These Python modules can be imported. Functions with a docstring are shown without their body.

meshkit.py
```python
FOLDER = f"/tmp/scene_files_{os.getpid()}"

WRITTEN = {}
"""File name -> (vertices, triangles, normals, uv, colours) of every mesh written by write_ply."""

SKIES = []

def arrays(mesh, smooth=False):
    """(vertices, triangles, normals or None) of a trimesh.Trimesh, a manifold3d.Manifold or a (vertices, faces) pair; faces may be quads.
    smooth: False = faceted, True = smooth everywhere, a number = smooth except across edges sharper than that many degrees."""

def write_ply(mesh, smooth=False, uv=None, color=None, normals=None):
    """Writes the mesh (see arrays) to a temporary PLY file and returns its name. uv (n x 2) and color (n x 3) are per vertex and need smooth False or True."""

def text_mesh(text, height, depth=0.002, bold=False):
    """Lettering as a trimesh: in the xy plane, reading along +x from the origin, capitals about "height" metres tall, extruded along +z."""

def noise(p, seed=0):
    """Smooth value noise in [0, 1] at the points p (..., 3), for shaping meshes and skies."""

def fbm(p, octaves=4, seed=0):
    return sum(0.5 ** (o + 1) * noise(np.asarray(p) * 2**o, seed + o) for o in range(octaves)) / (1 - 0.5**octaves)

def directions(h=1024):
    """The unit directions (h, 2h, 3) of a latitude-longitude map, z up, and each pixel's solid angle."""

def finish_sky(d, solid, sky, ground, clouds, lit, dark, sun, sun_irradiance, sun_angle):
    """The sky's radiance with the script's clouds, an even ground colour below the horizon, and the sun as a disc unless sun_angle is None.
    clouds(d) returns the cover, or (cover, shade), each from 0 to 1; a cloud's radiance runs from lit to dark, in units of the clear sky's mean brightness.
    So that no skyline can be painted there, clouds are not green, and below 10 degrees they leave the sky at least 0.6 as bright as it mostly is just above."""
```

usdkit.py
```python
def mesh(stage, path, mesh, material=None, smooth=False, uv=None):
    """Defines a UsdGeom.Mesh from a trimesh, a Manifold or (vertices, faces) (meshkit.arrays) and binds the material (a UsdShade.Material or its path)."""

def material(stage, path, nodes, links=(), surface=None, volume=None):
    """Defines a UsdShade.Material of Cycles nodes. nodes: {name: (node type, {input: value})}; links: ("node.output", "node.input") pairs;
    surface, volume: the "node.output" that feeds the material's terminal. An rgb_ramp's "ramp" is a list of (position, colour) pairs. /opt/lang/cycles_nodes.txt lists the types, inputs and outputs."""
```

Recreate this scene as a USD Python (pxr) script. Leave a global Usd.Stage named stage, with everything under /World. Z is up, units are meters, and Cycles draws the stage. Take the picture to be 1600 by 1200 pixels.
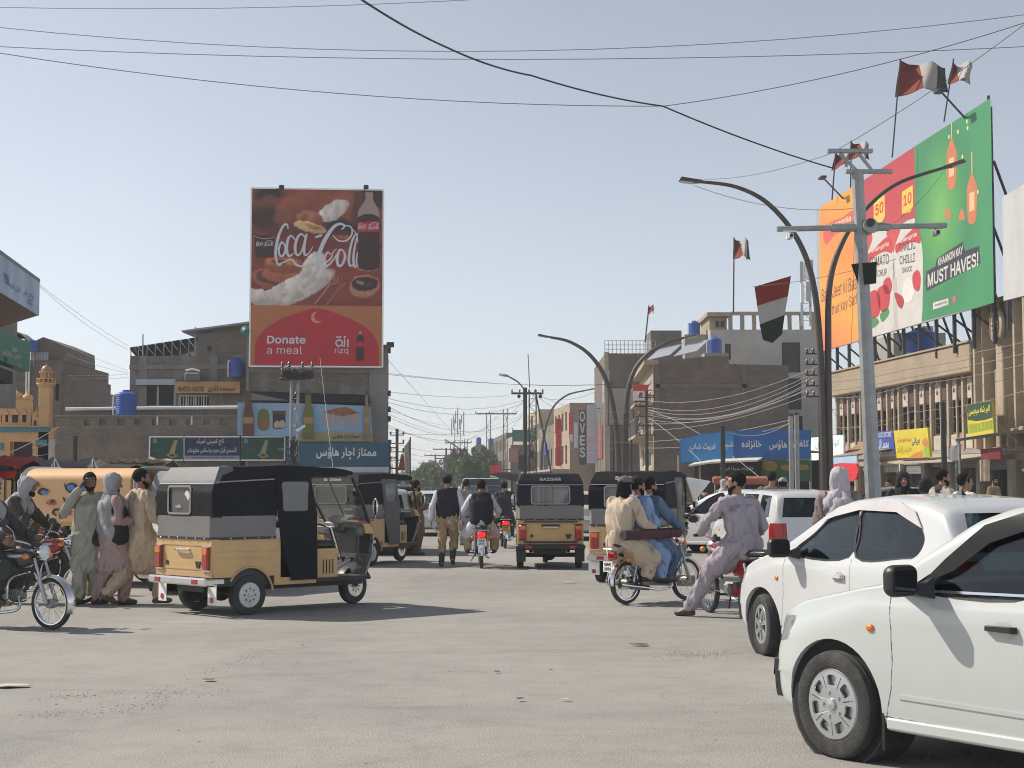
import glob, math, random
import numpy as np, trimesh
from manifold3d import Manifold, Mesh as MMesh
from shapely.geometry import Polygon, LineString, Point, MultiPoint, box as sbox
from shapely import affinity
from shapely.ops import unary_union
import meshkit, usdkit
from pxr import Usd, UsdGeom, UsdLux, UsdShade, Gf, Sdf

stage = Usd.Stage.CreateInMemory()
UsdGeom.SetStageUpAxis(stage, 'Z'); UsdGeom.SetStageMetersPerUnit(stage, 1.0)
UsdGeom.Xform.Define(stage, '/World'); UsdGeom.Scope.Define(stage, '/World/Looks')
# ---------------------------------------------------------------- camera, sky, sun
CAM_H, FPX, PITCH = 1.57, 2400.0, math.atan(160 / 2400)
EXPOSURE = 0.55
SUN_EL, SUN_AZ = math.radians(43), math.atan2(-0.94, 0.34)          # azimuth from +Y towards +X
SUN_I, SKY_S = 1.0, 0.085
cam = UsdGeom.Camera.Define(stage, '/World/camera')
cp, sp = math.cos(PITCH), math.sin(PITCH)
cam.AddTransformOp().Set(Gf.Matrix4d(1, 0, 0, 0, 0, -sp, cp, 0, 0, -cp, -sp, 0, 0, 0, CAM_H, 1))
cam.CreateHorizontalApertureAttr(36.0); cam.CreateVerticalApertureAttr(27.0)
cam.CreateFocalLengthAttr(36.0 * FPX / 1600); cam.CreateClippingRangeAttr(Gf.Vec2f(0.1, 5000))
cam.CreateExposureAttr(EXPOSURE)
sky_m = usdkit.material(stage, '/World/Looks/sky', {
    's': ('sky_texture', dict(sky_type='single_scattering', sun_disc=False, sun_elevation=SUN_EL, sun_rotation=SUN_AZ % (2 * math.pi), altitude=1600.0, air_density=1.0, aerosol_density=1.6, ozone_density=1.2)),
    'h': ('hsv', dict(saturation=.47, value=1.06)), 'g': ('texture_coordinate', {}), 'n': ('noise_texture', dict(scale=2.6, detail=5.0, roughness=.55, distortion=.4)), 'r': ('rgb_ramp', dict(ramp=[(.3, (.955, .96, .97)), (.7, (1.045, 1.04, 1.03))])), 'm': ('mix', dict(mix_type='multiply', fac=1.0)), 'b': ('background_shader', dict(strength=SKY_S))}, [('s.color', 'h.color'), ('g.generated', 'n.vector'), ('n.fac', 'r.fac'), ('h.color', 'm.color1'), ('r.color', 'm.color2'), ('m.color', 'b.color')], surface='b.background')
dome = UsdLux.DomeLight.Define(stage, '/World/sky')
UsdShade.MaterialBindingAPI.Apply(dome.GetPrim()).Bind(sky_m)
dome.GetPrim().SetCustomDataByKey('kind', 'structure')
sun = UsdLux.DistantLight.Define(stage, '/World/sun')
sun.CreateIntensityAttr(SUN_I); sun.CreateAngleAttr(0.53); sun.CreateNormalizeAttr(True); sun.CreateColorAttr(Gf.Vec3f(1.0, 0.93, 0.83))
_s = np.array([math.sin(SUN_AZ) * math.cos(SUN_EL), math.cos(SUN_AZ) * math.cos(SUN_EL), math.sin(SUN_EL)])
_x = np.cross([0, 0, 1.0], _s); _x /= np.linalg.norm(_x); _y = np.cross(_s, _x)
sun.AddTransformOp().Set(Gf.Matrix4d(*_x, 0, *_y, 0, *_s, 0, 0, 0, 0, 1))
# ---------------------------------------------------------------- pixel (of the 1600 x 1200 photograph) to world
CAMP = np.array([0, 0, CAM_H])
def ray(px, py):
    a, b = px - 800.0, 600.0 - py
    return np.array([a, FPX * cp - b * sp, FPX * sp + b * cp])
def P(px, py, Y):
    r = ray(px, py); return CAMP + r * (Y / r[1])
def G(px, py, z=0.0):
    r = ray(px, py); return CAMP + r * ((z - CAM_H) / r[2])
def K(y): return FPX * 1.57 / (y - 760.0)                           # depth of a ground point seen at row y
class Plane:
    """An upright plane: local x along it, z up, facing local -y."""
    def __init__(s, a, b):
        s.o = np.array([a[0], a[1], 0.0]); d = np.array(b, float)[:2] - np.array(a, float)[:2]
        s.len = float(np.linalg.norm(d)); s.u = np.array([*(d / s.len), 0.0]); s.n = np.array([s.u[1], -s.u[0], 0.0]); s.rot = math.atan2(d[1], d[0])
    @staticmethod
    def px(xa, Ya, xb, Yb): return Plane(P(xa, 760, Ya), P(xb, 760, Yb))
    def at(s, px, py, off=0.0):
        r = ray(px, py); o = s.o + s.n * off
        p = CAMP + r * (np.dot(o - CAMP, s.n) / np.dot(r, s.n))
        return np.array([np.dot(p - s.o, s.u), p[2]])
    def poly(s, pts, smooth=0, off=0.0):
        q = np.array([s.at(*p, off) for p in pts])
        return Polygon(spline(q, smooth, True) if smooth else q).buffer(0)
    def rect(s, x0, y0, x1, y1, off=0.0):
        a, b = s.at(x0, y1, off), s.at(x1, y0, off); return (min(a[0], b[0]), max(a[0], b[0]), min(a[1], b[1]), max(a[1], b[1]))
    def world(s, x, y, z): return s.o + s.u * x - s.n * y + np.array([0, 0, z])
# ---------------------------------------------------------------- shapes
def spline(p, n=8, closed=False):
    p = np.asarray(p, float); out = []; N = len(p)
    for i in range(N if closed else N - 1):
        g = (lambda k: p[k % N]) if closed else (lambda k: p[min(max(k, 0), N - 1)])
        a, b, c, d = g(i - 1), g(i), g(i + 1), g(i + 2)
        for t in np.arange(n) / n:
            out.append(0.5 * (2 * b + (c - a) * t + (2 * a - 5 * b + 4 * c - d) * t * t + (3 * b - a - 3 * c + d) * t ** 3))
    if not closed: out.append(p[-1])
    return np.array(out)
def tm(v, f): return trimesh.Trimesh(np.asarray(v, float), np.asarray(f, int), process=False)
def cat(*ms):
    ms = [x for m in ms for x in (m if isinstance(m, (list, tuple)) else [m])]
    return trimesh.util.concatenate(ms) if len(ms) > 1 else ms[0]
def man(m):
    m = m.copy(); m.merge_vertices()
    return Manifold(MMesh(np.asarray(m.vertices, np.float32), np.asarray(m.faces, np.uint32)))
def unman(M):
    m = M.to_mesh(); return tm(np.array(m.vert_properties[:, :3]), np.array(m.tri_verts))
def hull(pts): return unman(Manifold.hull_points(np.asarray(pts, float)))
def bx(x0, x1, y0, y1, z0, z1, c=0.0):
    if c <= 0:
        v = [(x, y, z) for x in (x0, x1) for y in (y0, y1) for z in (z0, z1)]
        return tm(v, [(0, 1, 3), (0, 3, 2), (4, 6, 7), (4, 7, 5), (0, 4, 5), (0, 5, 1), (2, 3, 7), (2, 7, 6), (0, 2, 6), (0, 6, 4), (1, 5, 7), (1, 7, 3)])
    P_ = []
    for x, sx in ((x0, 1), (x1, -1)):
        for y, sy in ((y0, 1), (y1, -1)):
            for z, sz in ((z0, 1), (z1, -1)):
                P_ += [(x + sx * c, y + sy * c, z), (x + sx * c, y, z + sz * c), (x, y + sy * c, z + sz * c)]
    return hull(P_)
def tube(pts, r, sides=8, cap=True):
    p = np.asarray(pts, float); n = len(p); r = np.broadcast_to(np.asarray(r, float), (n,))
    t = np.gradient(p, axis=0); t /= np.linalg.norm(t, axis=1, keepdims=True) + 1e-12
    a = np.cross(t[0], [0, 0, 1.0] if abs(t[0][2]) < .9 else [1.0, 0, 0]); A = []
    for i in range(n):
        a = a - t[i] * np.dot(a, t[i]); a = a / (np.linalg.norm(a) + 1e-12); A.append(a)
    A = np.array(A); B = np.cross(t, A); g = np.arange(sides) * 2 * np.pi / sides
    v = (p[:, None] + r[:, None, None] * (np.cos(g)[None, :, None] * A[:, None] + np.sin(g)[None, :, None] * B[:, None])).reshape(-1, 3)
    return tm(*strip(v, n, sides, cap))
def strip(v, n, m, cap=True):
    v = np.asarray(v, float).reshape(-1, 3)
    i, j = np.meshgrid(np.arange(n - 1), np.arange(m), indexing='ij')
    a, b = i * m + j, i * m + (j + 1) % m
    f = np.vstack([np.stack([a, b, b + m], -1).reshape(-1, 3), np.stack([a, b + m, a + m], -1).reshape(-1, 3)])
    if cap:
        k = len(v); v = np.vstack([v, v[:m].mean(0), v[(n - 1) * m:n * m].mean(0)]); jj = np.arange(m); j2 = (jj + 1) % m; e = (n - 1) * m
        f = np.vstack([f, np.stack([j2, jj, np.full(m, k)], -1), np.stack([e + jj, e + j2, np.full(m, k + 1)], -1)])
    return v, f
def loft(rings, cap=True):
    R = np.asarray(rings, float); m = tm(*strip(R, R.shape[0], R.shape[1], cap))
    if m.volume < 0: m.invert()
    return m
def lathe(prof, n=24, axis='z', at=(0, 0, 0)):
    pr = np.asarray(prof, float); g = np.arange(n) * 2 * np.pi / n
    R = np.stack([np.stack([r * np.cos(g), r * np.sin(g), np.full(n, z)], -1) for r, z in pr])
    m = tm(*strip(R, len(pr), n, True))
    if m.volume < 0: m.invert()
    v = m.vertices
    if axis == 'x': v = v[:, [2, 0, 1]]
    if axis == 'y': v = v[:, [1, 2, 0]]
    return tm(v + np.asarray(at, float), m.faces)
def cyl(a, b, r, r2=None, n=12): return tube([a, b], [r, r if r2 is None else r2], n)
def ball(c, r, s=(1, 1, 1), sub=2):
    m = trimesh.creation.icosphere(sub, 1.0); return tm(m.vertices * np.asarray(s) * r + np.asarray(c, float), m.faces)
def geoms(p): return [g for g in getattr(p, 'geoms', [p]) if g.geom_type == 'Polygon' and g.area > 1e-9]
def ext(poly, a, b, axis='y'):
    out = []
    for g in geoms(poly):
        m = trimesh.creation.extrude_polygon(g, b - a, engine='earcut'); v, f = np.array(m.vertices), np.array(m.faces); v[:, 2] += a
        if axis == 'y': v = v[:, [0, 2, 1]]; f = f[:, ::-1]
        if axis == 'x': v = v[:, [2, 0, 1]]
        out.append(tm(v, f))
    return cat(*out)
def turn(m, ang, about=(0, 0, 0), axis=(0, 0, 1)):
    M = trimesh.transformations.rotation_matrix(ang, axis, about); return tm(trimesh.transform_points(m.vertices, M), m.faces)
def move(m, d): return tm(m.vertices + np.asarray(d, float), m.faces)
def mirror(m): return tm(m.vertices * [-1, 1, 1], m.faces[:, ::-1])
def quad(a, b, c, d, th=0.004):
    a, b, c, d = [np.asarray(q, float) for q in (a, b, c, d)]; n = np.cross(b - a, d - a); n = n / np.linalg.norm(n) * th / 2
    return hull([q + s * n for q in (a, b, c, d) for s in (-1, 1)])
def brush(pts, w, n=6):
    p = spline(pts, n); ww = np.interp(np.linspace(0, 1, len(p)), np.linspace(0, 1, len(np.atleast_1d(w))), np.atleast_1d(w)) / 2
    return unary_union([unary_union([Point(a).buffer(x, 6), Point(b).buffer(y, 6)]).convex_hull for a, b, x, y in zip(p[:-1], p[1:], ww[:-1], ww[1:])])
# ---------------------------------------------------------------- lettering
_FD = glob.glob('/opt/blender-*/*/datafiles/fonts')[0]
_FONT = {}
def raster_poly(text, kind='latin', bold=False):
    from PIL import Image, ImageDraw, ImageFont
    if kind not in _FONT:
        f = ImageFont.truetype(_FD + ('/Inter.woff2' if kind == 'latin' else '/NotoSansArabic-VariableFont_wdth,wght.woff2'), 72)
        if kind != 'latin': f.set_variation_by_axes([700, 100])
        _FONT[kind] = f
    f = _FONT[kind]; st = int(bold) * 2
    x0, y0, x1, y1 = f.getbbox(text, anchor='ls', stroke_width=st)
    im = Image.new('L', (int(x1 - x0) + 12, int(y1 - y0) + 12)); ImageDraw.Draw(im).text((6 - x0, 6 - y0), text, 255, f, anchor='ls', stroke_width=st)
    on = np.pad(np.asarray(im) > 127, ((0, 0), (1, 1))).astype(np.int8)
    rows, s = np.nonzero(np.diff(on, axis=1) == 1); e = np.nonzero(np.diff(on, axis=1) == -1)[1]
    return unary_union([sbox(a, -r - 1, b, -r) for a, b, r in zip(s, e, rows)]).buffer(0.6).buffer(-0.6).simplify(0.6)
_AR = {}                                                             # letter: (isolated, final, initial, medial)
for ch, base, n in [('ا', 0xFE8D, 2), ('ب', 0xFE8F, 4), ('پ', 0xFB56, 4), ('ت', 0xFE95, 4), ('ج', 0xFE9D, 4), ('چ', 0xFB7A, 4), ('ح', 0xFEA1, 4), ('خ', 0xFEA5, 4), ('د', 0xFEA9, 2), ('ذ', 0xFEAB, 2), ('ر', 0xFEAD, 2),
                    ('ز', 0xFEAF, 2), ('س', 0xFEB1, 4), ('ش', 0xFEB5, 4), ('ط', 0xFEC1, 4), ('ع', 0xFEC9, 4), ('ف', 0xFED1, 4), ('ق', 0xFED5, 4), ('ک', 0xFB8E, 4), ('گ', 0xFB92, 4), ('ل', 0xFEDD, 4), ('م', 0xFEE1, 4), ('ن', 0xFEE5, 4),
                    ('و', 0xFEED, 2), ('ؤ', 0xFE85, 2), ('ہ', 0xFBA6, 4), ('ھ', 0xFBAA, 4), ('ی', 0xFBFC, 4), ('ے', 0xFBAE, 2), ('ٹ', 0xFB66, 4), ('ئ', 0xFE89, 4)]:
    _AR[ch] = (base, base + 1, base + 2 if n == 4 else base, base + 3 if n == 4 else base + 1, n == 4)
def shape_ar(t):
    out = []
    for i, c in enumerate(t):
        if c not in _AR: out.append(c); continue
        pv = i > 0 and t[i - 1] in _AR and _AR[t[i - 1]][4]; nx = i + 1 < len(t) and t[i + 1] in _AR and _AR[c][4]
        out.append(chr(_AR[c][3 if pv and nx else 1 if pv else 2 if nx else 0]))
    return ''.join(reversed(out))
def text_poly(t, kind='latin', bold=False): return raster_poly(shape_ar(t) if kind == 'ar' else t, kind, bold)
def fit(poly, bl, br, tl):
    """Maps a polygon's box to the parallelogram bl, br, tl."""
    bl, br, tl = map(np.asarray, (bl, br, tl)); x0, y0, x1, y1 = poly.bounds
    ux, uy = (br - bl) / (x1 - x0), (tl - bl) / (y1 - y0); o = bl - ux * x0 - uy * y0
    return affinity.affine_transform(poly, [ux[0], uy[0], ux[1], uy[1], o[0], o[1]])
def tpx(pl, t, bl, br, tl, kind='latin', bold=False, off=0.0): return fit(text_poly(t, kind, bold), pl.at(*bl, off), pl.at(*br, off), pl.at(*tl, off))
# ---------------------------------------------------------------- materials
_M = {}
def lin(c): return tuple((x / 12.92 if x <= .04045 else ((x + .055) / 1.055) ** 2.4) for x in (np.asarray(c, float) / 255))
def mat(name, col, rough=0.7, metal=0.0, var=0.12, scale=4.0, bump=0.0, bscale=40.0, coat=0.0, dirt=None, spec=0.5, trans=0.0, stretch=None):
    """Principled material with mottled tone; dirt = (colour, amount)."""
    if name in _M: return _M[name]
    col = np.asarray(col, float); n = {'g': ('texture_coordinate', {}), 'p': ('principled_bsdf', dict(roughness=rough, metallic=metal, coat_weight=coat, specular_ior_level=spec))}; L = []
    src = 'g.object'
    if stretch: n['mp'] = ('mapping', dict(scale=stretch)); L.append((src, 'mp.vector')); src = 'mp.vector'
    n['n'] = ('noise_texture', dict(scale=scale, detail=5.0, roughness=0.6)); L.append((src, 'n.vector'))
    n['r'] = ('rgb_ramp', dict(ramp=[(0.25, tuple(col * (1 - var))), (0.5, tuple(col)), (0.78, tuple(np.minimum(col * (1 + var), 1)))])); L.append(('n.fac', 'r.fac')); out = 'r.color'
    if dirt:
        n['d'] = ('noise_texture', dict(scale=scale * 0.35, detail=8.0, roughness=0.7)); L.append((src, 'd.vector'))
        n['dr'] = ('map_range', dict(from_min=0.48, from_max=0.72, to_min=0.0, to_max=dirt[1], clamp=True)); L.append(('d.fac', 'dr.value'))
        n['dm'] = ('mix', dict(color2=dirt[0])); L += [('dr.result', 'dm.fac'), (out, 'dm.color1')]; out = 'dm.color'
    L.append((out, 'p.base_color')); surf = 'p.BSDF'
    if bump:
        n['bn'] = ('noise_texture', dict(scale=bscale, detail=4.0)); n['b'] = ('bump', dict(strength=bump, distance=0.02)); L += [(src, 'bn.vector'), ('bn.fac', 'b.height'), ('b.normal', 'p.normal')]
    if trans:
        n['t'] = ('translucent_bsdf', {}); n['mx'] = ('mix_closure', dict(fac=trans)); L += [(out, 't.color'), ('p.BSDF', 'mx.closure1'), ('t.BSDF', 'mx.closure2')]; surf = 'mx.closure'
    _M[name] = usdkit.material(stage, '/World/Looks/' + name, n, L, surface=surf); return _M[name]
def brick_mat(name, c1, c2, mortar, w=0.24, h=0.085, plaster=None):
    if name in _M: return _M[name]
    n = {'g': ('texture_coordinate', {}), 's': ('separate_xyz', {}), 'a': ('math', dict(math_type='add')), 'c': ('combine_xyz', {}),
         'k': ('brick_texture', dict(scale=1.0, brick_width=w, row_height=h, mortar_size=0.014, mortar_smooth=0.3, bias=-0.2, color1=c1, color2=c2, mortar=mortar)),
         'n': ('noise_texture', dict(scale=0.9, detail=8.0, roughness=0.7)), 'nr': ('rgb_ramp', dict(ramp=[(0.3, (.62, .62, .62)), (0.7, (1.2, 1.17, 1.12))])), 'm': ('mix', dict(mix_type='multiply', fac=1.0)),
         'b': ('bump', dict(strength=0.7, distance=0.02, invert=True)), 'p': ('principled_bsdf', dict(roughness=0.9))}
    L = [('g.object', 's.vector'), ('s.x', 'a.value1'), ('s.y', 'a.value2'), ('a.value', 'c.x'), ('s.z', 'c.y'), ('c.vector', 'k.vector'), ('g.object', 'n.vector'), ('n.fac', 'nr.fac'), ('k.color', 'm.color1'), ('nr.color', 'm.color2'),
         ('k.fac', 'b.height'), ('b.normal', 'p.normal')]
    out = 'm.color'
    if plaster:
        n['pn'] = ('noise_texture', dict(scale=0.55, detail=9.0, roughness=0.65)); n['pr'] = ('map_range', dict(from_min=0.5, from_max=0.56, clamp=True)); n['pm'] = ('mix', dict(color2=plaster))
        L += [('g.object', 'pn.vector'), ('pn.fac', 'pr.value'), ('pr.result', 'pm.fac'), (out, 'pm.color1')]; out = 'pm.color'
    L.append((out, 'p.base_color'))
    _M[name] = usdkit.material(stage, '/World/Looks/' + name, n, L, surface='p.BSDF'); return _M[name]
def pane_mat(name, tint, gloss=0.04, rough=0.02):
    if name in _M: return _M[name]
    _M[name] = usdkit.material(stage, '/World/Looks/' + name, {'t': ('transparent_bsdf', dict(color=tint)), 'g': ('glossy_bsdf', dict(color=(1, 1, 1), roughness=rough)), 'f': ('layer_weight', dict(blend=.5)), 'q': ('math', dict(math_type='power', value2=4.0)), 'k': ('math', dict(math_type='multiply_add', value2=.7, value3=gloss)), 'm': ('mix_closure', {})},
                               [('f.facing', 'q.value1'), ('q.value', 'k.value1'), ('k.value', 'm.fac'), ('t.BSDF', 'm.closure1'), ('g.BSDF', 'm.closure2')], surface='m.closure'); return _M[name]
def milky_mat(name, col, fac):
    if name in _M: return _M[name]
    _M[name] = usdkit.material(stage, '/World/Looks/' + name, {'t': ('transparent_bsdf', {}), 'p': ('principled_bsdf', dict(base_color=col, roughness=.28)), 'm': ('mix_closure', dict(fac=fac))}, [('t.BSDF', 'm.closure1'), ('p.BSDF', 'm.closure2')], surface='m.closure'); return _M[name]
def glow_mat(name, col, strength):
    if name in _M: return _M[name]
    _M[name] = usdkit.material(stage, '/World/Looks/' + name, {'p': ('principled_bsdf', dict(base_color=col, roughness=0.3, emission_color=col, emission_strength=strength))}, [], surface='p.BSDF'); return _M[name]
def vcol_mat(name, rough=0.6):
    if name in _M: return _M[name]
    _M[name] = usdkit.material(stage, '/World/Looks/' + name, {'a': ('attribute', dict(attribute='displayColor')), 'p': ('principled_bsdf', dict(roughness=rough))}, [('a.color', 'p.base_color')], surface='p.BSDF'); return _M[name]
# ---------------------------------------------------------------- prims
_used = {}
def fresh(parent, name):
    k = (parent, name); c = _used.get(k, 0); _used[k] = c + 1
    return f'{parent}/{name}' + (f'_{c:03d}' if c else '')
def meta(prim, label=None, category=None, group=None, kind=None):
    for k, v in (('label', label), ('category', category), ('group', group), ('kind', kind)):
        if v: prim.SetCustomDataByKey(k, v)
def thing(name, label, category, loc=(0, 0, 0), rot=0.0, group=None):
    p = fresh('/World', name); x = UsdGeom.Xform.Define(stage, p); x.AddTranslateOp().Set(Gf.Vec3d(*map(float, loc))); x.AddRotateZOp().Set(math.degrees(rot))
    meta(x.GetPrim(), label, category, group); return p
def part(parent, name, mesh, m, smooth=30, label=None, kind=None):
    p = fresh(parent, name); r = usdkit.mesh(stage, p, mesh, m, smooth); meta(r.GetPrim(), label, None, None, kind); return p
def solo(name, label, category, mesh, m, smooth=30, group=None, kind=None):
    """A thing that is one mesh, given in world coordinates; its prim stands at the middle of its foot."""
    v = np.asarray(mesh.vertices); o = np.array([v[:, 0].mean(), v[:, 1].mean(), v[:, 2].min()])
    p = fresh('/World', name); r = usdkit.mesh(stage, p, tm(v - o, mesh.faces), m, smooth); r.AddTranslateOp().Set(Gf.Vec3d(*map(float, o))); meta(r.GetPrim(), label, category, group, kind); return p
def setting(name, mesh, m, smooth=False, parent='/World'):
    p = fresh(parent, name); r = usdkit.mesh(stage, p, mesh, m, smooth)
    if parent == '/World': meta(r.GetPrim(), kind='structure')
    return p
def dup(src, name, label, category, loc, rot=0.0, group=None):
    p = thing(name, label, category, loc, rot, group); pr = stage.GetPrimAtPath(p)
    pr.GetReferences().AddInternalReference(src); pr.SetInstanceable(True); return p
def colour_grid(parent, name, pl_rect, fn, nx, nz, y, m):
    """A printed sheet whose inks vary smoothly: one colour per vertex. fn(u, v) -> linear rgb, u and v from 0 to 1."""
    x0, x1, z0, z1 = pl_rect; U, V = np.meshgrid(np.linspace(0, 1, nx), np.linspace(0, 1, nz), indexing='xy')
    v = np.stack([x0 + U * (x1 - x0), np.full(U.shape, y), z0 + V * (z1 - z0)], -1).reshape(-1, 3)
    i, j = np.meshgrid(np.arange(nz - 1), np.arange(nx - 1), indexing='ij'); a = (i * nx + j).ravel()
    f = np.vstack([np.stack([a, a + 1, a + nx + 1], -1), np.stack([a, a + nx + 1, a + nx], -1)])
    p = fresh(parent, name); r = usdkit.mesh(stage, p, tm(v, f), m)
    c = np.asarray(fn(U, V), np.float32).reshape(-1, 3)
    UsdGeom.PrimvarsAPI(r).CreatePrimvar('displayColor', Sdf.ValueTypeNames.Color3fArray, 'vertex').Set(c); return p
def sheet(pl, poly, y, th=0.004): return ext(poly, y - th, y, 'y')
rng = np.random.default_rng(7)
# ================================================================ materials in use
BLACK = mat('black_rubber', (.018, .018, .019), .85, var=.25, scale=9, bump=.15)
DARK = mat('dark_metal', (.035, .035, .037), .5, .4, var=.3, scale=6)
CHROME = mat('chrome', (.75, .75, .76), .12, 1.0, var=.06, scale=8)
STEEL = mat('dull_steel', (.42, .43, .44), .38, .9, var=.15, scale=8)
GALV = mat('galvanised_steel', (.30, .31, .31), .55, .5, var=.18, scale=5, dirt=((.16, .12, .09), .4))
POLEM = mat('lamp_pole_paint', (.055, .045, .04), .55, .2, var=.25, scale=4, dirt=((.16, .10, .06), .5))
CONC = mat('concrete', (.30, .275, .24), .9, var=.18, scale=1.1, bump=.3, bscale=12, dirt=((.16, .14, .12), .6))
CONCD = mat('grey_concrete', (.20, .19, .175), .9, var=.22, scale=1.0, bump=.3, bscale=10, dirt=((.11, .10, .09), .6))
CREAM = mat('cream_plaster', (.37, .30, .21), .85, var=.14, scale=1.2, bump=.15, bscale=14, dirt=((.17, .125, .09), .65))
CREAM2 = mat('sandy_plaster', (.31, .24, .165), .88, var=.16, scale=1.0, bump=.2, bscale=12, dirt=((.20, .15, .10), .6))
OCHRE = mat('ochre_paint', (.56, .33, .15), .8, var=.1, scale=1.5, dirt=((.34, .2, .11), .4))
TEALP = mat('teal_paint', (.06, .20, .22), .7, var=.15, scale=2, dirt=((.1, .12, .11), .4))
WHITE = mat('white_paint', (.76, .76, .74), .6, var=.06, scale=2.5, dirt=((.5, .46, .4), .45))
PRINTW = mat('white_print', (.60, .60, .59), .55, var=.04, scale=3)
MAROON = mat('maroon_paint', (.085, .042, .038), .7, var=.25, scale=2)
BLUET = mat('blue_tank_plastic', (.022, .085, .36), .42, var=.10, scale=2, dirt=((.12, .17, .33), .35))
WOOD = mat('old_timber', (.30, .19, .105), .85, var=.25, scale=3, stretch=(1, 1, 8), bump=.3, bscale=20)
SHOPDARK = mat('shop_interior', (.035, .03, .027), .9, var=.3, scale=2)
BRICK_A = brick_mat('brown_brick', (.225, .172, .132), (.165, .128, .10), (.205, .18, .15))
BRICK_B = brick_mat('dark_brick', (.155, .122, .097), (.112, .09, .073), (.145, .127, .108))
BRICK_C = brick_mat('patched_brick', (.20, .158, .124), (.145, .115, .092), (.18, .16, .135), plaster=(.21, .195, .17))
PANE = pane_mat('window_pane', (.25, .28, .28))
DPANE = pane_mat('dark_window_pane', (.10, .11, .12))
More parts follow.
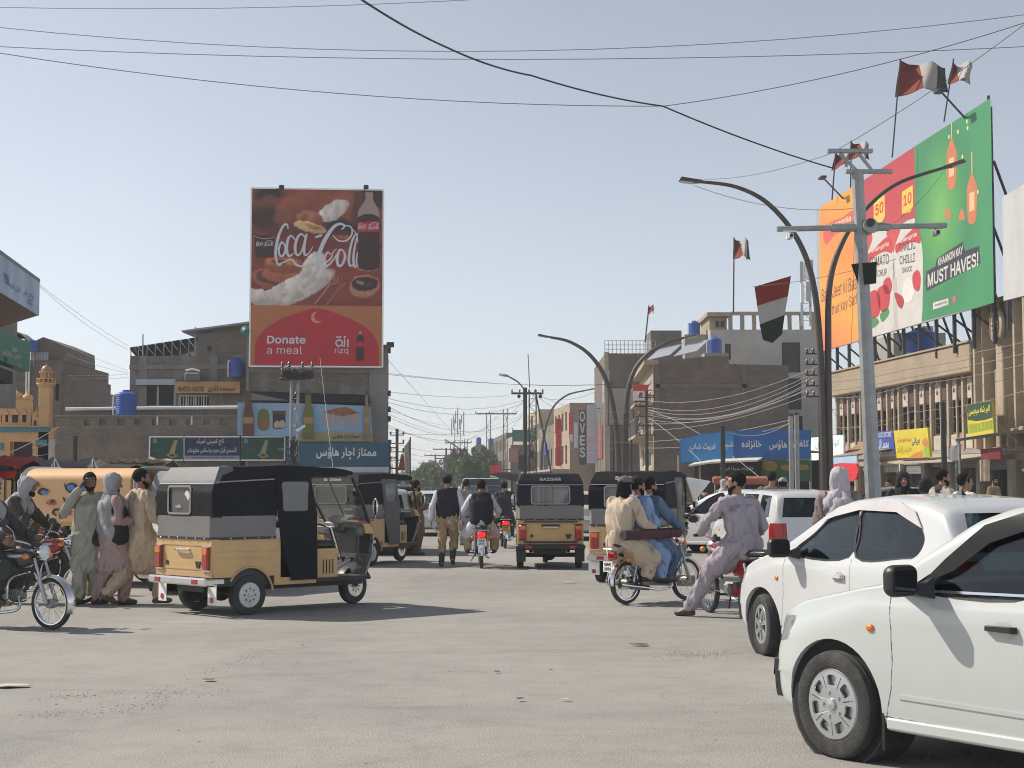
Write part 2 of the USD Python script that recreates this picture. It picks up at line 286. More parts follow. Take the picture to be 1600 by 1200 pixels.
# ================================================================ the ground
def axis_pts(a): return np.unique(np.round(np.concatenate([-a[::-1], a]), 3))
_gx = axis_pts(np.concatenate([np.arange(0, 12, .16), np.geomspace(12, 600, 36)]))
_gy = np.unique(np.round(np.concatenate([-np.geomspace(3, 60, 10)[::-1], np.arange(-3, 34, .16), np.geomspace(34, 1200, 44)]), 3))
X_, Y_ = np.meshgrid(_gx, _gy, indexing='xy')
Z_ = .010 * (meshkit.fbm(np.stack([X_ * .9, Y_ * .9, 0 * X_], -1), 5, 3) - .5) * np.exp(-np.hypot(X_, Y_ - 14) / 25)
nx_, ny_ = len(_gx), len(_gy); _i, _j = np.meshgrid(np.arange(ny_ - 1), np.arange(nx_ - 1), indexing='ij'); _a = (_i * nx_ + _j).ravel()
road_mat = usdkit.material(stage, '/World/Looks/dusty_asphalt', {
    'g': ('geometry', {}), 'n1': ('noise_texture', dict(scale=.22, detail=7.0, roughness=.62, distortion=.6)), 'n2': ('noise_texture', dict(scale=2.3, detail=8.0, roughness=.7)),
    'n3': ('noise_texture', dict(scale=70.0, detail=3.0, roughness=.7)), 'v': ('voronoi_texture', dict(scale=95.0)), 'st': ('mapping', dict(scale=(.25, 1.3, 1.0))), 'n4': ('noise_texture', dict(scale=.8, detail=8.0, roughness=.72, distortion=1.2)),
    'r1': ('rgb_ramp', dict(ramp=[(.26, (.232, .224, .205)), (.5, (.297, .285, .26)), (.76, (.352, .337, .306))])),
    'r2': ('rgb_ramp', dict(ramp=[(.3, (.74, .74, .75)), (.52, (1, 1, 1)), (.75, (1.12, 1.11, 1.09))])), 'm1': ('mix', dict(mix_type='multiply', fac=.55)),
    'r3': ('rgb_ramp', dict(ramp=[(.3, (.6, .6, .6)), (.5, (1, 1, 1)), (.72, (1.25, 1.24, 1.22))])), 'm2': ('mix', dict(mix_type='multiply', fac=.7)),
    'r4': ('rgb_ramp', dict(ramp=[(.56, (1, 1, 1)), (.63, (.70, .68, .66)), (.72, (.62, .60, .57))])), 'm3': ('mix', dict(mix_type='multiply', fac=.28)),
    'w': ('voronoi_texture', dict(scale=.55, feature='distance_to_edge', randomness=1.0)), 'wn': ('noise_texture', dict(scale=1.7, detail=6.0, roughness=.7)), 'wm': ('mix', dict(mix_type='linear_light', fac=.35)),
    'wr': ('map_range', dict(from_min=0.0, from_max=.010, to_min=.16, to_max=0.0, clamp=True)), 'm4': ('mix', dict(color2=(.10, .094, .085))),
    'ad': ('math', dict(math_type='multiply_add', value2=.5)), 'b': ('bump', dict(strength=.55, distance=.012)), 'p': ('principled_bsdf', dict(roughness=.88, specular_ior_level=.3))},
    [('g.position', 'n1.vector'), ('g.position', 'n2.vector'), ('g.position', 'n3.vector'), ('g.position', 'v.vector'), ('g.position', 'st.vector'), ('st.vector', 'n4.vector'), ('n1.fac', 'r1.fac'), ('n2.fac', 'r2.fac'), ('n3.fac', 'r3.fac'), ('n4.fac', 'r4.fac'),
     ('r1.color', 'm1.color1'), ('r2.color', 'm1.color2'), ('m1.color', 'm2.color1'), ('r3.color', 'm2.color2'), ('m2.color', 'm3.color1'), ('r4.color', 'm3.color2'),
     ('g.position', 'wn.vector'), ('g.position', 'wm.color1'), ('wn.color', 'wm.color2'), ('wm.color', 'w.vector'), ('w.distance', 'wr.value'), ('wr.result', 'm4.fac'), ('m3.color', 'm4.color1'), ('m4.color', 'p.base_color'),
     ('v.distance', 'ad.value1'), ('n3.fac', 'ad.value3'), ('ad.value', 'b.height'), ('b.normal', 'p.normal')], surface='p.BSDF')
setting('road', tm(np.stack([X_, Y_, Z_], -1).reshape(-1, 3), np.vstack([np.stack([_a, _a + 1, _a + nx_ + 1], -1), np.stack([_a, _a + nx_ + 1, _a + nx_], -1)])), road_mat, True)
# ================================================================ building kit
def at_plane(name, label, category, pl, group=None): return thing(name, label, category, pl.o, pl.rot, group)
def holes(x0, x1, z0, z1, ops, shape=None):
    p = shape if shape is not None else sbox(x0, z0, x1, z1)
    return p.difference(unary_union([o if hasattr(o, 'area') else sbox(o[0], o[2], o[1], o[3]) for o in ops])) if ops else p
def block(t, x0, x1, z0, z1, depth, m, ops=(), y=0.0, th=.3, roof=True, roofm=None, parapet=0.0, shape=None, name='wall'):
    """A hollow building: pierced front wall, side and back walls as one part, and a roof slab."""
    w = [ext(holes(x0, x1, z0, z1, ops, shape), y, y + th, 'y'), bx(x0, x0 + th, y + th, y + depth, z0, z1), bx(x1 - th, x1, y + th, y + depth, z0, z1), bx(x0 + th, x1 - th, y + depth - th, y + depth, z0, z1)]
    part(t, name, cat(w), m, False)
    if roof: part(t, 'roof', bx(x0 + th, x1 - th, y + th, y + depth - th, z1 - parapet - .25, z1 - parapet - .003), roofm or CONC, False)
def window(t, x0, x1, z0, z1, y=.12, fm=WHITE, pm=DPANE, nv=1, nh=1, fw=.06, bars=0, name='window'):
    f = [bx(x0, x1, y, y + .07, z0, z0 + fw), bx(x0, x1, y, y + .07, z1 - fw, z1), bx(x0, x0 + fw, y, y + .07, z0 + fw, z1 - fw), bx(x1 - fw, x1, y, y + .07, z0 + fw, z1 - fw)]
    for k in range(1, nv): c = x0 + (x1 - x0) * k / nv; f.append(bx(c - fw * .4, c + fw * .4, y + .004, y + .066, z0 + fw, z1 - fw))
    for k in range(1, nh): c = z0 + (z1 - z0) * k / nh; f.append(bx(x0 + fw, x1 - fw, y + .008, y + .062, c - fw * .4, c + fw * .4))
    for k in range(1, bars + 1): c = x0 + (x1 - x0) * k / (bars + 1); f.append(bx(c - .012, c + .012, y - .05, y - .03, z0, z1))
    w = part(t, name, cat(f), fm, False); part(w, 'pane', bx(x0 + fw, x1 - fw, y + .03, y + .036, z0 + fw, z1 - fw), pm, False)
def board(name, label, pl, r, m, th=.08, off=.10, frame=None, cat_='sign', group=None, shape=None):
    """A sign board standing off the plane; returns (path, y of its printed face)."""
    t = at_plane(name, label, cat_, pl, group); y = -off
    part(t, 'panel', ext(shape if shape is not None else sbox(r[0], r[2], r[1], r[3]), y, y + th, 'y'), m, False)
    if frame is not None:
        x0, x1, z0, z1 = r; b = .05
        part(t, 'frame', cat(bx(x0 - b, x1 + b, y - .03, y + th + .02, z1, z1 + b), bx(x0 - b, x1 + b, y - .03, y + th + .02, z0 - b, z0), bx(x0 - b, x0, y - .03, y + th + .02, z0, z1), bx(x1, x1 + b, y - .03, y + th + .02, z0, z1)), frame, False)
    return t, y
def ink(t, name, poly, m, y, lvl=1): return part(t, name, ext(poly, y - .004 * lvl, y - .004 * (lvl - 1) + (.0 if lvl == 1 else .001), 'y'), m, False)
def water_tank(name, label, base, r, h):
    t = thing(name, label, 'water tank', base)
    n = 9; pr = [(0, 0), (r * .97, 0), (r, .03)]
    for k in range(n): z = .06 + (h * .82 - .06) * k / n; dz = (h * .82 - .06) / n; pr += [(r, z), (r, z + dz * .62), (r * .972, z + dz * .75), (r * .972, z + dz * .92)]
    pr += [(r, h * .82), (r * .96, h * .85), (r * .55, h * .93), (r * .33, h * .94), (r * .33, h * .955), (0, h * .955)]
    part(t, 'body', lathe(pr, 36), BLUET, 35)
    part(t, 'lid', lathe([(0, h * .957), (r * .38, h * .957), (r * .38, h * .99), (r * .3, h), (0, h)], 24), BLUET, 35)
    part(t, 'pipe', tube(spline([(-r * .8, -.1, h * .78), (-r * 1.12, -.12, h * .8), (-r * 1.18, -.12, h * .5), (-r * 1.16, -.1, 0)], 6), .03, 8), WHITE, 40)
    return t
# ================================================================ LEFT SIDE BUILDINGS
SOLID = lambda n, rgb, **k: mat(n, lin(rgb), k.pop('rough', .55), var=k.pop('var', .08), scale=k.pop('scale', 2.0), **k)
# low brick building with square vents
A = Plane.px(85, 62, 375, 62)
t = at_plane('brick_building', 'long low brown brick building with a row of square vents behind the market', 'building', A)
za = A.at(100, 651)[1]; ops = []
for a, b in ((131, 139.5), (155, 167), (183, 194.5), (210, 221.5), (237, 246), (264, 275.5), (291, 300.5), (317.5, 329), (344, 356)): r = A.rect(a, 655, b, 664.5); ops.append(r)
block(t, 0, A.len, 0, za, 1.9, BRICK_A, ops, roof=False)
part(t, 'roof', bx(.3, A.len - .3, .3, 1.6, za - .9, za - .7), CONC, False)
zb = A.at(100, 641)[1]
part(t, 'rear_wall', cat(bx(.15, A.len, 1.92, 2.2, 0, zb + .12), bx(.15, .45, 2.2, 8, 0, zb + .1), bx(A.len - .3, A.len, 2.2, 5, 0, zb + .1)), BRICK_A, False)
part(t, 'gutter', tube([(-.15, 1.86, zb + .14), (A.len + .05, 1.86, zb + .22)], .075, 10), WHITE, 40)
for px in (247.5, 301): r = A.rect(px - 1.2, 651, px + 1.2, 664); part(t, 'drain_pipe', tube([(r[0], -.05, r[2]), (r[0], -.05, r[3])], .035, 8), WHITE, 40)
part(t, 'coping', cat(bx(-.06, A.len, -.07, .33, za, za + .06)), CONCD, False)
for k in range(26):
    a = A.at(207 + k * 6.1, 649)[0]
    if k % 1 == 0: part(t, 'railing_bar', bx(a, a + .03, 1.80, 1.83, zb - .55, zb - .05), GALV, False)
tk = A.world(A.at(188.5, 651)[0], .85, za + .04)
water_tank('water_tank', 'large blue water tank on the long low brick building', (*tk[:2], za + .06), .42, 1.07)
# white house building behind
B = Plane.px(200, 67, 392, 67)
t = at_plane('brick_house', 'patched brick building with solar panels and an orange painted sign', 'building', B)
zt = B.at(230, 556)[1]; xr = B.at(336, 560)[0]; gl = B.rect(217, 597, 275, 637); g2 = B.rect(278, 617, 331, 636); sm = [B.rect(322, 540, 329, 548), B.rect(330, 575.5, 334.5, 580), B.rect(340, 556, 346, 558.5), B.rect(361, 556, 368, 559)]
zup = B.at(360, 508)[1]
block(t, 0, B.len, 0, zt, 7, BRICK_C, [gl, g2, sm[1]], parapet=.5)
shp = Polygon([(B.at(306, 555)[0], zt), (B.len, zt), (B.len, B.at(392, 508)[1]), (B.at(306, 522)[0], B.at(306, 522)[1])])
part(t, 'upper_storey', cat(ext(shp.difference(unary_union([sbox(q[0], q[2], q[1], q[3]) for q in (sm[0],)])), .25, .5, 'y'), bx(shp.bounds[0], shp.bounds[0] + .25, .5, 5, zt, B.at(306, 524)[1]), bx(B.len - .25, B.len, .5, 5, zt, zup)), CONCD, False)
part(t, 'brick_infill', cat(bx(*[B.rect(342, 511, 384, 533)[i] for i in (0, 1)], .235, .25, *[B.rect(342, 511, 384, 533)[i] for i in (2, 3)]), bx(*B.rect(336, 535, 382, 552)[:2], .235, .25, *B.rect(336, 535, 382, 552)[2:])), BRICK_A, False)
part(t, 'sheet_roof', quad(*[np.array([*B.at(*q)[:1], y, B.at(*q)[1]]) for q, y in (((287, 519), -.4), ((392, 505), -.4), ((392, 503), 5), ((287, 517), 5))], .08), GALV, False)
part(t, 'lintel_band', bx(-.02, B.len, -.05, .0, *[B.at(210, q)[1] for q in (577, 570)]), CONCD, False)
for px in (224, 334): a = B.at(px, 560)[0]; part(t, 'column', bx(a - .18, a + .18, -.04, .0, 0, zt), CONCD, False)
window(t, gl[0], gl[1], gl[2], gl[3], .05, mat('pale_blue_frame', (.36, .42, .47), .6), PANE, 2, 1, .1)
window(t, g2[0], g2[1], g2[2], g2[3], .05, WHITE, PANE, 4, 1, .06, 12)
r = B.rect(214, 593, 276, 602); part(t, 'fascia', bx(r[0], r[1], -.25, -.05, r[2], r[3]), mat('pale_blue_frame', (.36, .42, .47)), False)
# solar panels, each a part of the canopy
sp_ = at_plane('solar_canopy', 'row of tilted solar panels on a thin steel frame on the patched brick roof', 'solar panels', B)
a0, a1 = B.at(201, 543), B.at(306, 527)
SOL = mat('solar_cell', (.02, .024, .05), .15, .1, var=.2, scale=8, coat=.6)
for i in range(8):
    f0, f1 = i / 8 + .006, (i + 1) / 8 - .006; p0, p1 = a0 + (a1 - a0) * f0, a0 + (a1 - a0) * f1
    for j in range(2): part(sp_, 'solar_panel', quad((p0[0], .2 + j * 1.7, p0[1] - j * .34), (p1[0], .2 + j * 1.7, p1[1] - j * .34), (p1[0], 1.85 + j * 1.7, p1[1] - .34 - j * .34), (p0[0], 1.85 + j * 1.7, p0[1] - .34 - j * .34), .05), SOL, False)
for i in range(9):
    p = a0 + (a1 - a0) * min(max(i / 8, .01), .99); part(sp_, 'post', tube([(p[0], .3, zt - .02), (p[0], .3, p[1] - .05)], .025, 6), GALV, 40); part(sp_, 'rafter', tube([(p[0], .15, p[1] - .05), (p[0], 3.6, p[1] - .72)], .03, 6), DARK, 40)
for px, y0 in ((223, 522), (305, 511)): a = B.at(px, y0); solo('roof_rod', f'thin bare steel rod {"left" if px < 250 else "at the right end"} of the tilted solar panels', 'rod', move(tube([(0, 0, 0), (0, 0, a[1] - zt + .3)], .03, 6), B.world(a[0], .05, zt - .3)), GALV)
tk = B.world(B.at(372, 590)[0], -.35, B.at(372, 590)[1]); water_tank('water_tank', 'small blue water tank beside the tall billboard on the left', tk, .30, .86)
s, y = board('painted_sign', 'faded orange sign with black lettering on the patched brick house', B, B.rect(276, 597, 377, 615), mat('faded_orange', (.50, .27, .09), .7, var=.2, scale=2, dirt=((.5, .42, .3), .5)), .12, .35)
ink(s, 'lettering', tpx(B, 'WHITE-HOUSE', (278, 611.5), (319, 611.5), (278, 604), bold=True, off=.35), mat('black_ink', (.02, .02, .02), .6), y)
ink(s, 'lettering', tpx(B, 'سیسندہ باندری', (325, 613), (367, 613), (325, 602), 'ar', off=.35), mat('black_ink', (.02, .02, .02)), y)
ac = at_plane('cooling_unit', 'grey rooftop cooler with pipes above the orange sign', 'cooler', B); r = B.rect(292, 580, 315, 596)
part(ac, 'casing', bx(r[0], r[1], -.5, -.05, r[2], r[3] - .1, .03), GALV, 30); part(ac, 'pipe', tube(spline([(r[0], -.3, r[3]), (r[0] + .3, -.3, r[3] + .06), (r[1], -.3, r[3] - .02)], 5), .04, 8), WHITE); part(ac, 'grille', cat([bx(r[0] + .05, r[1] - .05, -.52, -.5, r[2] + .05 + k * .05, r[2] + .07 + k * .05) for k in range(5)]), DARK, False)
# tall billboard building
C = Plane.px(385, 61.5, 605, 61.93)
t = at_plane('billboard_building', 'brick and concrete corner building carrying the tall red billboard', 'building', C)
zt = C.at(500, 540)[1]; gap = C.rect(372, 613, 578, 632)
gx = [C.at(390, 620)[0], C.at(576, 620)[0]]
block(t, 0, C.len, 0, zt, 9, BRICK_C, [(gx[0], gx[1], C.at(400, 634)[1], C.at(400, 616)[1]), (C.at(470, 735)[0], C.at(600, 735)[0], 0, 1.9)], roof=True, parapet=.4)
for x0, x1 in ((577, 605), (385, 389)): part(t, 'column', bx(C.at(x0, 600)[0], C.at(x1, 600)[0] + (.02 if x1 > 600 else 0), -.12, 0, 2.3, zt), CONCD, False)
r = C.rect(385, 572, 605, 582); part(t, 'ring_beam', bx(r[0], C.at(577, 600)[0], -.08, .0, r[2], r[3]), CONCD, False)
part(t, 'awning', quad((C.at(392, 618)[0], -.02, C.at(392, 612)[1]), (C.at(576, 618)[0], -.02, C.at(576, 618)[1]), (C.at(580, 618)[0], -.9, C.at(580, 630)[1]), (C.at(388, 618)[0], -.9, C.at(388, 628)[1]), .05), mat('black_tarpaulin', (.012, .012, .014), .8, var=.3), False)
for zz, k in ((548, 0), (640, 1), (655, 2), (615, 3)): q = C.at(606, zz); part(t, 'wall_lamp', cat(bx(q[0] - .02, q[0] + .12, -.1, .1, q[1] - .1, q[1] + .12)), DARK, False)
# its billboard
bb = at_plane('tall_billboard', 'tall red drinks billboard with a dinner photograph on the brick corner building', 'billboard', C)
r = C.rect(391, 298, 598, 571, .5); x0, x1, z0, z1 = r
UV = lambda x, y: (x0 + (x - 78) / 776 * (x1 - x0), z1 - (y - 105) / 1022 * (z1 - z0))                # from the enlarged photograph of the poster
pp = lambda pts, n=0: Polygon(spline([UV(*p) for p in pts], n, True) if n else [UV(*p) for p in pts]).buffer(0)
BR = lambda pts, w, n=5: brush([UV(*p) for p in pts], np.atleast_1d(w) * .8 * (x1 - x0) / 776, n)
Yb = -.5
part(bb, 'panel', bx(x0, x1, Yb, Yb + .12, z0, z1), mat('banner_back', (.3, .3, .3)), False)
part(bb, 'frame', cat([bx(x0 - .06, x0, Yb - .02, Yb + .14, z0 - .05, z1 + .05), bx(x1, x1 + .06, Yb - .02, Yb + .14, z0 - .05, z1 + .05), bx(x0, x1, Yb - .02, Yb + .14, z1, z1 + .06), bx(x0, x1, Yb - .02, Yb + .14, z0 - .06, z0)]), WHITE, False)
part(bb, 'support_frame', cat([tube([(x, Yb + .16, z0), (x, Yb + .16, z1)], .05, 6) for x in np.linspace(x0 + .2, x1 - .2, 5)] + [tube([(x, Yb + .2, z1 - 1), (x, 2.6, zt)], .05, 6) for x in np.linspace(x0 + .2, x1 - .2, 3)] + [tube([(x0, Yb + .2, z), (x1, Yb + .2, z)], .05, 6) for z in np.linspace(zt, z1 - .3, 5)]), DARK, False)
def poster(u, v):
    X = 78 + u * 776; Y = 105 + (1 - v) * 1022; c = np.zeros(u.shape + (3,)); c[:] = lin((128, 58, 40))
    n = meshkit.fbm(np.stack([X / 60, Y / 60, 0 * X], -1), 4, 5); n2 = meshkit.fbm(np.stack([X / 16, Y / 16, 0 * X], -1), 3, 8); wx = X + (n - .5) * 40; wy = Y + (n2 - .5) * 14
    def el(x, y, a, b, ang, col, soft=.12, fold=0.0, al=1.0):
        t_ = math.radians(ang); p = ((wx - x) * math.cos(t_) + (wy - y) * math.sin(t_)) / a; q = (-(wx - x) * math.sin(t_) + (wy - y) * math.cos(t_)) / b; d = np.sqrt(p * p + q * q)
        w = al * np.clip((1 - d) / soft + .5, 0, 1); sh = .78 + .34 * np.clip(-q * .6 - p * .2 + .3, -1, 1) + fold * np.sin(p * 9 + 3 * q + n * 6); c[:] = c * (1 - w[..., None]) + np.array(lin(col)) * (w * np.clip(sh, .3, 1.4))[..., None]
    for q in ((600, 190, 300, 60, 0, (158, 84, 56), .8), (340, 170, 150, 70, 0, (150, 74, 50), .8), (180, 140, 85, 48, 0, (40, 24, 24), .5), (190, 190, 62, 48, 0, (120, 66, 50), .4), (160, 280, 110, 70, 10, (70, 30, 26), .5), (260, 260, 60, 60, 0, (140, 74, 52), .6), (720, 190, 50, 130, 8, (96, 44, 34), .4), (800, 150, 60, 70, 0, (44, 28, 28), .5), (600, 335, 105, 60, 0, (26, 22, 28), .4), (340, 350, 220, 46, 0, (92, 40, 32), .6), (620, 395, 90, 26, 0, (190, 124, 80), .3), (470, 470, 340, 110, 0, (120, 40, 30), .7), (740, 470, 90, 90, 0, (150, 44, 32), .6), (600, 520, 120, 60, 0, (160, 50, 34), .5), (735, 545, 80, 26, 0, (196, 110, 44), .4), (700, 690, 260, 110, 0, (138, 54, 40), .8), (180, 650, 140, 90, 0, (120, 50, 36), .7),
              (200, 630, 120, 62, 10, (168, 86, 56), .08), (205, 618, 95, 44, 10, (110, 50, 36), .1), (250, 600, 105, 52, 4, (176, 96, 62), .08), (270, 545, 118, 52, 0, (160, 78, 50), .08), (268, 530, 96, 28, 0, (196, 108, 48), .1), (240, 528, 40, 14, 0, (120, 40, 26), .4), (310, 534, 40, 12, 0, (214, 140, 60), .4)): el(*q[:6], soft=q[6])
    el(450, 575, 75, 95, 30, (158, 92, 64)); el(330, 690, 260, 72, -24, (216, 200, 188), .1, .10); el(445, 580, 70, 120, 22, (220, 206, 196), .1, .09); el(140, 735, 120, 46, 12, (206, 190, 180), .15, .08)
    el(560, 225, 95, 52, -32, (214, 200, 190), .1, .09); el(420, 270, 78, 42, 6, (168, 98, 72), .1); el(390, 285, 26, 34, 20, (140, 76, 54), .2); el(430, 262, 22, 30, 0, (184, 112, 84), .3); el(470, 275, 20, 30, -10, (150, 84, 60), .3); el(420, 325, 92, 30, 16, (216, 176, 120), .1); el(440, 322, 50, 12, 16, (176, 124, 74), .4)
    el(745, 665, 92, 66, 0, (186, 128, 92), .07); el(745, 650, 78, 42, 0, (52, 26, 26), .1); el(720, 645, 24, 10, 20, (150, 130, 110), .4); el(770, 655, 22, 10, -20, (120, 40, 36), .4); el(780, 470, 58, 90, 0, (84, 24, 20), .2)
    c *= (.66 + .68 * n)[..., None]; c *= (.80 + .4 * n2)[..., None]; return 1.0 * np.where((Y > 780)[..., None], np.array(lin((178, 108, 60))), c)
colour_grid(bb, 'poster', (x0, x1, z0, z1), poster, 210, 276, Yb - .004, vcol_mat('printed_vinyl'))
y = Yb - .004
INK = lambda n, rgb: mat('ink_' + n, tuple(np.array(lin(rgb)) * .74), .55, var=.12, scale=1.5)
W_ = INK('white', (222, 222, 226)); RED = INK('red', (198, 28, 44)); OR_ = INK('orange', (196, 118, 66)); SLEEVE = INK('sleeve', (206, 190, 176)); SKIN_ = INK('skin', (150, 88, 62)); BOWL = INK('bowl', (150, 78, 50)); BOWLD = INK('stew', (170, 92, 46)); CUT = INK('cutlery', (190, 164, 148)); BOTD = INK('cola_brown', (60, 22, 18)); BOTL = INK('bottle_glass', (176, 150, 140)); DK = INK('black', (34, 22, 22)); SHD = INK('fold', (166, 140, 124))
ink(bb, 'fork', unary_union([BR([(455, 770), (540, 660)], 8), BR([(532, 610), (535, 640), (560, 655), (585, 640), (592, 610)], 5), BR([(552, 605), (545, 640)], 4), BR([(572, 605), (568, 640)], 4)]), CUT, y, 3); ink(bb, 'knife', BR([(525, 772), (590, 690), (640, 645)], [10, 12, 6]), INK('knife', (170, 110, 84)), y, 3)
ink(bb, 'bottle', pp([(752, 118), (795, 118), (797, 160), (830, 220), (836, 300), (832, 420), (836, 560), (712, 560), (708, 420), (706, 260), (712, 220), (750, 160)], 4), BOTL, y, 1)
ink(bb, 'cola', pp([(708, 262), (834, 262), (832, 430), (836, 558), (714, 558), (708, 430)], 3), BOTD, y, 2); ink(bb, 'bottle_label', pp([(705, 292), (835, 285), (835, 345), (705, 350)]), RED, y, 3)
ink(bb, 'glass', pp([(92, 372), (212, 378), (205, 500), (105, 505)]), BOTD, y, 2); ink(bb, 'glass_rim', BR([(92, 380), (150, 395), (212, 385)], 7), BOTL, y, 3)
# the flowing script of the drink's name
S = []
S += [BR([(292, 335), (287, 312), (265, 318), (240, 370), (224, 440), (222, 500), (236, 545), (258, 540)], [8, 14, 18, 20, 22, 20, 14, 8]), BR([(232, 545), (270, 530), (315, 514), (345, 545), (385, 552), (430, 540)], [8, 12, 14, 18, 12, 6])]
S += [BR([(275, 430), (255, 415), (240, 450), (245, 490), (266, 490), (278, 455), (272, 425)], [10, 14, 16, 14, 16, 16, 10]), BR([(330, 395), (312, 375), (292, 400), (286, 460), (300, 495), (325, 478)], [10, 14, 20, 22, 16, 8]), BR([(395, 385), (370, 365), (345, 395), (335, 450), (347, 488), (372, 470), (392, 410)], [8, 14, 20, 22, 16, 14, 14]), BR([(402, 368), (390, 430), (392, 485), (415, 478), (440, 440)], [16, 20, 16, 10, 6]), BR([(458, 382), (490, 372)], [16, 16])]
S += [BR([(612, 335), (628, 315), (600, 303), (560, 325), (510, 400), (478, 480), (475, 535), (505, 555), (545, 535), (590, 470)], [10, 14, 18, 24, 30, 32, 30, 22, 14, 8]), BR([(628, 312), (665, 320), (672, 360), (640, 400), (590, 400), (560, 370)], [8, 10, 12, 12, 10, 6])]
S += [BR([(545, 480), (528, 470), (512, 500), (520, 525), (548, 505), (560, 470), (580, 450)], [10, 12, 16, 14, 12, 8, 6]), BR([(620, 460), (600, 455), (585, 500), (592, 545), (615, 540), (632, 495), (622, 458)], [10, 16, 22, 20, 18, 20, 10]), BR([(690, 365), (668, 420), (655, 500), (660, 545), (680, 540)], [12, 16, 20, 18, 8]), BR([(708, 355), (690, 430), (682, 500), (688, 550), (705, 545)], [6, 14, 18, 16, 8]), BR([(672, 330), (700, 365), (708, 410)], [6, 8, 6]), BR([(706, 470), (700, 520), (708, 550)], [8, 12, 8])]
logo = unary_union(S).buffer(0); ink(bb, 'script_lettering', logo, W_, y, 7)
for (a, b, c, d), m, lv in (((709, 294, 832, 338), W_, 4), ((104, 408, 204, 442), W_, 3)):
    ink(bb, 'script_lettering', fit(logo, UV(a, d), UV(c, d - 6), UV(a, b)), m, y, lv)
# the lower half: dome, crescent and appeal
ink(bb, 'orange_band', pp([(78, 780), (854, 780), (854, 1127), (78, 1127)]), OR_, y, 1)
ink(bb, 'red_dome', pp([(104, 1127), (104, 1010)] + list(map(tuple, spline([(104, 1010), (130, 955), (200, 890), (330, 830), (468, 795), (600, 830), (740, 890), (808, 955), (836, 1010)], 6))) + [(836, 1010), (836, 1127)]), RED, y, 2)
ink(bb, 'crescent', Point(*UV(468, 848)).buffer(.235).difference(Point(*UV(482, 842)).buffer(.20)), INK('peach', (226, 150, 110)), y, 3)
tq = lambda s, a, b, h, bold=False: fit(text_poly(s, 'latin', bold), UV(*a), UV(b, a[1]), UV(a[0], a[1] - h))
ink(bb, 'lettering', tq('Donate', (175, 1000), 402, 44, True), W_, y, 3); ink(bb, 'lettering', tq('a meal', (175, 1060), 382, 44), W_, y, 3); ink(bb, 'lettering', tq('rizq', (575, 1062), 655, 42), W_, y, 3)
ink(bb, 'lettering', unary_union([BR([(600, 975), (582, 990), (590, 1010), (612, 1008), (620, 990), (602, 975)], 11), BR([(622, 1012), (632, 1010), (632, 975)], 10), BR([(652, 1014), (652, 975)], 11)] + [Point(*UV(a, 960)).buffer(.045) for a in (590, 606, 634)]), W_, y, 3)
ink(bb, 'little_bottle', pp([(718, 920), (734, 920), (736, 950), (748, 975), (746, 1085), (703, 1085), (702, 975), (716, 950)], 4), BOTD, y, 3); ink(bb, 'little_label', pp([(701, 985), (749, 985), (749, 1018), (701, 1018)]), RED, y, 4); ink(bb, 'little_bottle_neck', pp([(719, 922), (733, 922), (735, 944), (717, 944)]), BOTL, y, 4)
for px, dx in ((440, -9), (572, -3)):
    f = at_plane('floodlight', f'small floodlight on an arm over the {"left" if px < 500 else "right"} end of the tall red billboard', 'floodlight', C); q = C.at(px, 293, .9)
    part(f, 'arm', tube([(q[0] + dx * .03, Yb, z1), (q[0], Yb - .4, q[1])], .02, 6), DARK); part(f, 'lamp', bx(q[0] - .10, q[0] + .10, Yb - .5, Yb - .32, q[1] - .06, q[1] + .09, .02), DARK, 30)
f = at_plane('floodlight', 'dark floodlight sticking out beside the foot of the tall red billboard', 'floodlight', C); q = C.at(606, 540)
part(f, 'arm', tube([(q[0] - .2, -.1, q[1]), (q[0], -.3, q[1])], .025, 6), DARK); part(f, 'lamp', bx(q[0] - .05, q[0] + .25, -.5, -.25, q[1] - .1, q[1] + .1, .02), DARK, 30)
ld = at_plane('horn_speaker', 'green horn loudspeaker on the left edge of the tall red billboard', 'loudspeaker', C); q = C.at(386, 519)
part(ld, 'horn', lathe([(.04, 0), (.07, .12), (.13, .22), (.22, .28), (.2, .28), (.11, .2)], 20, 'y', (q[0], -.75, q[1])), mat('green_paint', (.03, .14, .09), .5), 40); part(ld, 'bracket', tube([(q[0], -.7, q[1]), (q[0], 0, q[1])], .03, 6), DARK)
# signs on the corner building
C2 = Plane.px(372, 60.6, 583, 61.0)
s = at_plane('pickle_sign', 'sky blue painted sign with food jars and tall bottles under the billboard', 'sign', C2)
face = C2.poly([(371, 629), (470, 630), (568, 634), (579, 636), (583, 690), (462, 690), (462, 682), (371, 680)])
xa, xb, zA, zB = face.bounds[0], face.bounds[2], face.bounds[1], face.bounds[3]
part(s, 'panel', ext(face, 0, .12, 'y'), mat('sky_blue_sign', lin((124, 158, 192)), .6, var=.12, scale=1.5, dirt=((.34, .33, .26), .5)), False)
Q = lambda pts, n=0: C2.poly(pts, n)
ink(s, 'print', Q([(464, 676), (520, 673), (582, 677), (583, 690), (463, 690)]), INK('pale_yellow', (172, 162, 126)), 0); GR = INK('jar_green', (116, 116, 52)); BRN = INK('sauce_brown', (112, 58, 34)); ORR = INK('dull_orange', (168, 94, 46))
ink(s, 'jar', Q([(404, 642), (419, 642), (420, 670), (404, 670)], 4), GR, 0); ink(s, 'jar_label', Q([(405, 655), (418, 655), (418, 666), (405, 666)]), ORR, 0, 2); ink(s, 'jar', Q([(426, 643), (446, 643), (446, 668), (440, 670), (430, 670), (426, 668)]), DK, 0); ink(s, 'jar_lid', Q([(425, 642), (447, 642), (446, 647), (426, 647)]), BRN, 0, 2)
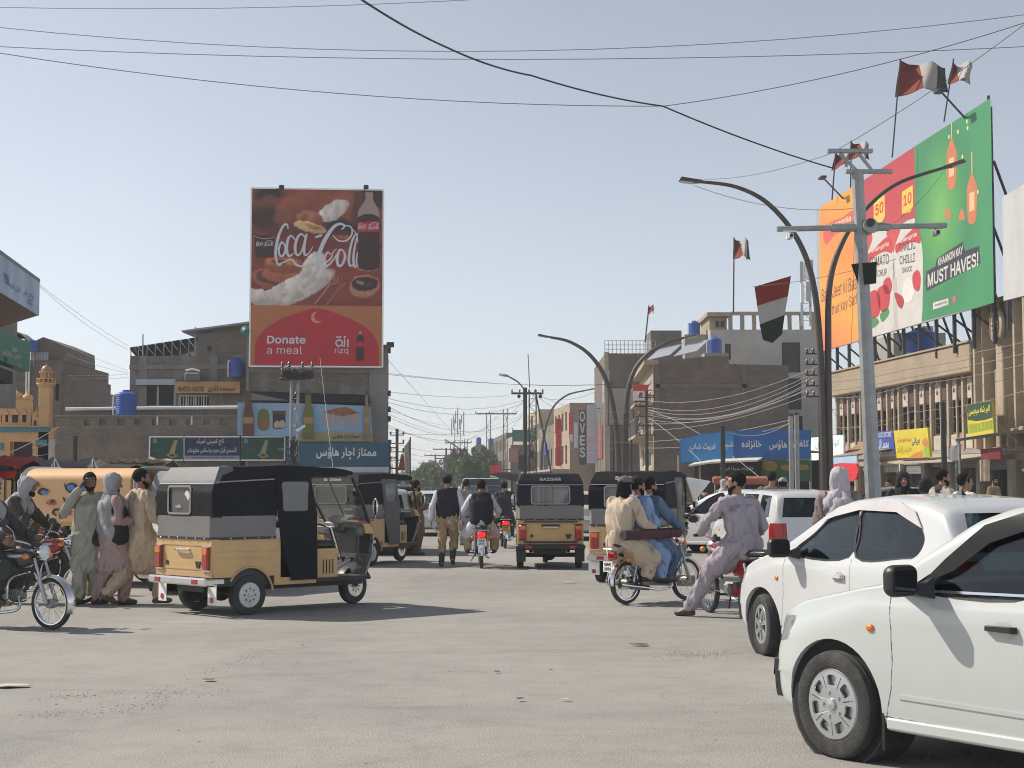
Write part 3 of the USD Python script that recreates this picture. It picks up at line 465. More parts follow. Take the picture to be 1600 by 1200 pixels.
ink(s, 'garlic', unary_union([Q([(428, 662), (433, 657), (438, 662), (436, 668), (429, 668)], 4), Q([(436, 661), (441, 656), (446, 662), (444, 668), (437, 668)], 4)]), INK('garlic', (196, 176, 150)), 0, 3)
for nm, px, m in (('bottle_cutout', 388.5, BRN), ('bottle_cutout', 482, GR), ('bottle_cutout', 573, INK('straw', (150, 124, 82)))):
    w = 8.5 if px < 570 else 4.5; yb = 680 if px < 400 else 684
    part(s, nm, ext(Q([(px - w * .42, 613), (px + w * .42, 613), (px + w * .55, 632), (px + w * .95, 650), (px + w, yb - 6), (px + w * .85, yb), (px - w * .85, yb), (px - w, yb - 6), (px - w * .95, 650), (px - w * .55, 632)], 3), -.12, -.02, 'y'), m, False)
    part(s, 'bottle_label', ext(Q([(px - w * .9, 652), (px + w * .9, 652), (px + w * .9, 662), (px - w * .9, 662)]), -.126, -.12, 'y'), INK('label_cream', (176, 140, 96)), False); part(s, 'bottle_cap', ext(Q([(px - w * .46, 611), (px + w * .46, 611), (px + w * .46, 618), (px - w * .46, 618)]), -.13, -.12, 'y'), MAROON, False)
ink(s, 'pavilion_roof', Q([(503, 644), (524, 638), (540, 635.5), (561, 645), (535, 651)]), ORR, 0, 2)
ink(s, 'pavilion', unary_union([Q([(504 + k * 7.3, 646), (509 + k * 7.3, 646), (508 + k * 7.3, 666 + (k % 3)), (505 + k * 7.3, 664)], 3) for k in range(8)]), INK('pale_pink', (196, 166, 150)), 0, 2)
ink(s, 'lettering', tpx(C2, 'ممتاز اچار ھاؤس', (520, 687), (561, 687), (520, 678), 'ar'), mat('black_ink', (.02, .02, .02)), 0, 2)
D = Plane.px(460, 60.2, 608, 60.5)
s, y = board('shop_fascia', 'teal shop fascia with large white lettering below the pickle sign', D, D.rect(461, 692, 608, 729), mat('teal_sign', lin((26, 76, 98)), .6, var=.15, scale=1.2, dirt=((.10, .12, .13), .5)), .15, .0)
ink(s, 'lettering', tpx(D, 'ممتاز اچار ھاؤس', (494, 719), (588, 719), (494, 699), 'ar'), PRINTW, y)
r = D.rect(461, 729.6, 608, 738); part(s, 'white_edge', bx(r[0], r[1], -.06, .2, r[2], r[3]), mat('dull_white', (.42, .42, .44), .7, var=.15), False)
# row of three boards over the brick building
E = Plane.px(234, 61.3, 450, 61.3)
GS = mat('green_sign', lin((20, 66, 52)), .6, var=.25, scale=1.0); NV = mat('navy_sign', lin((18, 30, 62)), .6, var=.1); AR = INK('dim_white', (198, 200, 206))
for x0_, x1_, lab in ((234.5, 286.5, 'dark green board with a book stand picture at the left of the navy sign'), (376.5, 444, 'dark green board with a book stand picture at the right of the navy sign')):
    s, y = board('picture_board', lab, E, E.rect(x0_, 683.5, x1_, 718), GS, .1, 0, WHITE)
    o = x0_ + 2
    ink(s, 'print', unary_union([E.poly([(o + 28, 708), (o + 36, 687), (o + 41, 688), (o + 36, 709)]), E.poly([(o + 23, 711), (o + 33, 706), (o + 42, 713), (o + 32, 716)]).difference(E.poly([(o + 27, 711), (o + 33, 708.5), (o + 38, 712.5), (o + 32, 714)]))]), INK('pale_gold', (170, 156, 112)), y); ink(s, 'lettering', tpx(E, 'تاج کمپنی', (o + 6, 706), (o + 20, 706), (o + 6, 700), 'ar'), INK('leaf_green', (86, 122, 62)), y)
    ink(s, 'emblem', E.poly([(o + 3, 686), (o + 6, 685), (o + 9, 687), (o + 8, 692), (o + 3, 692)], 4), INK('grey_emblem', (120, 140, 150)), y)
    if x0_ > 300: ink(s, 'lettering', tpx(E, 'جامع مسجد', (o + 55, 704), (o + 66, 704), (o + 55, 699), 'ar'), AR, y)
s, y = board('navy_sign', 'navy board with two lines of white script over the market roof', E, E.rect(288.5, 683.5, 375, 718), NV, .1, 0, WHITE)
ink(s, 'lettering', tpx(E, 'تاج کمپنی لمیٹڈ'.replace('ڈ', 'د'), (307, 696), (350, 696), (307, 685.5), 'ar'), AR, y); ink(s, 'lettering', tpx(E, 'لائسنس قرآن مجید و اسلامی مطبوعات'.replace('آ', 'ا').replace('ع', 'ع'), (293, 709), (370, 709), (293, 698), 'ar'), AR, y)
r = E.rect(288.5, 712, 375, 718); part(s, 'white_strip', bx(r[0], r[1], y - .006, y, r[2], r[3]), INK('strip_grey', (150, 156, 168)), False); ink(s, 'lettering', tpx(E, 'دفتر شاخ بازار کوئٹہ مطبوعات', (300, 717), (366, 717), (300, 713), 'ar'), NV, y - .006)
s, y = board('blue_side_board', 'narrow blue patterned board between the green board and the teal fascia', E, E.rect(447, 684, 459.5, 738), mat('blue_board', lin((44, 84, 124)), .6, var=.4, scale=3), .1, 0)
ink(s, 'print', unary_union([E.poly([(449, 688 + k * 9), (453, 686 + k * 9), (457, 690 + k * 9), (452, 694 + k * 9)], 3) for k in range(5)]), INK('ice', (150, 176, 190)), y)
# far left: corner building with curved sign hoardings, facing the road
F = Plane(P(-60, 760, 38.0), P(53, 760, 47.5)); zs0, zs1 = F.at(53, 490)[1], F.at(53, 437)[1]
t = at_plane('corner_block', 'dark corner building with stacked sign hoardings at the far left edge', 'building', F)
L_ = F.len
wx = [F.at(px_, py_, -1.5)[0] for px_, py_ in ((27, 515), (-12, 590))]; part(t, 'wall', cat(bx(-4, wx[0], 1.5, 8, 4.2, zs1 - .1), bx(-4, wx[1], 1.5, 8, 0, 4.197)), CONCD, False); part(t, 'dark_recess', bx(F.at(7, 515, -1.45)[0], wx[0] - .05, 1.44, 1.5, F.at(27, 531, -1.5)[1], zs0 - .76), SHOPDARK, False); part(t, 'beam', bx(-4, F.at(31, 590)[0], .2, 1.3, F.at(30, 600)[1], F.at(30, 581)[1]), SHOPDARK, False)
part(t, 'soffit', hull([(-2, 0, zs0), (L_, 0, zs0), (-2, 1.6, zs0 - .75), (L_ - 1.2, 1.6, zs0 - .75), (-2, 1.6, zs0), (L_ - .1, 1.6, zs0)]), mat('brown_soffit', (.20, .125, .085), .8), False)
part(t, 'roof_edge', bx(-2, L_ + .05, -.05, 1.8, zs1, zs1 + .12), CONCD, False)
s, y = board('faded_hoarding', 'faded pale blue sign hoarding high on the corner building at far left', F, (-2, L_, zs0, zs1), mat('faded_blue', lin((150, 166, 186)), .6, var=.3, scale=.8, dirt=(lin((86, 130, 170)), .8)), .3, .05)
ink(s, 'lettering', tpx(F, 'خان پلازہ', (12, 452), (30, 461), (12, 440), 'ar'), INK('slate', (80, 104, 136)), y); ink(s, 'lettering', unary_union([tpx(F, 'بازار', (33, 460), (50, 468), (33, 452), 'ar'), tpx(F, 'JCI', (40, 474), (48, 478), (40, 464), bold=True), F.poly([(2, 425), (10, 430), (12, 446), (6, 444)])]), INK('slate2', (70, 92, 130)), y)
r = (-2, F.at(44, 560)[0], F.at(44, 581)[1], F.at(44, 536)[1]); s, y = board('green_hoarding', 'green sign hoarding with red and white lettering on the far left corner building', F, r, mat('hoarding_green', lin((38, 104, 78)), .55, var=.1), .3, .05)
ink(s, 'lettering', tpx(F, 'خان بازار', (1, 555), (31, 563), (1, 546), 'ar'), INK('pinkish', (206, 150, 160)), y, 1); ink(s, 'lettering', unary_union([tpx(F, 'مرکز', (16, 549), (24, 551), (16, 541), 'ar'), tpx(F, '021', (26, 573), (30, 574), (26, 568))]), AR, y, 2); ink(s, 'emblem', F.poly([(2, 557), (9, 559), (6, 569)]), DK, y, 2)
# brick block behind it and shed
H = Plane.px(12, 78, 106, 78)
t = at_plane('brick_block', 'dark brick block with a sheet roof behind the little mosque', 'building', H); zt = H.at(90, 540)[1]
block(t, 0, H.len - .4, 0, H.at(60, 563)[1], 9, BRICK_B, [H.rect(86, 600, 97, 626)], roof=True)
part(t, 'upper_room', ext(H.poly([(46, 563), (46, 535), (66, 526), (98, 540), (99, 563)]), .2, 6, 'y'), BRICK_B, False); part(t, 'upper_wall', bx(H.at(92, 600)[0], H.len, .05, 8, 0, H.at(60, 585)[1]), BRICK_B, False)
r = H.rect(47, 550, 76, 566); part(t, 'shutter', cat([bx(r[0] + k * .13, r[0] + .11 + k * .13, .12, .2, r[2], r[3]) for k in range(int((r[1] - r[0]) / .13))]), GALV, False)
for px in (42, 46): a = H.at(px, 600)[0]; part(t, 'drain_pipe', tube([(a, -.1, 3), (a, -.1, H.at(px, 552)[1])], .05, 8), WHITE)
tk = H.world(H.at(51, 550)[0], -.4, H.at(51, 550)[1]); water_tank('water_tank', 'blue water tank beside the green hoarding on the dark brick block', tk, .38, .42 + .2)
t = thing('shed_canopy', 'yellowish arched sheet canopy between the two left hoardings', 'canopy', H.world(H.at(36, 534)[0], -.5, 0)); zc = H.at(36, 536)[1]
part(t, 'roof_sheet', loft([[(-.6 + u * 1.2, v, zc + .42 * math.sin(math.pi * u) + d) for u in np.linspace(0, 1, 9) for d in (0,)] + [(-.6 + u * 1.2, v, zc + .42 * math.sin(math.pi * u) + .05) for u in np.linspace(1, 0, 9)] for v in (-.6, .6)]), mat('fibre_sheet', (.34, .33, .2), .6), 30); part(t, 'post', cat([tube([(a, b, zc - 1.2), (a, b, zc)], .03, 6) for a in (-.55, .55) for b in (-.5, .5)]), GALV)
# little mosque
M_ = Plane.px(-12, 66, 82, 66)
t = at_plane('mosque', 'small ochre mosque with scalloped parapet domes behind the market', 'mosque', M_)
zb = M_.at(20, 668)[1]; gate = M_.rect(15, 690, 51, 724); fr = M_.poly([(-12, 668), (-12, 630), (-4, 622), (2, 617), (8, 622), (13, 622), (20, 614), (28, 622), (33, 622), (38, 617), (45, 623), (46, 630), (46, 668)])
wo = [M_.rect(-1, 648, 1, 660), M_.rect(5.5, 648, 10.5, 659), M_.rect(16, 648, 26.5, 660), M_.rect(32, 648, 39, 659.5)]
part(t, 'wall', cat(ext(holes(0, 0, 0, 0, wo, fr), .2, .5, 'y'), ext(holes(0, M_.len, 0, zb, [gate]), 0, .4, 'y'), bx(0, .3, .5, 5, 0, zb), bx(M_.len - .3, M_.len, .5, 5, 0, zb)), OCHRE, False)
part(t, 'teal_band', bx(-.02, M_.at(78, 670)[0], -.06, 0, *[M_.at(20, q)[1] for q in (675, 667)]), TEALP, False); part(t, 'ledge', bx(-.02, M_.at(79, 670)[0], -.12, 0, *[M_.at(20, q)[1] for q in (667, 665.5)]), OCHRE, False)
[part(t, 'teal_panel', bx(*q_[:2], -.04, 0, *q_[2:]), TEALP, False) for q_ in (M_.rect(56, 687, 74, 697), M_.rect(-8, 692, 6, 703))]; part(t, 'gate_recess', bx(gate[0], gate[1], .5, .6, gate[2], gate[3]), mat('dark_gate', (.05, .032, .022), .8), False)
for px, py, w in ((2, 624, 9), (20.5, 622, 11), (38.5, 624, 9)): q = M_.at(px, py); rr = w / 36.4; part(t, 'dome', lathe([(0, 0), (rr, 0), (rr * 1.06, rr * .35), (rr * .8, rr * .75), (rr * .35, rr), (.03, rr * 1.25), (.02, rr * 1.6), (0, rr * 1.62)], 20, 'z', (q[0], .35, q[1])), OCHRE, 40)
for i, w in enumerate(wo): window(t, w[0], w[1], w[2], w[3], .32, mat('dark_gate', (.05, .032, .022)), DPANE, 2, 1, .04)
for i, w in enumerate(wo[1:]): xm = (w[0] + w[1]) / 2; part(t, 'window_arch', ext(Polygon([(w[0] - .05, w[3]), (w[1] + .05, w[3]), (w[1] - .04, w[3] + .16), (xm, w[3] + .3), (w[0] + .04, w[3] + .16)]), .15, .2, 'y'), OCHRE, False)
q = M_.at(53.5, 668); part(t, 'kiosk', bx(q[0] - .13, q[0] + .13, .1, .45, zb, zb + .47), OCHRE, False); part(t, 'kiosk_dome', lathe([(.17, 0), (.19, .08), (.12, .22), (.02, .3), (.015, .5), (0, .5)], 16, 'z', (q[0], .28, zb + .47)), OCHRE, 40); part(t, 'kiosk_opening', ext(Polygon([(q[0] - .05, zb + .06), (q[0] + .05, zb + .06), (q[0] + .05, zb + .28), (q[0], zb + .34), (q[0] - .05, zb + .28)]), .09, .1, 'y'), SHOPDARK, False)
q = M_.at(68, 668); zq = lambda py: M_.at(68, py)[1]
mn = at_plane('minaret', 'slim ochre minaret with a small dome at the right of the mosque', 'minaret', M_)
part(mn, 'shaft', bx(q[0] - .24, q[0] + .24, 0, .48, 0, zq(603), .02), OCHRE, 30); part(mn, 'balcony', lathe([(.24, zq(606)), (.42, zq(600)), (.42, zq(598)), (.0, zq(598))], 12, 'z', (q[0], .24, 0)), OCHRE, 30)
part(mn, 'balcony_rail', cat([bx(q[0] + .38 * math.cos(a) - .025, q[0] + .38 * math.cos(a) + .025, .24 + .38 * math.sin(a) - .025, .24 + .38 * math.sin(a) + .025, zq(598), zq(592)) for a in np.arange(12) * math.pi / 6] + [lathe([(.36, zq(592.5)), (.41, zq(592.5)), (.41, zq(591)), (.36, zq(591))], 12, 'z', (q[0], .24, 0))]), OCHRE, False)
part(mn, 'lantern', cat([bx(q[0] + .2 * math.cos(a) - .04, q[0] + .2 * math.cos(a) + .04, .24 + .2 * math.sin(a) - .04, .24 + .2 * math.sin(a) + .04, zq(598), zq(582)) for a in np.arange(8) * math.pi / 4] + [lathe([(.3, zq(582)), (.3, zq(580)), (0, zq(580))], 16, 'z', (q[0], .24, 0))]), OCHRE, False)
part(mn, 'dome', lathe([(.2, zq(580)), (.22, zq(577)), (.16, zq(572.5)), (.03, zq(570)), (.02, zq(566)), (0, zq(566))], 20, 'z', (q[0], .24, 0)), mat('copper_dome', (.38, .2, .09), .45), 40)
# low roofs between mosque and brick building, far tanks
J = Plane.px(72, 120, 168, 120)
t = at_plane('roof_block', 'stepped far rooftops seen over the left brick building', 'building', J)
block(t, J.at(100, 600)[0], J.at(134, 600)[0], 0, J.at(110, 607)[1], 10, BRICK_B, []); part(t, 'rear_block', bx(J.at(112, 600)[0], J.at(122, 600)[0], -.1, 6, 0, J.at(110, 594)[1]), CONCD, False); part(t, 'side_block', bx(J.at(120, 600)[0], J.at(146, 600)[0], 1, 9, 0, J.at(140, 628)[1]), BRICK_A, False)
for px, w, py in ((139, 5.5, 620), (153, 7, 628.5)): q = J.at(px, py); tk = J.world(q[0], 1, J.at(px, 639)[1]); water_tank('water_tank', f'distant blue water tank, the {"left" if px < 145 else "right"} one behind the long low brick building', tk, w / 20, (q[1] - J.at(px, 639)[1]) * 1.05)
t = at_plane('whitewashed_wall', 'narrow whitewashed brick wall between mosque and brick building', 'wall', A); part(t, 'wall', bx(A.at(76, 700)[0], -.02, .1, .35, 0, A.at(80, 685)[1]), mat('whitewash', (.42, .4, .37), .85, var=.25, scale=2), False); part(t, 'coping', bx(A.at(76, 700)[0], -.02, .06, .4, A.at(80, 685)[1], A.at(80, 684)[1]), CONCD, False)
# ================================================================ RIGHT SIDE BUILDINGS
R = Plane(P(1303, 760, 79), P(1636, 760, 55.5))                      # long facade along the road, running towards the camera to the right
rx = lambda px, py=640: R.at(px, py)[0]
zc0, zc1 = 6.15, 7.35                                                # cornice
xt = rx(1526)
t = at_plane('arcade_building', 'long sandy two storey shop building with upright fins and a heavy cornice', 'building', R)
fin_px = [1304, 1322, 1341, 1362, 1383, 1401, 1427, 1451, 1478, 1501, 1526]
fx = [rx(p) for p in fin_px]
ops = []
shops = np.linspace(0.3, R.len - .3, 9)
for a, b in zip(shops[:-1], shops[1:]): ops.append((a + .25, b - .25, 0, 2.55))
for a, b in zip(fx[:-1], fx[1:]): ops.append((a + .16, b - .16, 3.75, 5.2))
part(t, 'wall', cat(ext(holes(0, R.len, 0, zc0, ops), .22, .6, 'y'), bx(0, .3, .6, 8, 0, zc0), bx(R.len - .3, R.len, .6, 8, 0, zc0), bx(0, R.len, 7.6, 8, 0, zc0)), CREAM2, False)
part(t, 'roof', bx(0, R.len, .6, 8, zc0 + .35, zc0 + .55), CONC, False); part(t, 'floor_slab', bx(0, R.len, .1, 7.7, 2.9, 3.1), CONC, False)
part(t, 'cornice', cat(bx(-.1, xt, -.25, .75, zc0, zc1, .05), bx(-.15, xt, -.32, .6, zc1, zc1 + .08)), CREAM2, False)
for a in fx: part(t, 'fin', bx(a - .09, a + .09, .07, .22, 3.05, zc0, .01), CREAM, False)
for i, (a, b) in enumerate(zip(fx[:-1], fx[1:])):
    m = (a + b) / 2
    window(t, a + .16, b - .16, 3.75, 5.2, .222, mat('brown_frame', (.09, .055, .035), .7), DPANE, 2, 2, .07)
    part(t, 'fin', bx(m - .05, m + .05, .13, .22, 3.05, zc0, .01), CREAM, False)
    k = part(t, 'white_panel', ext(Polygon([(a + .3, 5.18), (m - .12, 5.18), (m - .12, 5.9), ((a + m) / 2 + .09, 6.1), (a + .3, 5.9)]), .175, .219, 'y'), mat('dirty_white', (.44, .40, .35), .8, var=.16, dirt=((.34, .26, .2), .5)), False)
    part(k, 'vent_hole', ext(Polygon([((a + m) / 2 - .03, 5.5), ((a + m) / 2 + .2, 5.5), ((a + m) / 2 + .09, 5.75)]), .16, .175, 'y'), MAROON, False)
    part(t, 'maroon_strip', bx(m + .07, b - .1, .19, .219, 5.22, zc0), MAROON, False); part(t, 'low_panel', bx(a + .1, m - .07, .15, .219, 3.1, 3.72, .02), mat('dirty_white', (.44, .40, .35)), False); part(t, 'low_panel', bx(m + .07, b - .1, .17, .219, 3.1, 3.6, .02), mat('pink_paint', (.36, .2, .17), .8, var=.2, dirt=((.5, .4, .3), .6)), False)
# tower bay
zt = R.at(1560, 474)[1]
part(t, 'tower_wall', cat(ext(holes(xt, R.len, zc0 + .003, zt, []), .3, .8, 'y'), bx(xt, xt + .3, .8, 5, zc0 + .003, zt), bx(xt, xt + .25, .0, .3, 3.1, zt)), CREAM, False); part(t, 'tower_cap', bx(xt - .1, R.len, -.25, .85, zt, zt + .18, .03), CREAM2, False)
tf = [rx(p, 560) for p in (1527, 1541, 1566, 1577, 1590, 1606)]
for a in tf: part(t, 'tower_fin', bx(a - .08, a + .08, -.15, .3, 3.05, zt, .01), CREAM, False)
for a, b in ((0, 1), (1, 2), (3, 4)): part(t, 'tower_window', bx(tf[a] + .1, tf[b] - .1, .27, .299, 4.0, zc0 - .1), DPANE, False)
q = R.at(1571.5, 508); cx, cz = q
part(t, 'spine', bx(cx - .3, cx + .3, -.3, -.1, 3.6, cz, .04), CREAM, False)
part(t, 'clock_disc', tm(lathe([(0, 0), (.62, 0), (.62, .12), (.5, .16), (.5, .12), (0, .12)], 28, 'y').vertices * [.9, -1, 1.15] + [cx, -.3, cz], lathe([(0, 0), (.62, 0), (.62, .12), (.5, .16), (.5, .12), (0, .12)], 28, 'y').faces[:, ::-1]), CREAM, 40)
for k in range(12): a = k * math.pi / 6; part(t, 'clock_mark', ball((cx + .3 * math.cos(a) * .9, -.43, cz + .3 * math.sin(a) * 1.15), .05, sub=1), CREAM2)
for a, b in ((0, 1), (2, 3), (4, 5)): part(t, 'pink_panel', bx(tf[a] + .1, tf[b] - .1, .1, .299, 3.1, 3.95), mat('pink_paint', (.36, .2, .17)), False)
for i, (a, b) in enumerate(zip(shops[:-1], shops[1:])):
    part(t, 'shop_back', bx(a, b, 2.4 + .1 * (i % 2), 2.5 + .1 * (i % 2), 0, 2.85), mat(('shop_goods_a', 'shop_goods_b', 'shop_goods_c')[i % 3], ((.10, .07, .05), (.07, .075, .08), (.12, .09, .05))[i % 3], .9, var=.9, scale=2.5), False)
    part(t, 'shop_pier', bx(a - .2, a + .2, .05, .219, 0, 2.6), mat('dirty_white', (.44, .40, .35)), False)
    part(t, 'shop_shutter', cat([bx(a + .3, b - .3, .3, .33, 2.5 - k * .09, 2.5 - k * .09 + .075) for k in range(2 + (i * 5) % 4)]), GALV, False)
# shop canopies in front
def canopy(name, label, pts, y0, m, th=.06, posts=True, drop=.35):
    """pts: photo points of the front edge, left to right; the sheet runs back to the wall, rising."""
    c = at_plane(name, label, 'canopy', R); v = [R.at(*p, -y0) if False else R.at(p[0], p[1], -(-y0)) for p in pts]
    for i, (a, b) in enumerate(zip(v[:-1], v[1:])): part(c, 'sheet', quad((a[0], -y0, a[1]), (b[0], -y0, b[1]), (b[0], .3, b[1] + drop), (a[0], .3, a[1] + drop), th), m, False)
    if posts:
        for a in (v[0], v[-1]): part(c, 'post', tube([(a[0] + .1 * (1 if a is v[0] else -1), -y0 + .1, 0), (a[0] + .1 * (1 if a is v[0] else -1), -y0 + .1, a[1])], .045, 8), GALV)
    return c, v
TIN = mat('rusty_tin', (.30, .25, .20), .7, .2, var=.25, scale=2, dirt=((.16, .09, .05), .7)); 
canopy('tin_canopy', 'dusty tin canopy over the shops below the yellow sign', [(1350, 719), (1400, 724), (1455, 722), (1492, 720)], 2.2, mat('dusty_canvas', (.38, .33, .26), .85, var=.2, dirt=((.2, .16, .12), .6)))
c, v = canopy('dark_canopy', 'dark thin canopy slab at the right edge over the shop entrance', [(1493, 688), (1545, 680), (1600, 674), (1640, 668)], 2.4, DARK, .1)
part(c, 'rubble', cat([bx(x, x + .25 + .1 * (i % 3), -1.6 + .13 * (i % 5), -1.2, v[1][1] + .12, v[1][1] + .25 + .05 * (i % 2), .03) for i, x in enumerate(np.linspace(v[1][0], v[-1][0], 14))]), CREAM2, False, kind='stuff')
c = at_plane('slatted_awning', 'steep timber slat awning on the sandy shop building', 'awning', R); a, b = R.at(1311, 712, 1.6), R.at(1343, 712, 1.6); top = R.at(1340, 678, .2)
for k in range(9): f0, f1 = k / 9 + .01, (k + 1) / 9 - .01; part(c, 'slat', quad((a[0] + (b[0] - a[0]) * f0, -1.6, a[1]), (a[0] + (b[0] - a[0]) * f1, -1.6, a[1]), (a[0] + (b[0] - a[0]) * f1 + .3, .2, top[1]), (a[0] + (b[0] - a[0]) * f0 + .3, .2, top[1]), .03), WOOD, False)
for f in (.05, .95): part(c, 'rafter', tube([(a[0] + (b[0] - a[0]) * f, -1.6, a[1] - .05), (a[0] + (b[0] - a[0]) * f + .3, .2, top[1] - .05)], .035, 6), WOOD)
# signs on it
YEL = mat('yellow_sign', tuple(np.array(lin((222, 200, 52))) * .75), .55, var=.10, scale=1.2); 
R2 = Plane(R.world(0, -1.9, 0), R.world(10, -1.9, 0))
s, y = board('yellow_sign', 'bright yellow shop sign with red and blue script over the dusty tin canopy', R2, None, YEL, .1, 0, None, shape=R2.poly([(1396, 673), (1449, 668), (1453, 714), (1401, 716)]))
ink(s, 'print', unary_union([R2.poly([(1418, 716), (1430, 708), (1442, 704), (1443, 715)]), R2.poly([(1441, 690), (1447, 684), (1450, 690), (1451, 700), (1444, 697)], 4)]), INK('orange2', (214, 138, 60)), y); ink(s, 'print', R2.poly([(1444, 702), (1449, 698), (1452, 706), (1451, 713), (1445, 713)], 3), INK('lime', (150, 190, 60)), y, 2)
ink(s, 'lettering', tpx(R2, 'سندھ فوڈ سنٹر'.replace('ڈ', 'د'), (1402, 694), (1424, 692), (1402, 682), 'ar'), INK('red3', (190, 120, 40)), y); ink(s, 'lettering', tpx(R2, 'بریانی', (1425, 697), (1437, 695), (1425, 684), 'ar'), INK('royal', (40, 50, 130)), y); ink(s, 'lettering', tpx(R2, 'حیدرآباد'.replace('آ', 'ا'), (1402, 711), (1424, 709), (1402, 697), 'ar'), INK('darkgold', (176, 150, 30)), y)
s, y = board('blue_store_sign', 'blue and white store sign left of the yellow sign', R2, None, mat('royal_sign', lin((44, 66, 138)), .55, var=.1), .1, .0, None, shape=R2.poly([(1352, 675), (1395, 672.5), (1398, 705), (1352, 707)]))
ink(s, 'lettering', tpx(R2, 'FOOD STORE', (1369, 684), (1393, 682.5), (1369, 676), bold=True), INK('sky', (190, 200, 220)), y); ink(s, 'lettering', tpx(R2, 'محمد اللہ', (1371, 702), (1389, 700), (1371, 687), 'ar'), INK('sky', (190, 200, 220)), y)
ink(s, 'print', R2.poly([(1352, 675), (1361, 674.5), (1361, 706.5), (1352, 707)]), INK('paleblue', (160, 176, 200)), y)
R3 = Plane(R.world(0, -.9, 0), R.world(10, -.9, 0))
s, y = board('green_yellow_sign', 'green and yellow shop sign hung above the dark canopy at right', R3, None, YEL, .1, 0, None, shape=R3.poly([(1510, 632), (1549, 626), (1553, 679), (1513, 685)]))
ink(s, 'print', R3.poly([(1510.4, 632), (1549, 626.3), (1551, 652), (1540, 656), (1525, 658), (1512, 656)]), INK('bottle_green', (42, 74, 46)), y); ink(s, 'print', R3.poly([(1513, 662), (1530, 661), (1552, 656), (1553, 670), (1513, 678)]), INK('lime', (150, 190, 60)), y)
ink(s, 'lettering', tpx(R3, 'اکبر شاہ میڈیسن'.replace('ڈ', 'د'), (1514, 651), (1547, 645), (1514, 638), 'ar'), INK('lemon', (228, 214, 40)), y, 2); ink(s, 'lettering', tpx(R3, '081333', (1516, 676), (1550, 669), (1516, 664), bold=True), INK('darkgold', (176, 150, 30)), y, 2)
s, y = board('pale_sign', 'pale washed out sign board behind the lamp posts', R2, None, mat('pale_board', lin((206, 220, 220)), .6, var=.15, scale=1), .08, 0, None, shape=R2.poly([(1266, 684), (1318, 679), (1318, 714), (1268, 720)])); ink(s, 'lettering', tpx(R2, 'کوئٹہ ہوٹل', (1274, 703), (1312, 698), (1274, 690), 'ar'), INK('greyprint', (180, 196, 200)), y)
s, y = board('red_sign', 'dark red shop sign in the shade under the dark canopy', R2, None, mat('dark_red_sign', lin((110, 26, 30)), .6), .08, 0, None, shape=R2.poly([(1532, 702), (1563, 699), (1563, 717), (1533, 719)]))
ink(s, 'lettering', tpx(R2, 'BURGER', (1536, 709), (1558, 707), (1536, 704), bold=True), INK('rose', (170, 70, 70)), y)
t = at_plane('cloth_stall', 'stall with light blue and red cloth hangings beside the lamp posts', 'stall', R2); r = R2.rect(1297, 712, 1341, 726, 1.5)
part(t, 'blue_cloth', ext(R2.poly([(1297, 713), (1340, 711), (1341, 725), (1296, 727)], 0, 1.5), -1.52, -1.48, 'y'), mat('light_blue_cloth', lin((150, 178, 204)), .9), False)
_rc = ext(R2.poly([(1293, 728), (1341, 724), (1341, 748), (1330, 752), (1318, 747), (1306, 752), (1294, 746)], 2, 1.5), -1.6, -1.56, 'y'); part(t, 'red_cloth', _rc, mat('red_cloth', lin((196, 36, 48)), .9, var=.2), False)
for px in (1297, 1340): a = R2.at(px, 720, 1.5); part(t, 'post', tube([(a[0], -1.5, 0), (a[0], -1.5, a[1] + .3)], .04, 6), WOOD)
part(t, 'roof_sheet', quad((r[0], -1.55, r[3] + .02), (r[1], -1.55, r[3] + .05), (r[1], 0, r[3] + .3), (r[0], 0, r[3] + .3), .04), TIN, False)
for i, (px, py, w_, h_) in enumerate(((1500, 748, 10, 26), (1545, 744, 12, 30))):
    r = R2.rect(px, py - h_ / 2, px + w_, py + h_ / 2); t = at_plane('hanging_cloth', ('grey tarpaulin hung below the dark canopy edge', 'beige cloth bundle hanging at the shop entrance on the right')[i], 'cloth', R2)
    r = (R2.rect(1494, 696, 1515, 720), R2.rect(1545, 718, 1556, 752))[i]; pts = [(r[0] + (r[1] - r[0]) * u, -.3 + .12 * math.sin(u * 12 + i), 0) for u in np.linspace(0, 1, 12)]
    part(t, 'cloth', loft([[(p[0], p[1], z) for p in pts] + [(p[0], p[1] + .02, z) for p in pts[::-1]] for z in (r[2], (r[2] + r[3]) / 2, r[3])]), mat(('grey_tarp', 'beige_cloth')[i], ((.24, .24, .235), (.42, .34, .25))[i], .9, var=.2), 40)
    part(t, 'rope', tube([(r[0], -.28, r[3] - .03), (r[1], -.28, r[3] + .02)], .015, 5), DARK)
# huge roof billboard
Bp = Plane(P(1281, 760, 82), P(1550, 760, 58))
face = Bp.poly([(1281, 325), (1545, 153), (1553, 473), (1300, 545)]); x0, x1 = 0, Bp.len
z0a, z0b, z1a, z1b = Bp.at(1281, 550)[1], Bp.at(1552, 473)[1], Bp.at(1281, 324)[1], Bp.at(1548, 153)[1]
z0, z1 = (z0a + z0b) / 2, (z1a + z1b) / 2
bb = at_plane('roof_billboard', 'huge green and orange sauce billboard on a steel frame over the shop roofs', 'billboard', Bp)
part(bb, 'panel', hull([(x, y, z) for y in (0, .1) for x, z in ((x0, z0a), (x1, z0b), (x1, z1b), (x0, z1a))]), mat('banner_back', (.3, .3, .3)), False)
bq = lambda pts, n=0: Bp.poly(pts, n).intersection(face.buffer(-.02))
ORG = INK('sunny_orange', (240, 160, 70)); GRN = INK('leaf', (58, 140, 84)); REDS = INK('warm_red', (206, 70, 62)); 
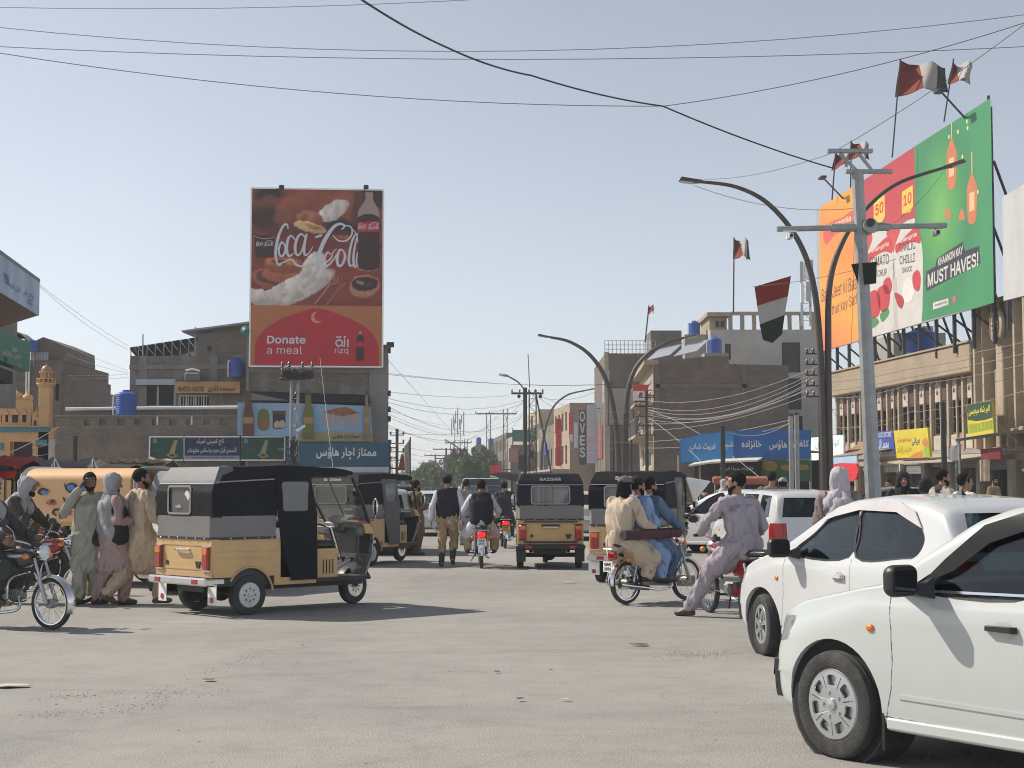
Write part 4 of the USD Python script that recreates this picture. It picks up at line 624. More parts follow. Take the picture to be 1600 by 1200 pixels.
def grad(parent, name, pts, cols, horiz, lvl, n=24):
    """a printed quad whose colour runs from edge to edge"""
    P4 = [Bp.at(*p) for p in pts]; U, V = np.meshgrid(np.linspace(0, 1, n), np.linspace(0, 1, n)); a, b, c, d = [np.array(q) for q in P4]
    xz = (a[None, None] * ((1 - U) * (1 - V))[..., None] + b * (U * (1 - V))[..., None] + c * (U * V)[..., None] + d * ((1 - U) * V)[..., None])
    v = np.stack([xz[..., 0], np.full(U.shape, -.004 * lvl), xz[..., 1]], -1).reshape(-1, 3); i, j = np.meshgrid(np.arange(n - 1), np.arange(n - 1), indexing='ij'); k = (i * n + j).ravel()
    p = fresh(parent, name); r = usdkit.mesh(stage, p, tm(v, np.vstack([np.stack([k, k + 1, k + n + 1], -1), np.stack([k, k + n + 1, k + n], -1)])), vcol_mat('printed_vinyl'))
    w = horiz(U, V); ts = np.linspace(0, 1, len(cols)); C_ = np.stack([np.interp(w, ts, [lin(q)[m] for q in cols]) for m in range(3)], -1)
    C_ = C_ * (.93 + .14 * meshkit.fbm(np.stack([U * 14, V * 5, 0 * U], -1), 3, lvl + 9))[..., None] * .74
    UsdGeom.PrimvarsAPI(r).CreatePrimvar('displayColor', Sdf.ValueTypeNames.Color3fArray, 'vertex').Set(np.asarray(C_, np.float32).reshape(-1, 3))
grad(bb, 'orange_field', [(1281, 550), (1349, 530), (1349, 282), (1281, 324)], [(232, 120, 80), (244, 168, 60), (240, 140, 62), (226, 170, 60)], lambda U, V: np.clip(V * .8 + .25 * U, 0, 1), 1)
grad(bb, 'red_field', [(1349, 530), (1431, 505), (1429, 229), (1349, 282)], [(190, 66, 66), (214, 96, 80), (200, 60, 66), (188, 54, 62)], lambda U, V: V, 1)
grad(bb, 'green_field', [(1431, 505), (1553, 473), (1548, 153), (1429, 229)], [(120, 180, 90), (84, 160, 84), (52, 134, 84), (60, 146, 92)], lambda U, V: np.clip(np.hypot((U - .35) * 1.2, V - .55) * 1.5, 0, 1), 1)
BW = INK('bottle_white', (214, 208, 200)); BG_ = INK('bottle_grey', (196, 190, 184)); LR = INK('label_red', (206, 52, 50)); YL = INK('tag_yellow', (240, 196, 70)); TXT = INK('text_dark', (50, 40, 44)); TOM = INK('tomato', (200, 50, 48)); LEAF = INK('leafgreen', (70, 140, 80))
def bottle(px, dy, tag, words, extra):
    o = lambda x, y: (px + x * .84, y + dy)
    ink(bb, 'bottle', bq([o(-12, 350), o(12, 343), o(14, 355), o(27, 385), o(29, 440), o(27, 500), o(21, 526), o(-20, 536), o(-25, 500), o(-27, 440), o(-25, 395), o(-13, 362)], 5), BW, 0, 2)
    ink(bb, 'bottle_shade', bq([o(-26, 440), o(-20, 440), o(-18, 500), o(-14, 530), o(-20, 535), o(-25, 500)], 4), BG_, 0, 3)
    ink(bb, 'bottle_cap', bq([o(-9, 330), o(9, 322), o(12, 343), o(-12, 352)]), INK('cap_red', (190, 60, 58)), 0, 2); ink(bb, 'price_tag', bq([o(-10, 302), o(10, 291), o(11, 325), o(5, 334), o(-10, 336)]), YL, 0, 3)
    ink(bb, 'price', tpx(Bp, tag, o(-7, 325), o(8, 318), o(-7, 308), bold=True), LR, 0, 4)
    ink(bb, 'red_label', bq([o(-22, 386), o(-10, 377), o(2, 366), o(16, 357), o(23, 366), o(24, 382), o(10, 380), o(-8, 388), o(-20, 398)], 4), LR, 0, 3); ink(bb, 'label_name', tpx(Bp, 'shangrila', o(-14, 384), o(18, 372), o(-14, 376), bold=True), BW, 0, 4)
    for w, yb, wd, h in words: ink(bb, 'lettering', tpx(Bp, w, o(-wd, yb + wd * .17), o(wd, yb - wd * .17), o(-wd, yb + wd * .17 - h)), TXT, 0, 4)
    for q, m in extra: ink(bb, 'picture', bq([o(*p) for p in q], 5), m, 0, 4)
bottle(1374, 13, '50', [('TOMATO', 402, 18, 15), ('KETCHUP', 419, 14, 10)], [([(-22, 450), (-8, 440), (2, 452), (0, 478), (-14, 484), (-23, 470)], TOM), ([(-4, 442), (12, 432), (20, 446), (16, 470), (2, 472)], TOM), ([(8, 428), (18, 420), (24, 432), (20, 446), (10, 444)], TOM), ([(-22, 484), (-10, 482), (0, 490), (-14, 500)], LEAF), ([(2, 478), (16, 468), (18, 478), (6, 490)], LEAF)])
bottle(1418, -2, '10', [('GARLIC', 393, 15, 13), ('CHILLI', 413, 14, 13), ('SAUCE', 427, 9, 8)], [([(-8, 452), (0, 436), (8, 440), (14, 456), (6, 474), (-6, 472)], INK('garlic2', (236, 226, 220))), ([(10, 432), (20, 424), (25, 436), (22, 456), (12, 452)], TOM), ([(-24, 460), (-14, 462), (-6, 470), (-10, 484), (-18, 478)], INK('chilli', (180, 40, 44)))])
ink(bb, 'flag_logo', bq([(1287, 358), (1300, 346), (1316, 340), (1336, 328), (1338, 356), (1322, 360), (1306, 366), (1290, 382)], 4), INK('logo_red', (216, 90, 74)), 0, 2); ink(bb, 'lettering', tpx(Bp, 'shangrila', (1296, 361), (1330, 347), (1296, 350), bold=True), INK('cream2', (240, 210, 170)), 0, 3)
ink(bb, 'lettering', tpx(Bp, 'Baat Jeet ki Baat', (1284, 472), (1342, 450), (1284, 452)), INK('brown_text', (110, 66, 40)), 0, 2); ink(bb, 'lettering', tpx(Bp, 'that kay Sath', (1300, 497), (1341, 478), (1300, 477)), INK('brown_text', (110, 66, 40)), 0, 2)
m1, m2 = bq([(1446, 440), (1448, 424), (1462, 416), (1464, 404), (1504, 378), (1508, 392), (1530, 384), (1532, 412), (1500, 428), (1448, 455)]), INK('slogan_back', (40, 44, 50))
ink(bb, 'slogan_back', m1, m2, 0, 2); ink(bb, 'lettering', tpx(Bp, 'KHAANON KAY', (1466, 416), (1505, 396), (1466, 404), bold=True), BW, 0, 3); ink(bb, 'lettering', tpx(Bp, 'MUST HAVES!', (1450, 449), (1529, 415), (1450, 429), bold=True), BW, 0, 3)
LT = INK('lantern', (206, 120, 70)); LT2 = INK('lantern_glow', (240, 190, 140))
for px, py in ((1487, 258), (1519, 312)):
    ink(bb, 'lantern', bq([(px, py - 42), (px + 5, py - 30), (px + 8, py - 18), (px + 7, py + 22), (px + 4, py + 36), (px - 4, py + 38), (px - 7, py + 24), (px - 8, py - 14), (px - 5, py - 28)], 4), LT, 0, 2); ink(bb, 'lantern_pane', bq([(px - 4, py - 10), (px + 4, py - 13), (px + 4, py + 16), (px - 4, py + 19)]), LT2, 0, 3)
    ink(bb, 'lantern_chain', bq([(px - .6, py - 41), (px - .9, py - 75), (px + .3, py - 75), (px + .6, py - 41)]), LT2, 0, 2)
for px, py in ((1483, 214), (1497, 206), (1511, 190), (1528, 300), (1504, 245), (1512, 200)): ink(bb, 'spark', Point(*Bp.at(px, py)).buffer(.09), INK('gold_spark', (220, 220, 140)), 0, 2)
for px, py in ((1481, 333), (1503, 336)): ink(bb, 'small_lamp', bq([(px - 5, py + 8), (px - 3, py - 3), (px, py - 10), (px + 3, py - 4), (px + 5, py + 6)], 3), LT, 0, 2)
ink(bb, 'caption_box', bq([(1458, 473), (1482, 466), (1482, 476), (1458, 484)]), BW, 0, 2); ink(bb, 'emblem', Point(*Bp.at(1491, 468)).buffer(.16), INK('badge_pink', (214, 100, 100)), 0, 2); ink(bb, 'lettering', tpx(Bp, 'shangrila foods', (1461, 480), (1480, 474), (1461, 475)), INK('navy2', (50, 60, 110)), 0, 3)
yb = .35
fr = []
for u in np.linspace(.3, x1 - .3, 12): f_ = u / x1; za, zb_ = z0a + (z0b - z0a) * f_, z1a + (z1b - z1a) * f_; part(bb, 'upright', tube([(u, yb, 7.0), (u, yb, zb_ - .1)], .09, 8), DARK); part(bb, 'strut', tube([(u, yb + .1, zb_ - 2.2), (u, yb + 2.6, 7.0)], .06, 6), DARK); part(bb, 'strut', tube([(u, yb, za - .1), (u + .6, yb + 1.6, 7.0)], .05, 6), DARK)
for k in range(8): part(bb, 'rail', tube([(x0, .2, z0a + (z1a - z0a) * (k + .1) / 7.4), (x1 + .15, .2, z0b + (z1b - z0b) * (k + .1) / 7.4)], .05, 6), DARK)
for k in range(16): z = z0b + (z1b - z0b) * (k + .3) / 16; part(bb, 'edge_pin', tube([(x1 - .02, .1, z), (x1 + .28, .05, z)], .022, 5), DARK)
part(bb, 'edge_post', tube([(x1 + .04, .16, z0b - .3), (x1 + .04, .16, z1b + .25)], .06, 8), DARK)
for px, py in ((1506, 172), (1316, 300)): a = Bp.at(px, py); part(bb, 'lamp_arm', tube([(a[0], .3, a[1] - .6), (a[0] + .5, -1.1, a[1] + .6)], .04, 6), DARK); part(bb, 'lamp_head', bx(a[0] + .2, a[0] + .8, -1.3, -1.0, a[1] + .55, a[1] + .68, .03), DARK)
cb = Plane(P(1566, 760, 55.5), P(1660, 760, 48)); s, y = board('grey_hoarding', 'blank grey hoarding panel at the far right edge beside the sauce billboard', cb, None, mat('blank_hoarding', (.42, .42, .41), .7, var=.1, scale=.6, dirt=((.3, .3, .29), .6)), .12, 0, None, 'hoarding', shape=cb.poly([(1566, 308), (1640, 262), (1640, 452), (1568, 470)]))
[part(s, 'post', tube([(u, .3, 7.2), (u, .3, cb.at(1580, 320)[1])], .07, 6), DARK) for u in np.linspace(.2, cb.len, 4)]
q = Bp.world(Bp.at(1386, 540)[0], 1.6, 7.1); water_tank('water_tank', 'large dark blue water tank under the sauce billboard', q, .75, 1.75)
rb = at_plane('rear_block', 'grey rear block with a flat roof seen under the sauce billboard', 'building', Plane.px(1400, 84, 1482, 84)); pl = Plane.px(1400, 84, 1482, 84); block(rb, 0, pl.len, 6, pl.at(1440, 520)[1], 6, CONC, [pl.rect(1405, 540, 1430, 548)]); r = pl.rect(1445, 508, 1462, 520); part(rb, 'stair_head', bx(r[0], r[1], .5, 3, r[2] - .2, r[3]), CREAM, False)
# grey three storey block
T3 = Plane.px(1112, 97, 1300, 97)
t = at_plane('grey_block', 'grey plastered block with barred windows behind the dark brick wall', 'building', T3)
zt = T3.at(1200, 515)[1]; ops = [T3.rect(1222, 535, 1250, 582), T3.rect(1231, 591, 1252, 640), T3.rect(1238, 650, 1254, 690), T3.rect(1133, 537, 1142, 562)]
block(t, 0, T3.len, 0, zt, 10, mat('pale_grey_plaster', (.36, .335, .30), .85, var=.12, scale=.8, dirt=((.2, .18, .16), .5)), ops, parapet=.3)
for i, o in enumerate(ops): window(t, *o, .1, DARK, DPANE, 2, 2, .08, 9 if i < 3 else 0)
zt2 = T3.at(1140, 488)[1]; 
part(t, 'stair_tower', cat(bx(0, T3.at(1137, 500)[0], .4, 5, zt, zt2 - .25), bx(-.2, T3.at(1141, 500)[0], -.1, 5.3, zt2 - .25, zt2)), CREAM2, False)
for k in range(9): a = T3.at(1142 + k * 18.5, 500)[0]; part(t, 'roof_post', bx(a - .12, a + .12, .1, .35, zt, zt2 - .15), CREAM2, False)
part(t, 'roof_beam', bx(T3.at(1142, 500)[0], T3.len, .08, .37, zt2 - .15, zt2 + .05), CREAM2, False)
for a in (T3.at(1122, 500)[0], T3.at(1130, 500)[0]): part(t, 'tower_slot', bx(a - .12, a + .12, .38, .399, zt + .2, zt2 - .5), SHOPDARK, False)
for px, py, w, h, lab in ((1085, 524, 9, 23, 'blue water tank topmost on the roofs left of the grey block'), (1117, 553, 11, 27, 'blue water tank on the roof edge of the dark blank brick wall')):
    yy = 99 if px < 1100 else 90; b = P(px, py, yy); k = FPX / yy; tk_ = water_tank('water_tank', lab, b, w / k, h / k); part(tk_, 'stand', bx(-.7, .7, -.7, .7, -1.6, -.002), CONC, False)
# dark blank brick wall building and its street face
DB = Plane.px(1022, 86, 1232, 86)
t = at_plane('blank_brick_block', 'building with a broad blank dark brick side wall facing the junction', 'building', DB)
shp = DB.poly([(1022, 760), (1022, 568), (1060, 561), (1112, 556), (1137, 557), (1140, 569), (1232, 571), (1232, 760)]); lo = shp.bounds[1]; shp = Polygon([(x, 0 if z < 2 else z) for x, z in shp.exterior.coords])
part(t, 'wall', cat(ext(shp, 0, .3, 'y'), bx(DB.len - .3, DB.len, .3, 10, 0, shp.bounds[3] - 1)), BRICK_B, False); part(t, 'roof', bx(0, DB.len, .3, 10, shp.bounds[3] - 1.4, shp.bounds[3] - 1.2), CONC, False)
for a_, b_, c_, d_ in ((1024, 600, 1231, 606), (1024, 571, 1031, 700), (1160, 571, 1167, 700)): r = DB.rect(a_, b_, c_, d_); part(t, 'concrete_band', bx(r[0], r[1], -.03, -.003 - .002 * (d_ == 700), r[2], r[3]), mat('band_concrete', (.125, .112, .098), .9, var=.25, scale=1.5), False)
ff = Plane(P(1000, 760, 100), P(1021.5, 760, 86)); zt = ff.at(1020, 570)[1]
w = [ff.rect(1004, 612 + k * 45, 1009, 640 + k * 45) for k in range(3)] + [ff.rect(1012, 612 + k * 45, 1017, 640 + k * 45) for k in range(3)]
f2 = at_plane('street_front', 'cream plastered street front with small balconies beside the dark blank wall', 'building', ff)
part(f2, 'wall', ext(holes(0, ff.len - .02, 0, zt, w), 0, .3, 'y'), CREAM, False); part(f2, 'parapet', bx(-.1, ff.len, -.5, .3, zt, zt + .25), CREAM, False)
for o in w: window(f2, *o, .1, WHITE, DPANE, 2, 1, .08)
for k in range(2): z = w[k][2] - .1; part(f2, 'balcony_slab', bx(.3, ff.len - .4, -1.0, 0, z - .15, z), CREAM, False); part(f2, 'balcony_rail', cat([bx(.3 + j * .45, .34 + j * .45, -1.0, -.96, z, z + .9) for j in range(int((ff.len - .7) / .45))] + [bx(.3, ff.len - .4, -1.0, -.95, z + .9, z + .95)]), GALV, False)
for px, a, b in ((1034, 562, 540), (1076, 556, 530)):
    q = DB.at(px, a); solo('solar_heater', f'tilted pale solar panel on the dark brick roof, {"left" if px < 1050 else "right"} of two', 'solar panel', quad(DB.world(q[0] - .8, .5, q[1]), DB.world(q[0] + .5, .5, q[1] + .3), DB.world(q[0] + 1.4, 2, q[1] + 1.1), DB.world(q[0] + .1, 2, q[1] + .8), .05), mat('pale_panel', (.4, .42, .46), .3, .2), False)
# further building C1
C1 = Plane.px(946, 108, 1026, 108); zt = C1.at(980, 552)[1]
t = at_plane('tall_brick_block', 'tall narrow brick block with a roof railing beyond the street lamps', 'building', C1)
block(t, 0, C1.len + 2, 0, zt, 14, BRICK_B, []); part(t, 'side_strip', bx(-.06, .25, -.05, .3, 0, zt + .1), CREAM, False)
part(t, 'roof_railing', cat([tube([(a, .1, zt), (a, .1, zt + .9)], .025, 5) for a in np.linspace(0, C1.len, 14)] + [tube([(0, .1, zt + k), (C1.len, .1, zt + k)], .02, 5) for k in (.3, .6, .9)]), GALV)
r = C1.rect(1020, 535, 1028, 553); part(t, 'roof_hut', bx(r[0], C1.len + 2, 1.5, 6, zt, r[3] + 1.0), BRICK_B, False); part(t, 'hut_window', bx(r[0] - .3, r[0], 1.4, 1.6, zt + .2, zt + 1.1), WHITE, False)
cf = Plane(P(934, 760, 122), P(946, 760, 107.9))
f3 = at_plane('glazed_front', 'narrow white street front with blue glazing below the tall brick block', 'building', cf); zt3 = cf.at(940, 588)[1]
part(f3, 'wall', bx(0, cf.len - .1, 0, .3, 0, zt3), WHITE, False); part(f3, 'glazing', bx(.5, cf.len - .8, -.05, 0, 4, zt3 - .6), mat('blue_glazing', (.12, .16, .22), .2), False); part(f3, 'panel', bx(.5, cf.len - 3, -.12, -.052, 3.6, 6), INK('hoarding_red', (180, 60, 60)), False)
hs = Plane.px(951, 92, 987, 92); s, y = board('blank_hoarding', 'blank pale hoarding behind the curved street lamps', hs, hs.rect(951, 606, 989, 664), mat('pale_hoarding', (.33, .32, .30), .7, var=.12, scale=.7), .15, 0, DARK, 'hoarding'); part(s, 'post', cat([tube([(a, .2, 0), (a, .2, hs.at(960, 606)[1])], .08, 6) for a in (.3, hs.len)]), DARK)
# street row beyond, right-hand side
rowX = lambda Y: 7.4 - .078 * (Y - 86)
cols = [CREAM2, BRICK_A, CREAM, CONC, BRICK_B, CONC]
for i, (Ya, Yb_, h) in enumerate(((122, 134, 8.2), (134, 148, 7.0), (148, 166, 9.0), (166, 190, 7.4), (190, 225, 8.2), (225, 270, 7.0))):
    pl = Plane((rowX(Yb_), Yb_), (rowX(Ya), Ya)); wd = []
    t = at_plane('street_house', ('sandy shop house', 'brown brick shop house', 'cream plastered shop house', 'grey plastered shop house', 'dark brick shop house', 'grey shop house')[i] + f', {("first", "second", "third", "fourth", "fifth", "sixth")[i]} along the right of the far street', 'building', pl, 'shop houses along the far street')
    for z in np.arange(3.4, h - 1.6, 2.7):
        for a in np.arange(1, pl.len - 1.4, 2.6): wd.append((a, a + 1.2, z, z + 1.5))
    block(t, 0, pl.len, 0, h, 9, cols[i], wd, parapet=.4)
    for o in wd: window(t, *o, .12, WHITE if i % 2 else DARK, DPANE, 2, 1, .08)
    part(t, 'shop_canopy', bx(.2, pl.len - .2, -1.4, 0, 2.8, 2.95), CONC, False)
for i, (px0, px1, pyt, pyb, Y, rgb, txt, lab) in enumerate(((868.5, 884, 654, 728, 128, (188, 44, 36), 'فیشن', 'tall red upright shop banner in the far street'), (889, 895, 645, 690, 122, (206, 60, 60), None, 'slim red and white upright banner in the far street'), (905, 915, 640, 726, 118, (60, 62, 70), 'OVES', 'tall dark upright sign with round white letters in the far street'), (918, 933, 632, 724, 114, (176, 182, 190), None, 'tall pale upright hoarding left of the tall brick block'), (897, 903, 660, 700, 121, (190, 196, 205), None, 'thin white upright banner between the dark sign and the red banner'), (989, 1013, 601, 626, 86.5, (190, 46, 42), None, 'red and white party flag banner beside the curved lamps'), (766, 783, 727, 746, 112, (196, 52, 48), None, 'red upright board near the green tree'), (795, 810, 700, 722, 150, (150, 110, 86), None, 'small brown shop board far down the street'))):
    pl = Plane.px(px0, Y, px1, Y); r = pl.rect(px0, pyt, px1, pyb); s, y = board('upright_sign', lab, pl, r, mat(f'sign_tone_{i}', lin(rgb), .6, var=.15, scale=.8), .15, 0)
    part(s, 'bracket', cat([tube([(pl.len / 2, .1, z), (pl.len + .8, .4, z)], .03, 5) for z in (r[2] + .3, r[3] - .3)]), DARK)
    if txt == 'OVES':
        hgt = (r[3] - r[2]) / 4.6
        for k, c_ in enumerate(txt): ink(s, 'lettering', fit(text_poly(c_, bold=True), (r[0] + .06, r[3] - (k + 1) * hgt), (r[1] - .06, r[3] - (k + 1) * hgt), (r[0] + .06, r[3] - (k + .15) * hgt)), PRINTW, y)
    elif txt: ink(s, 'lettering', affinity.rotate(fit(text_poly(txt, 'ar'), (r[0] - .6, (r[2] + r[3]) / 2 - .3), (r[1] + .6, (r[2] + r[3]) / 2 - .3), (r[0] - .6, (r[2] + r[3]) / 2 + .3)), 90), INK('gold2', (206, 110, 60)), y)
    elif i == 5: ink(s, 'white_band', sbox(r[0], r[2], r[1], (r[2] + r[3]) / 2 + .1), PRINTW, y); ink(s, 'black_band', sbox(r[0] + .1, r[2] - .35, r[1] - .2, r[2]), DK, y); ink(s, 'emblem', Point((r[0] + r[1]) / 2, (r[2] + r[3]) / 2 - .1).buffer(.12), RED, y, 2)
    elif i in (1, 6): ink(s, 'white_band', sbox(r[0], r[2], r[1], r[2] + (r[3] - r[2]) * .25), PRINTW, y)
    if i == 6: part(s, 'post', tube([(pl.len / 2, .15, 0), (pl.len / 2, .15, r[2])], .05, 6), GALV)
gs = Plane.px(798, 152, 852, 152); t = at_plane('shade_house', 'far brown house with a green shade net on its roof', 'building', gs); block(t, 0, gs.len, 0, gs.at(820, 695)[1], 8, BRICK_A, [gs.rect(806, 705, 812, 716), gs.rect(826, 705, 834, 716)]); r = gs.rect(801, 672, 851, 690)
_n = 14; part(t, 'shade_net', loft([[(r[0] + (r[1] - r[0]) * u, -.2 + .1 * math.sin(9 * u), z) for u in np.linspace(0, 1, _n)] + [(r[0] + (r[1] - r[0]) * u, -.15 + .1 * math.sin(9 * u), z) for u in np.linspace(1, 0, _n)] for z in (r[2], (r[2] + r[3]) / 2, r[3])]), mat('shade_green', (.02, .17, .10), .8), 40)
part(t, 'net_post', cat([tube([(r[0] + (r[1] - r[0]) * k / 3, 0, r[2] - .3), (r[0] + (r[1] - r[0]) * k / 3, 0, r[3] + .2)], .05, 6) for k in range(4)]), DARK); r = gs.rect(830, 656, 852, 676); part(t, 'upper_block', bx(r[0], r[1], 2, 6, r[2] - 1, r[3] + .5), CONC, False)
for px, py, Y, w, h, lab in ((748, 694, 190, 4, 11, 'tiny far blue water tank left of the lattice pole'), (767, 696, 190, 4, 12, 'tiny far blue water tank behind the H shaped pole'), (856, 712, 140, 7, 20, 'blue water drum beside the far shade net house'), (934, 612, 121, 4, 10, 'blue tank on the white glazed front'), (843, 660, 154, 3, 14, 'pale grey slender tank on the far brown roof')):
    b = P(px, py, Y); k = FPX / Y; tk_ = water_tank('water_tank', lab, b, w / k, h / k); part(tk_, 'stand', bx(-w / k, w / k, -.5, .5, -b[2], -.003), CONCD, False)
# blue tarpaulin sign on the junction stalls
BT = Plane(P(1060, 760, 63), P(1266, 760, 61)); zz = lambda px, py: BT.at(px, py)
t = at_plane('snack_stall', 'long low stall row with a bright blue script hoarding at the junction', 'stall', BT); z0 = BT.at(1200, 718)[1]
fb = BT.poly([(1062, 687), (1085, 680), (1120, 675), (1158, 672.5), (1200, 671), (1267, 672), (1266, 716), (1240, 718), (1160, 719), (1120, 720), (1063, 724)])
part(t, 'hoarding', ext(fb, 0, .08, 'y'), mat('tarp_blue', tuple(np.array(lin((36, 106, 178))) * .8), .5, var=.22, scale=.6, dirt=(lin((24, 66, 128)), .7)), False)
part(t, 'hoarding_patch', ext(BT.poly([(1063, 686.5), (1100, 678), (1146, 673.5), (1146, 718), (1100, 720), (1064, 723)]), -.012, -.004, 'y'), mat('tarp_light_blue', tuple(np.array(lin((64, 142, 206))) * .8), .5, var=.2, scale=.8), False)
for w, a, b, yb_, yt in (('خانزادہ', 1159, 1190, 702, 688), ('شیدا', 1128, 1146, 701, 689), ('ھاؤس', 1202, 1230, 703, 688), ('کلفی', 1240, 1264, 701, 687), ('فروٹ شاپ', 1078, 1118, 706, 692)): ink(t, 'lettering', tpx(BT, w, (a, yb_), (b, yb_), (a, yt), 'ar'), PRINTW, -.012)
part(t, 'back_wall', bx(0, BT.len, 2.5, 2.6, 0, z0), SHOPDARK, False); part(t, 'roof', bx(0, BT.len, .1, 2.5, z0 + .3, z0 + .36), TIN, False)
for k in range(7): a = BT.len * k / 6; part(t, 'post', tube([(a, .05, 0), (a, .05, z0 + .2)], .05, 6), GALV)
s, y = board('awning_board', 'dark lettered board under the cream awning of the snack stall', BT, BT.rect(1108, 726, 1182, 738, .3), mat('awning_navy', lin((30, 32, 44)), .7), .06, .3); ink(s, 'lettering', tpx(BT, 'خانزادہ شیدا فروٹ', (1125, 736), (1178, 736), (1125, 728), 'ar', off=.3), AR, y)
t = at_plane('cream_awning', 'long cream awning strip below the blue hoarding', 'awning', BT); v = [BT.at(*q, .9) for q in ((1076, 728), (1110, 723), (1150, 721), (1184, 720))]
for i, (a, b) in enumerate(zip(v[:-1], v[1:])): part(t, 'sheet', quad((a[0], -.9, a[1]), (b[0], -.9, b[1]), (b[0], 0, b[1] + .12), (a[0], 0, a[1] + .12), .07), mat('cream_sheet', (.55, .5, .42), .8), False)
for a in v: part(t, 'strut', tube([(a[0], -.85, a[1]), (a[0], 0, a[1] - .4)], .025, 5), DARK)
s, y = board('green_cloth_board', 'green hoarding with yellow printing right of the cream awning', BT, BT.rect(1190, 720, 1266, 752, .1), mat('cloth_green', lin((34, 84, 44)), .6, var=.25, scale=.9), .06, .1)
ink(s, 'print', unary_union([BT.poly([(1192, 722), (1210, 721), (1214, 732), (1204, 736), (1193, 733)], 3, .1), BT.poly([(1222, 727), (1260, 726), (1262, 734), (1224, 735)], 2, .1)]), INK('mustard', (150, 128, 44)), y)
for k in range(26):
    u = rng.uniform(.3, BT.len * .75); solo('goods_sack', 'small brown goods heaped in the snack stall, dim under the awning', 'goods', ball(BT.world(u, -.1 - rng.uniform(0, .5), .95 + rng.uniform(0, .5)), rng.uniform(.09, .16), (1, .9, .8), 1), mat(('goods_brown', 'goods_tan')[k % 2], ((.2, .12, .07), (.34, .24, .13))[k % 2]), 40, 'goods heaped in the snack stall')
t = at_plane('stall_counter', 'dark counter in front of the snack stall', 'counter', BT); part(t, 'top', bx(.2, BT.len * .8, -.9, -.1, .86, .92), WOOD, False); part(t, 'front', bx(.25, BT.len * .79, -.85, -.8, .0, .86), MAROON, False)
r = BT.rect(1182, 744, 1258, 757, 3.0); t = at_plane('red_cart', 'faded red cart roof behind the white hatchback roof', 'cart', BT); part(t, 'roof', bx(r[0] - 1.6, r[1] - 1.2, -3.6, -2.4, r[2], r[3], .08), mat('faded_red', (.33, .09, .06), .6, dirt=((.36, .2, .14), .5)), 30); part(t, 'post', cat([tube([(a, b, .4), (a, b, r[2])], .03, 6) for a in (r[0] - 1.5, r[1] - 1.3) for b in (-3.5, -2.5)]), GALV); part(t, 'body', bx(r[0] - 1.5, r[1] - 1.3, -3.5, -2.5, .4, .95, .03), MAROON, False); [part(t, 'wheel', lathe([(.0, -.03), (.3, -.03), (.3, .03), (0, .03)], 16, 'y', (a, b, .3)), BLACK) for a in (r[0] - 1.0, r[1] - 1.8) for b in (-3.55, -2.45)]
# pavements
for pts, nm in (([(R.world(-30, -3.2, 0)[:2]), R.world(40, -3.2, 0)[:2], R.world(40, .5, 0)[:2], R.world(-30, .5, 0)[:2]], 0), ([(-40, 58.5), (-4.6, 58.5), (-4.6, 61.4), (-40, 61.4)], 1), ([(BT.world(-1, -1.6, 0)[:2]), BT.world(14, -1.6, 0)[:2], BT.world(14, 3, 0)[:2], BT.world(-1, 3, 0)[:2]], 2)):
    pg = Polygon(pts); setting('pavement', ext(pg.buffer(-.16), -.05, .125, 'z'), mat('pavement_slab', (.27, .255, .23), .9, var=.12, scale=2, dirt=((.18, .16, .14), .6)), False); setting('kerb', ext(pg.buffer(0).difference(pg.buffer(-.157)), -.05, .14, 'z'), mat('kerb_stone', (.33, .31, .28), .85, var=.15, scale=3), False)
# ================================================================ POLES, LAMPS, FLAGS
def q3(px, py, Y): return P(px, py, Y)
def street_lamp(label, Y, base_px, arms, r=.11, head=(.75, .16)):
    """arms: lists of photo points from the foot up and over to the lamp head, all at depth Y."""
    b = P(base_px, 760, Y); t = thing('street_lamp', label, 'street lamp', (b[0], Y, 0))
    for pts in arms:
        w = np.array([P(x, y, Y) for x, y in pts]) - [b[0], Y, 0]; w[0, 2] = 0; p = spline(w, 7); rr = np.interp(np.arange(len(p)), [0, len(p) * .45, len(p) - 1], [r, r * .8, r * .42])
        part(t, 'pole', tube(p, rr, 10), POLEM, 40)
        e, d = p[-1], p[-1] - p[-6]; d = d / np.linalg.norm(d); s = 1 if d[0] > 0 else -1
        h = hull([e + d * a + np.array([0, y, z]) for a, y, z in ((-.05, -.06, -.03), (-.05, .06, -.03), (-.05, -.06, .05), (-.05, .06, .05), (head[0], -head[1], -.04), (head[0], head[1], -.04), (head[0] * .9, -head[1] * .7, .07), (head[0] * .9, head[1] * .7, .07), (.2, -head[1], -.05), (.2, head[1], -.05))])
        l = part(t, 'lamp_head', h, POLEM, 30); part(l, 'lens', hull([e + d * a + np.array([0, y, z]) for a in (.22, head[0] * .95) for y in (-head[1] * .8, head[1] * .8) for z in (-.075, -.05)]), mat('lamp_glass', (.5, .5, .48), .2), False)
    part(t, 'base_plate', bx(-.4, .4, -.25, .25, 0, .06, .01), POLEM, False); return t
street_lamp('near curved street lamp with two arms behind the camera pole', 43, 1294, [[(1289, 850), (1287, 700), (1281, 540), (1270, 440), (1245, 372), (1200, 318), (1150, 292), (1095, 284)], [(1300, 850), (1296, 700), (1294, 540), (1297, 440), (1318, 375), (1352, 327), (1402, 287), (1475, 262)]], .105, (.62, .14))
street_lamp('middle pair of curved street lamps before the tall brick block', 88, 976, [[(966, 820), (965, 700), (957, 630), (943, 585), (920, 553), (890, 534), (860, 527)], [(979, 820), (978, 690), (980, 620), (992, 578), (1015, 551), (1045, 534), (1068, 528)]], .17)
street_lamp('far curved street lamp near the upright banners', 138, 846, [[(846, 800), (846, 720), (850, 680), (862, 640), (885, 618), (915, 610)]], .15, (.9, .2))
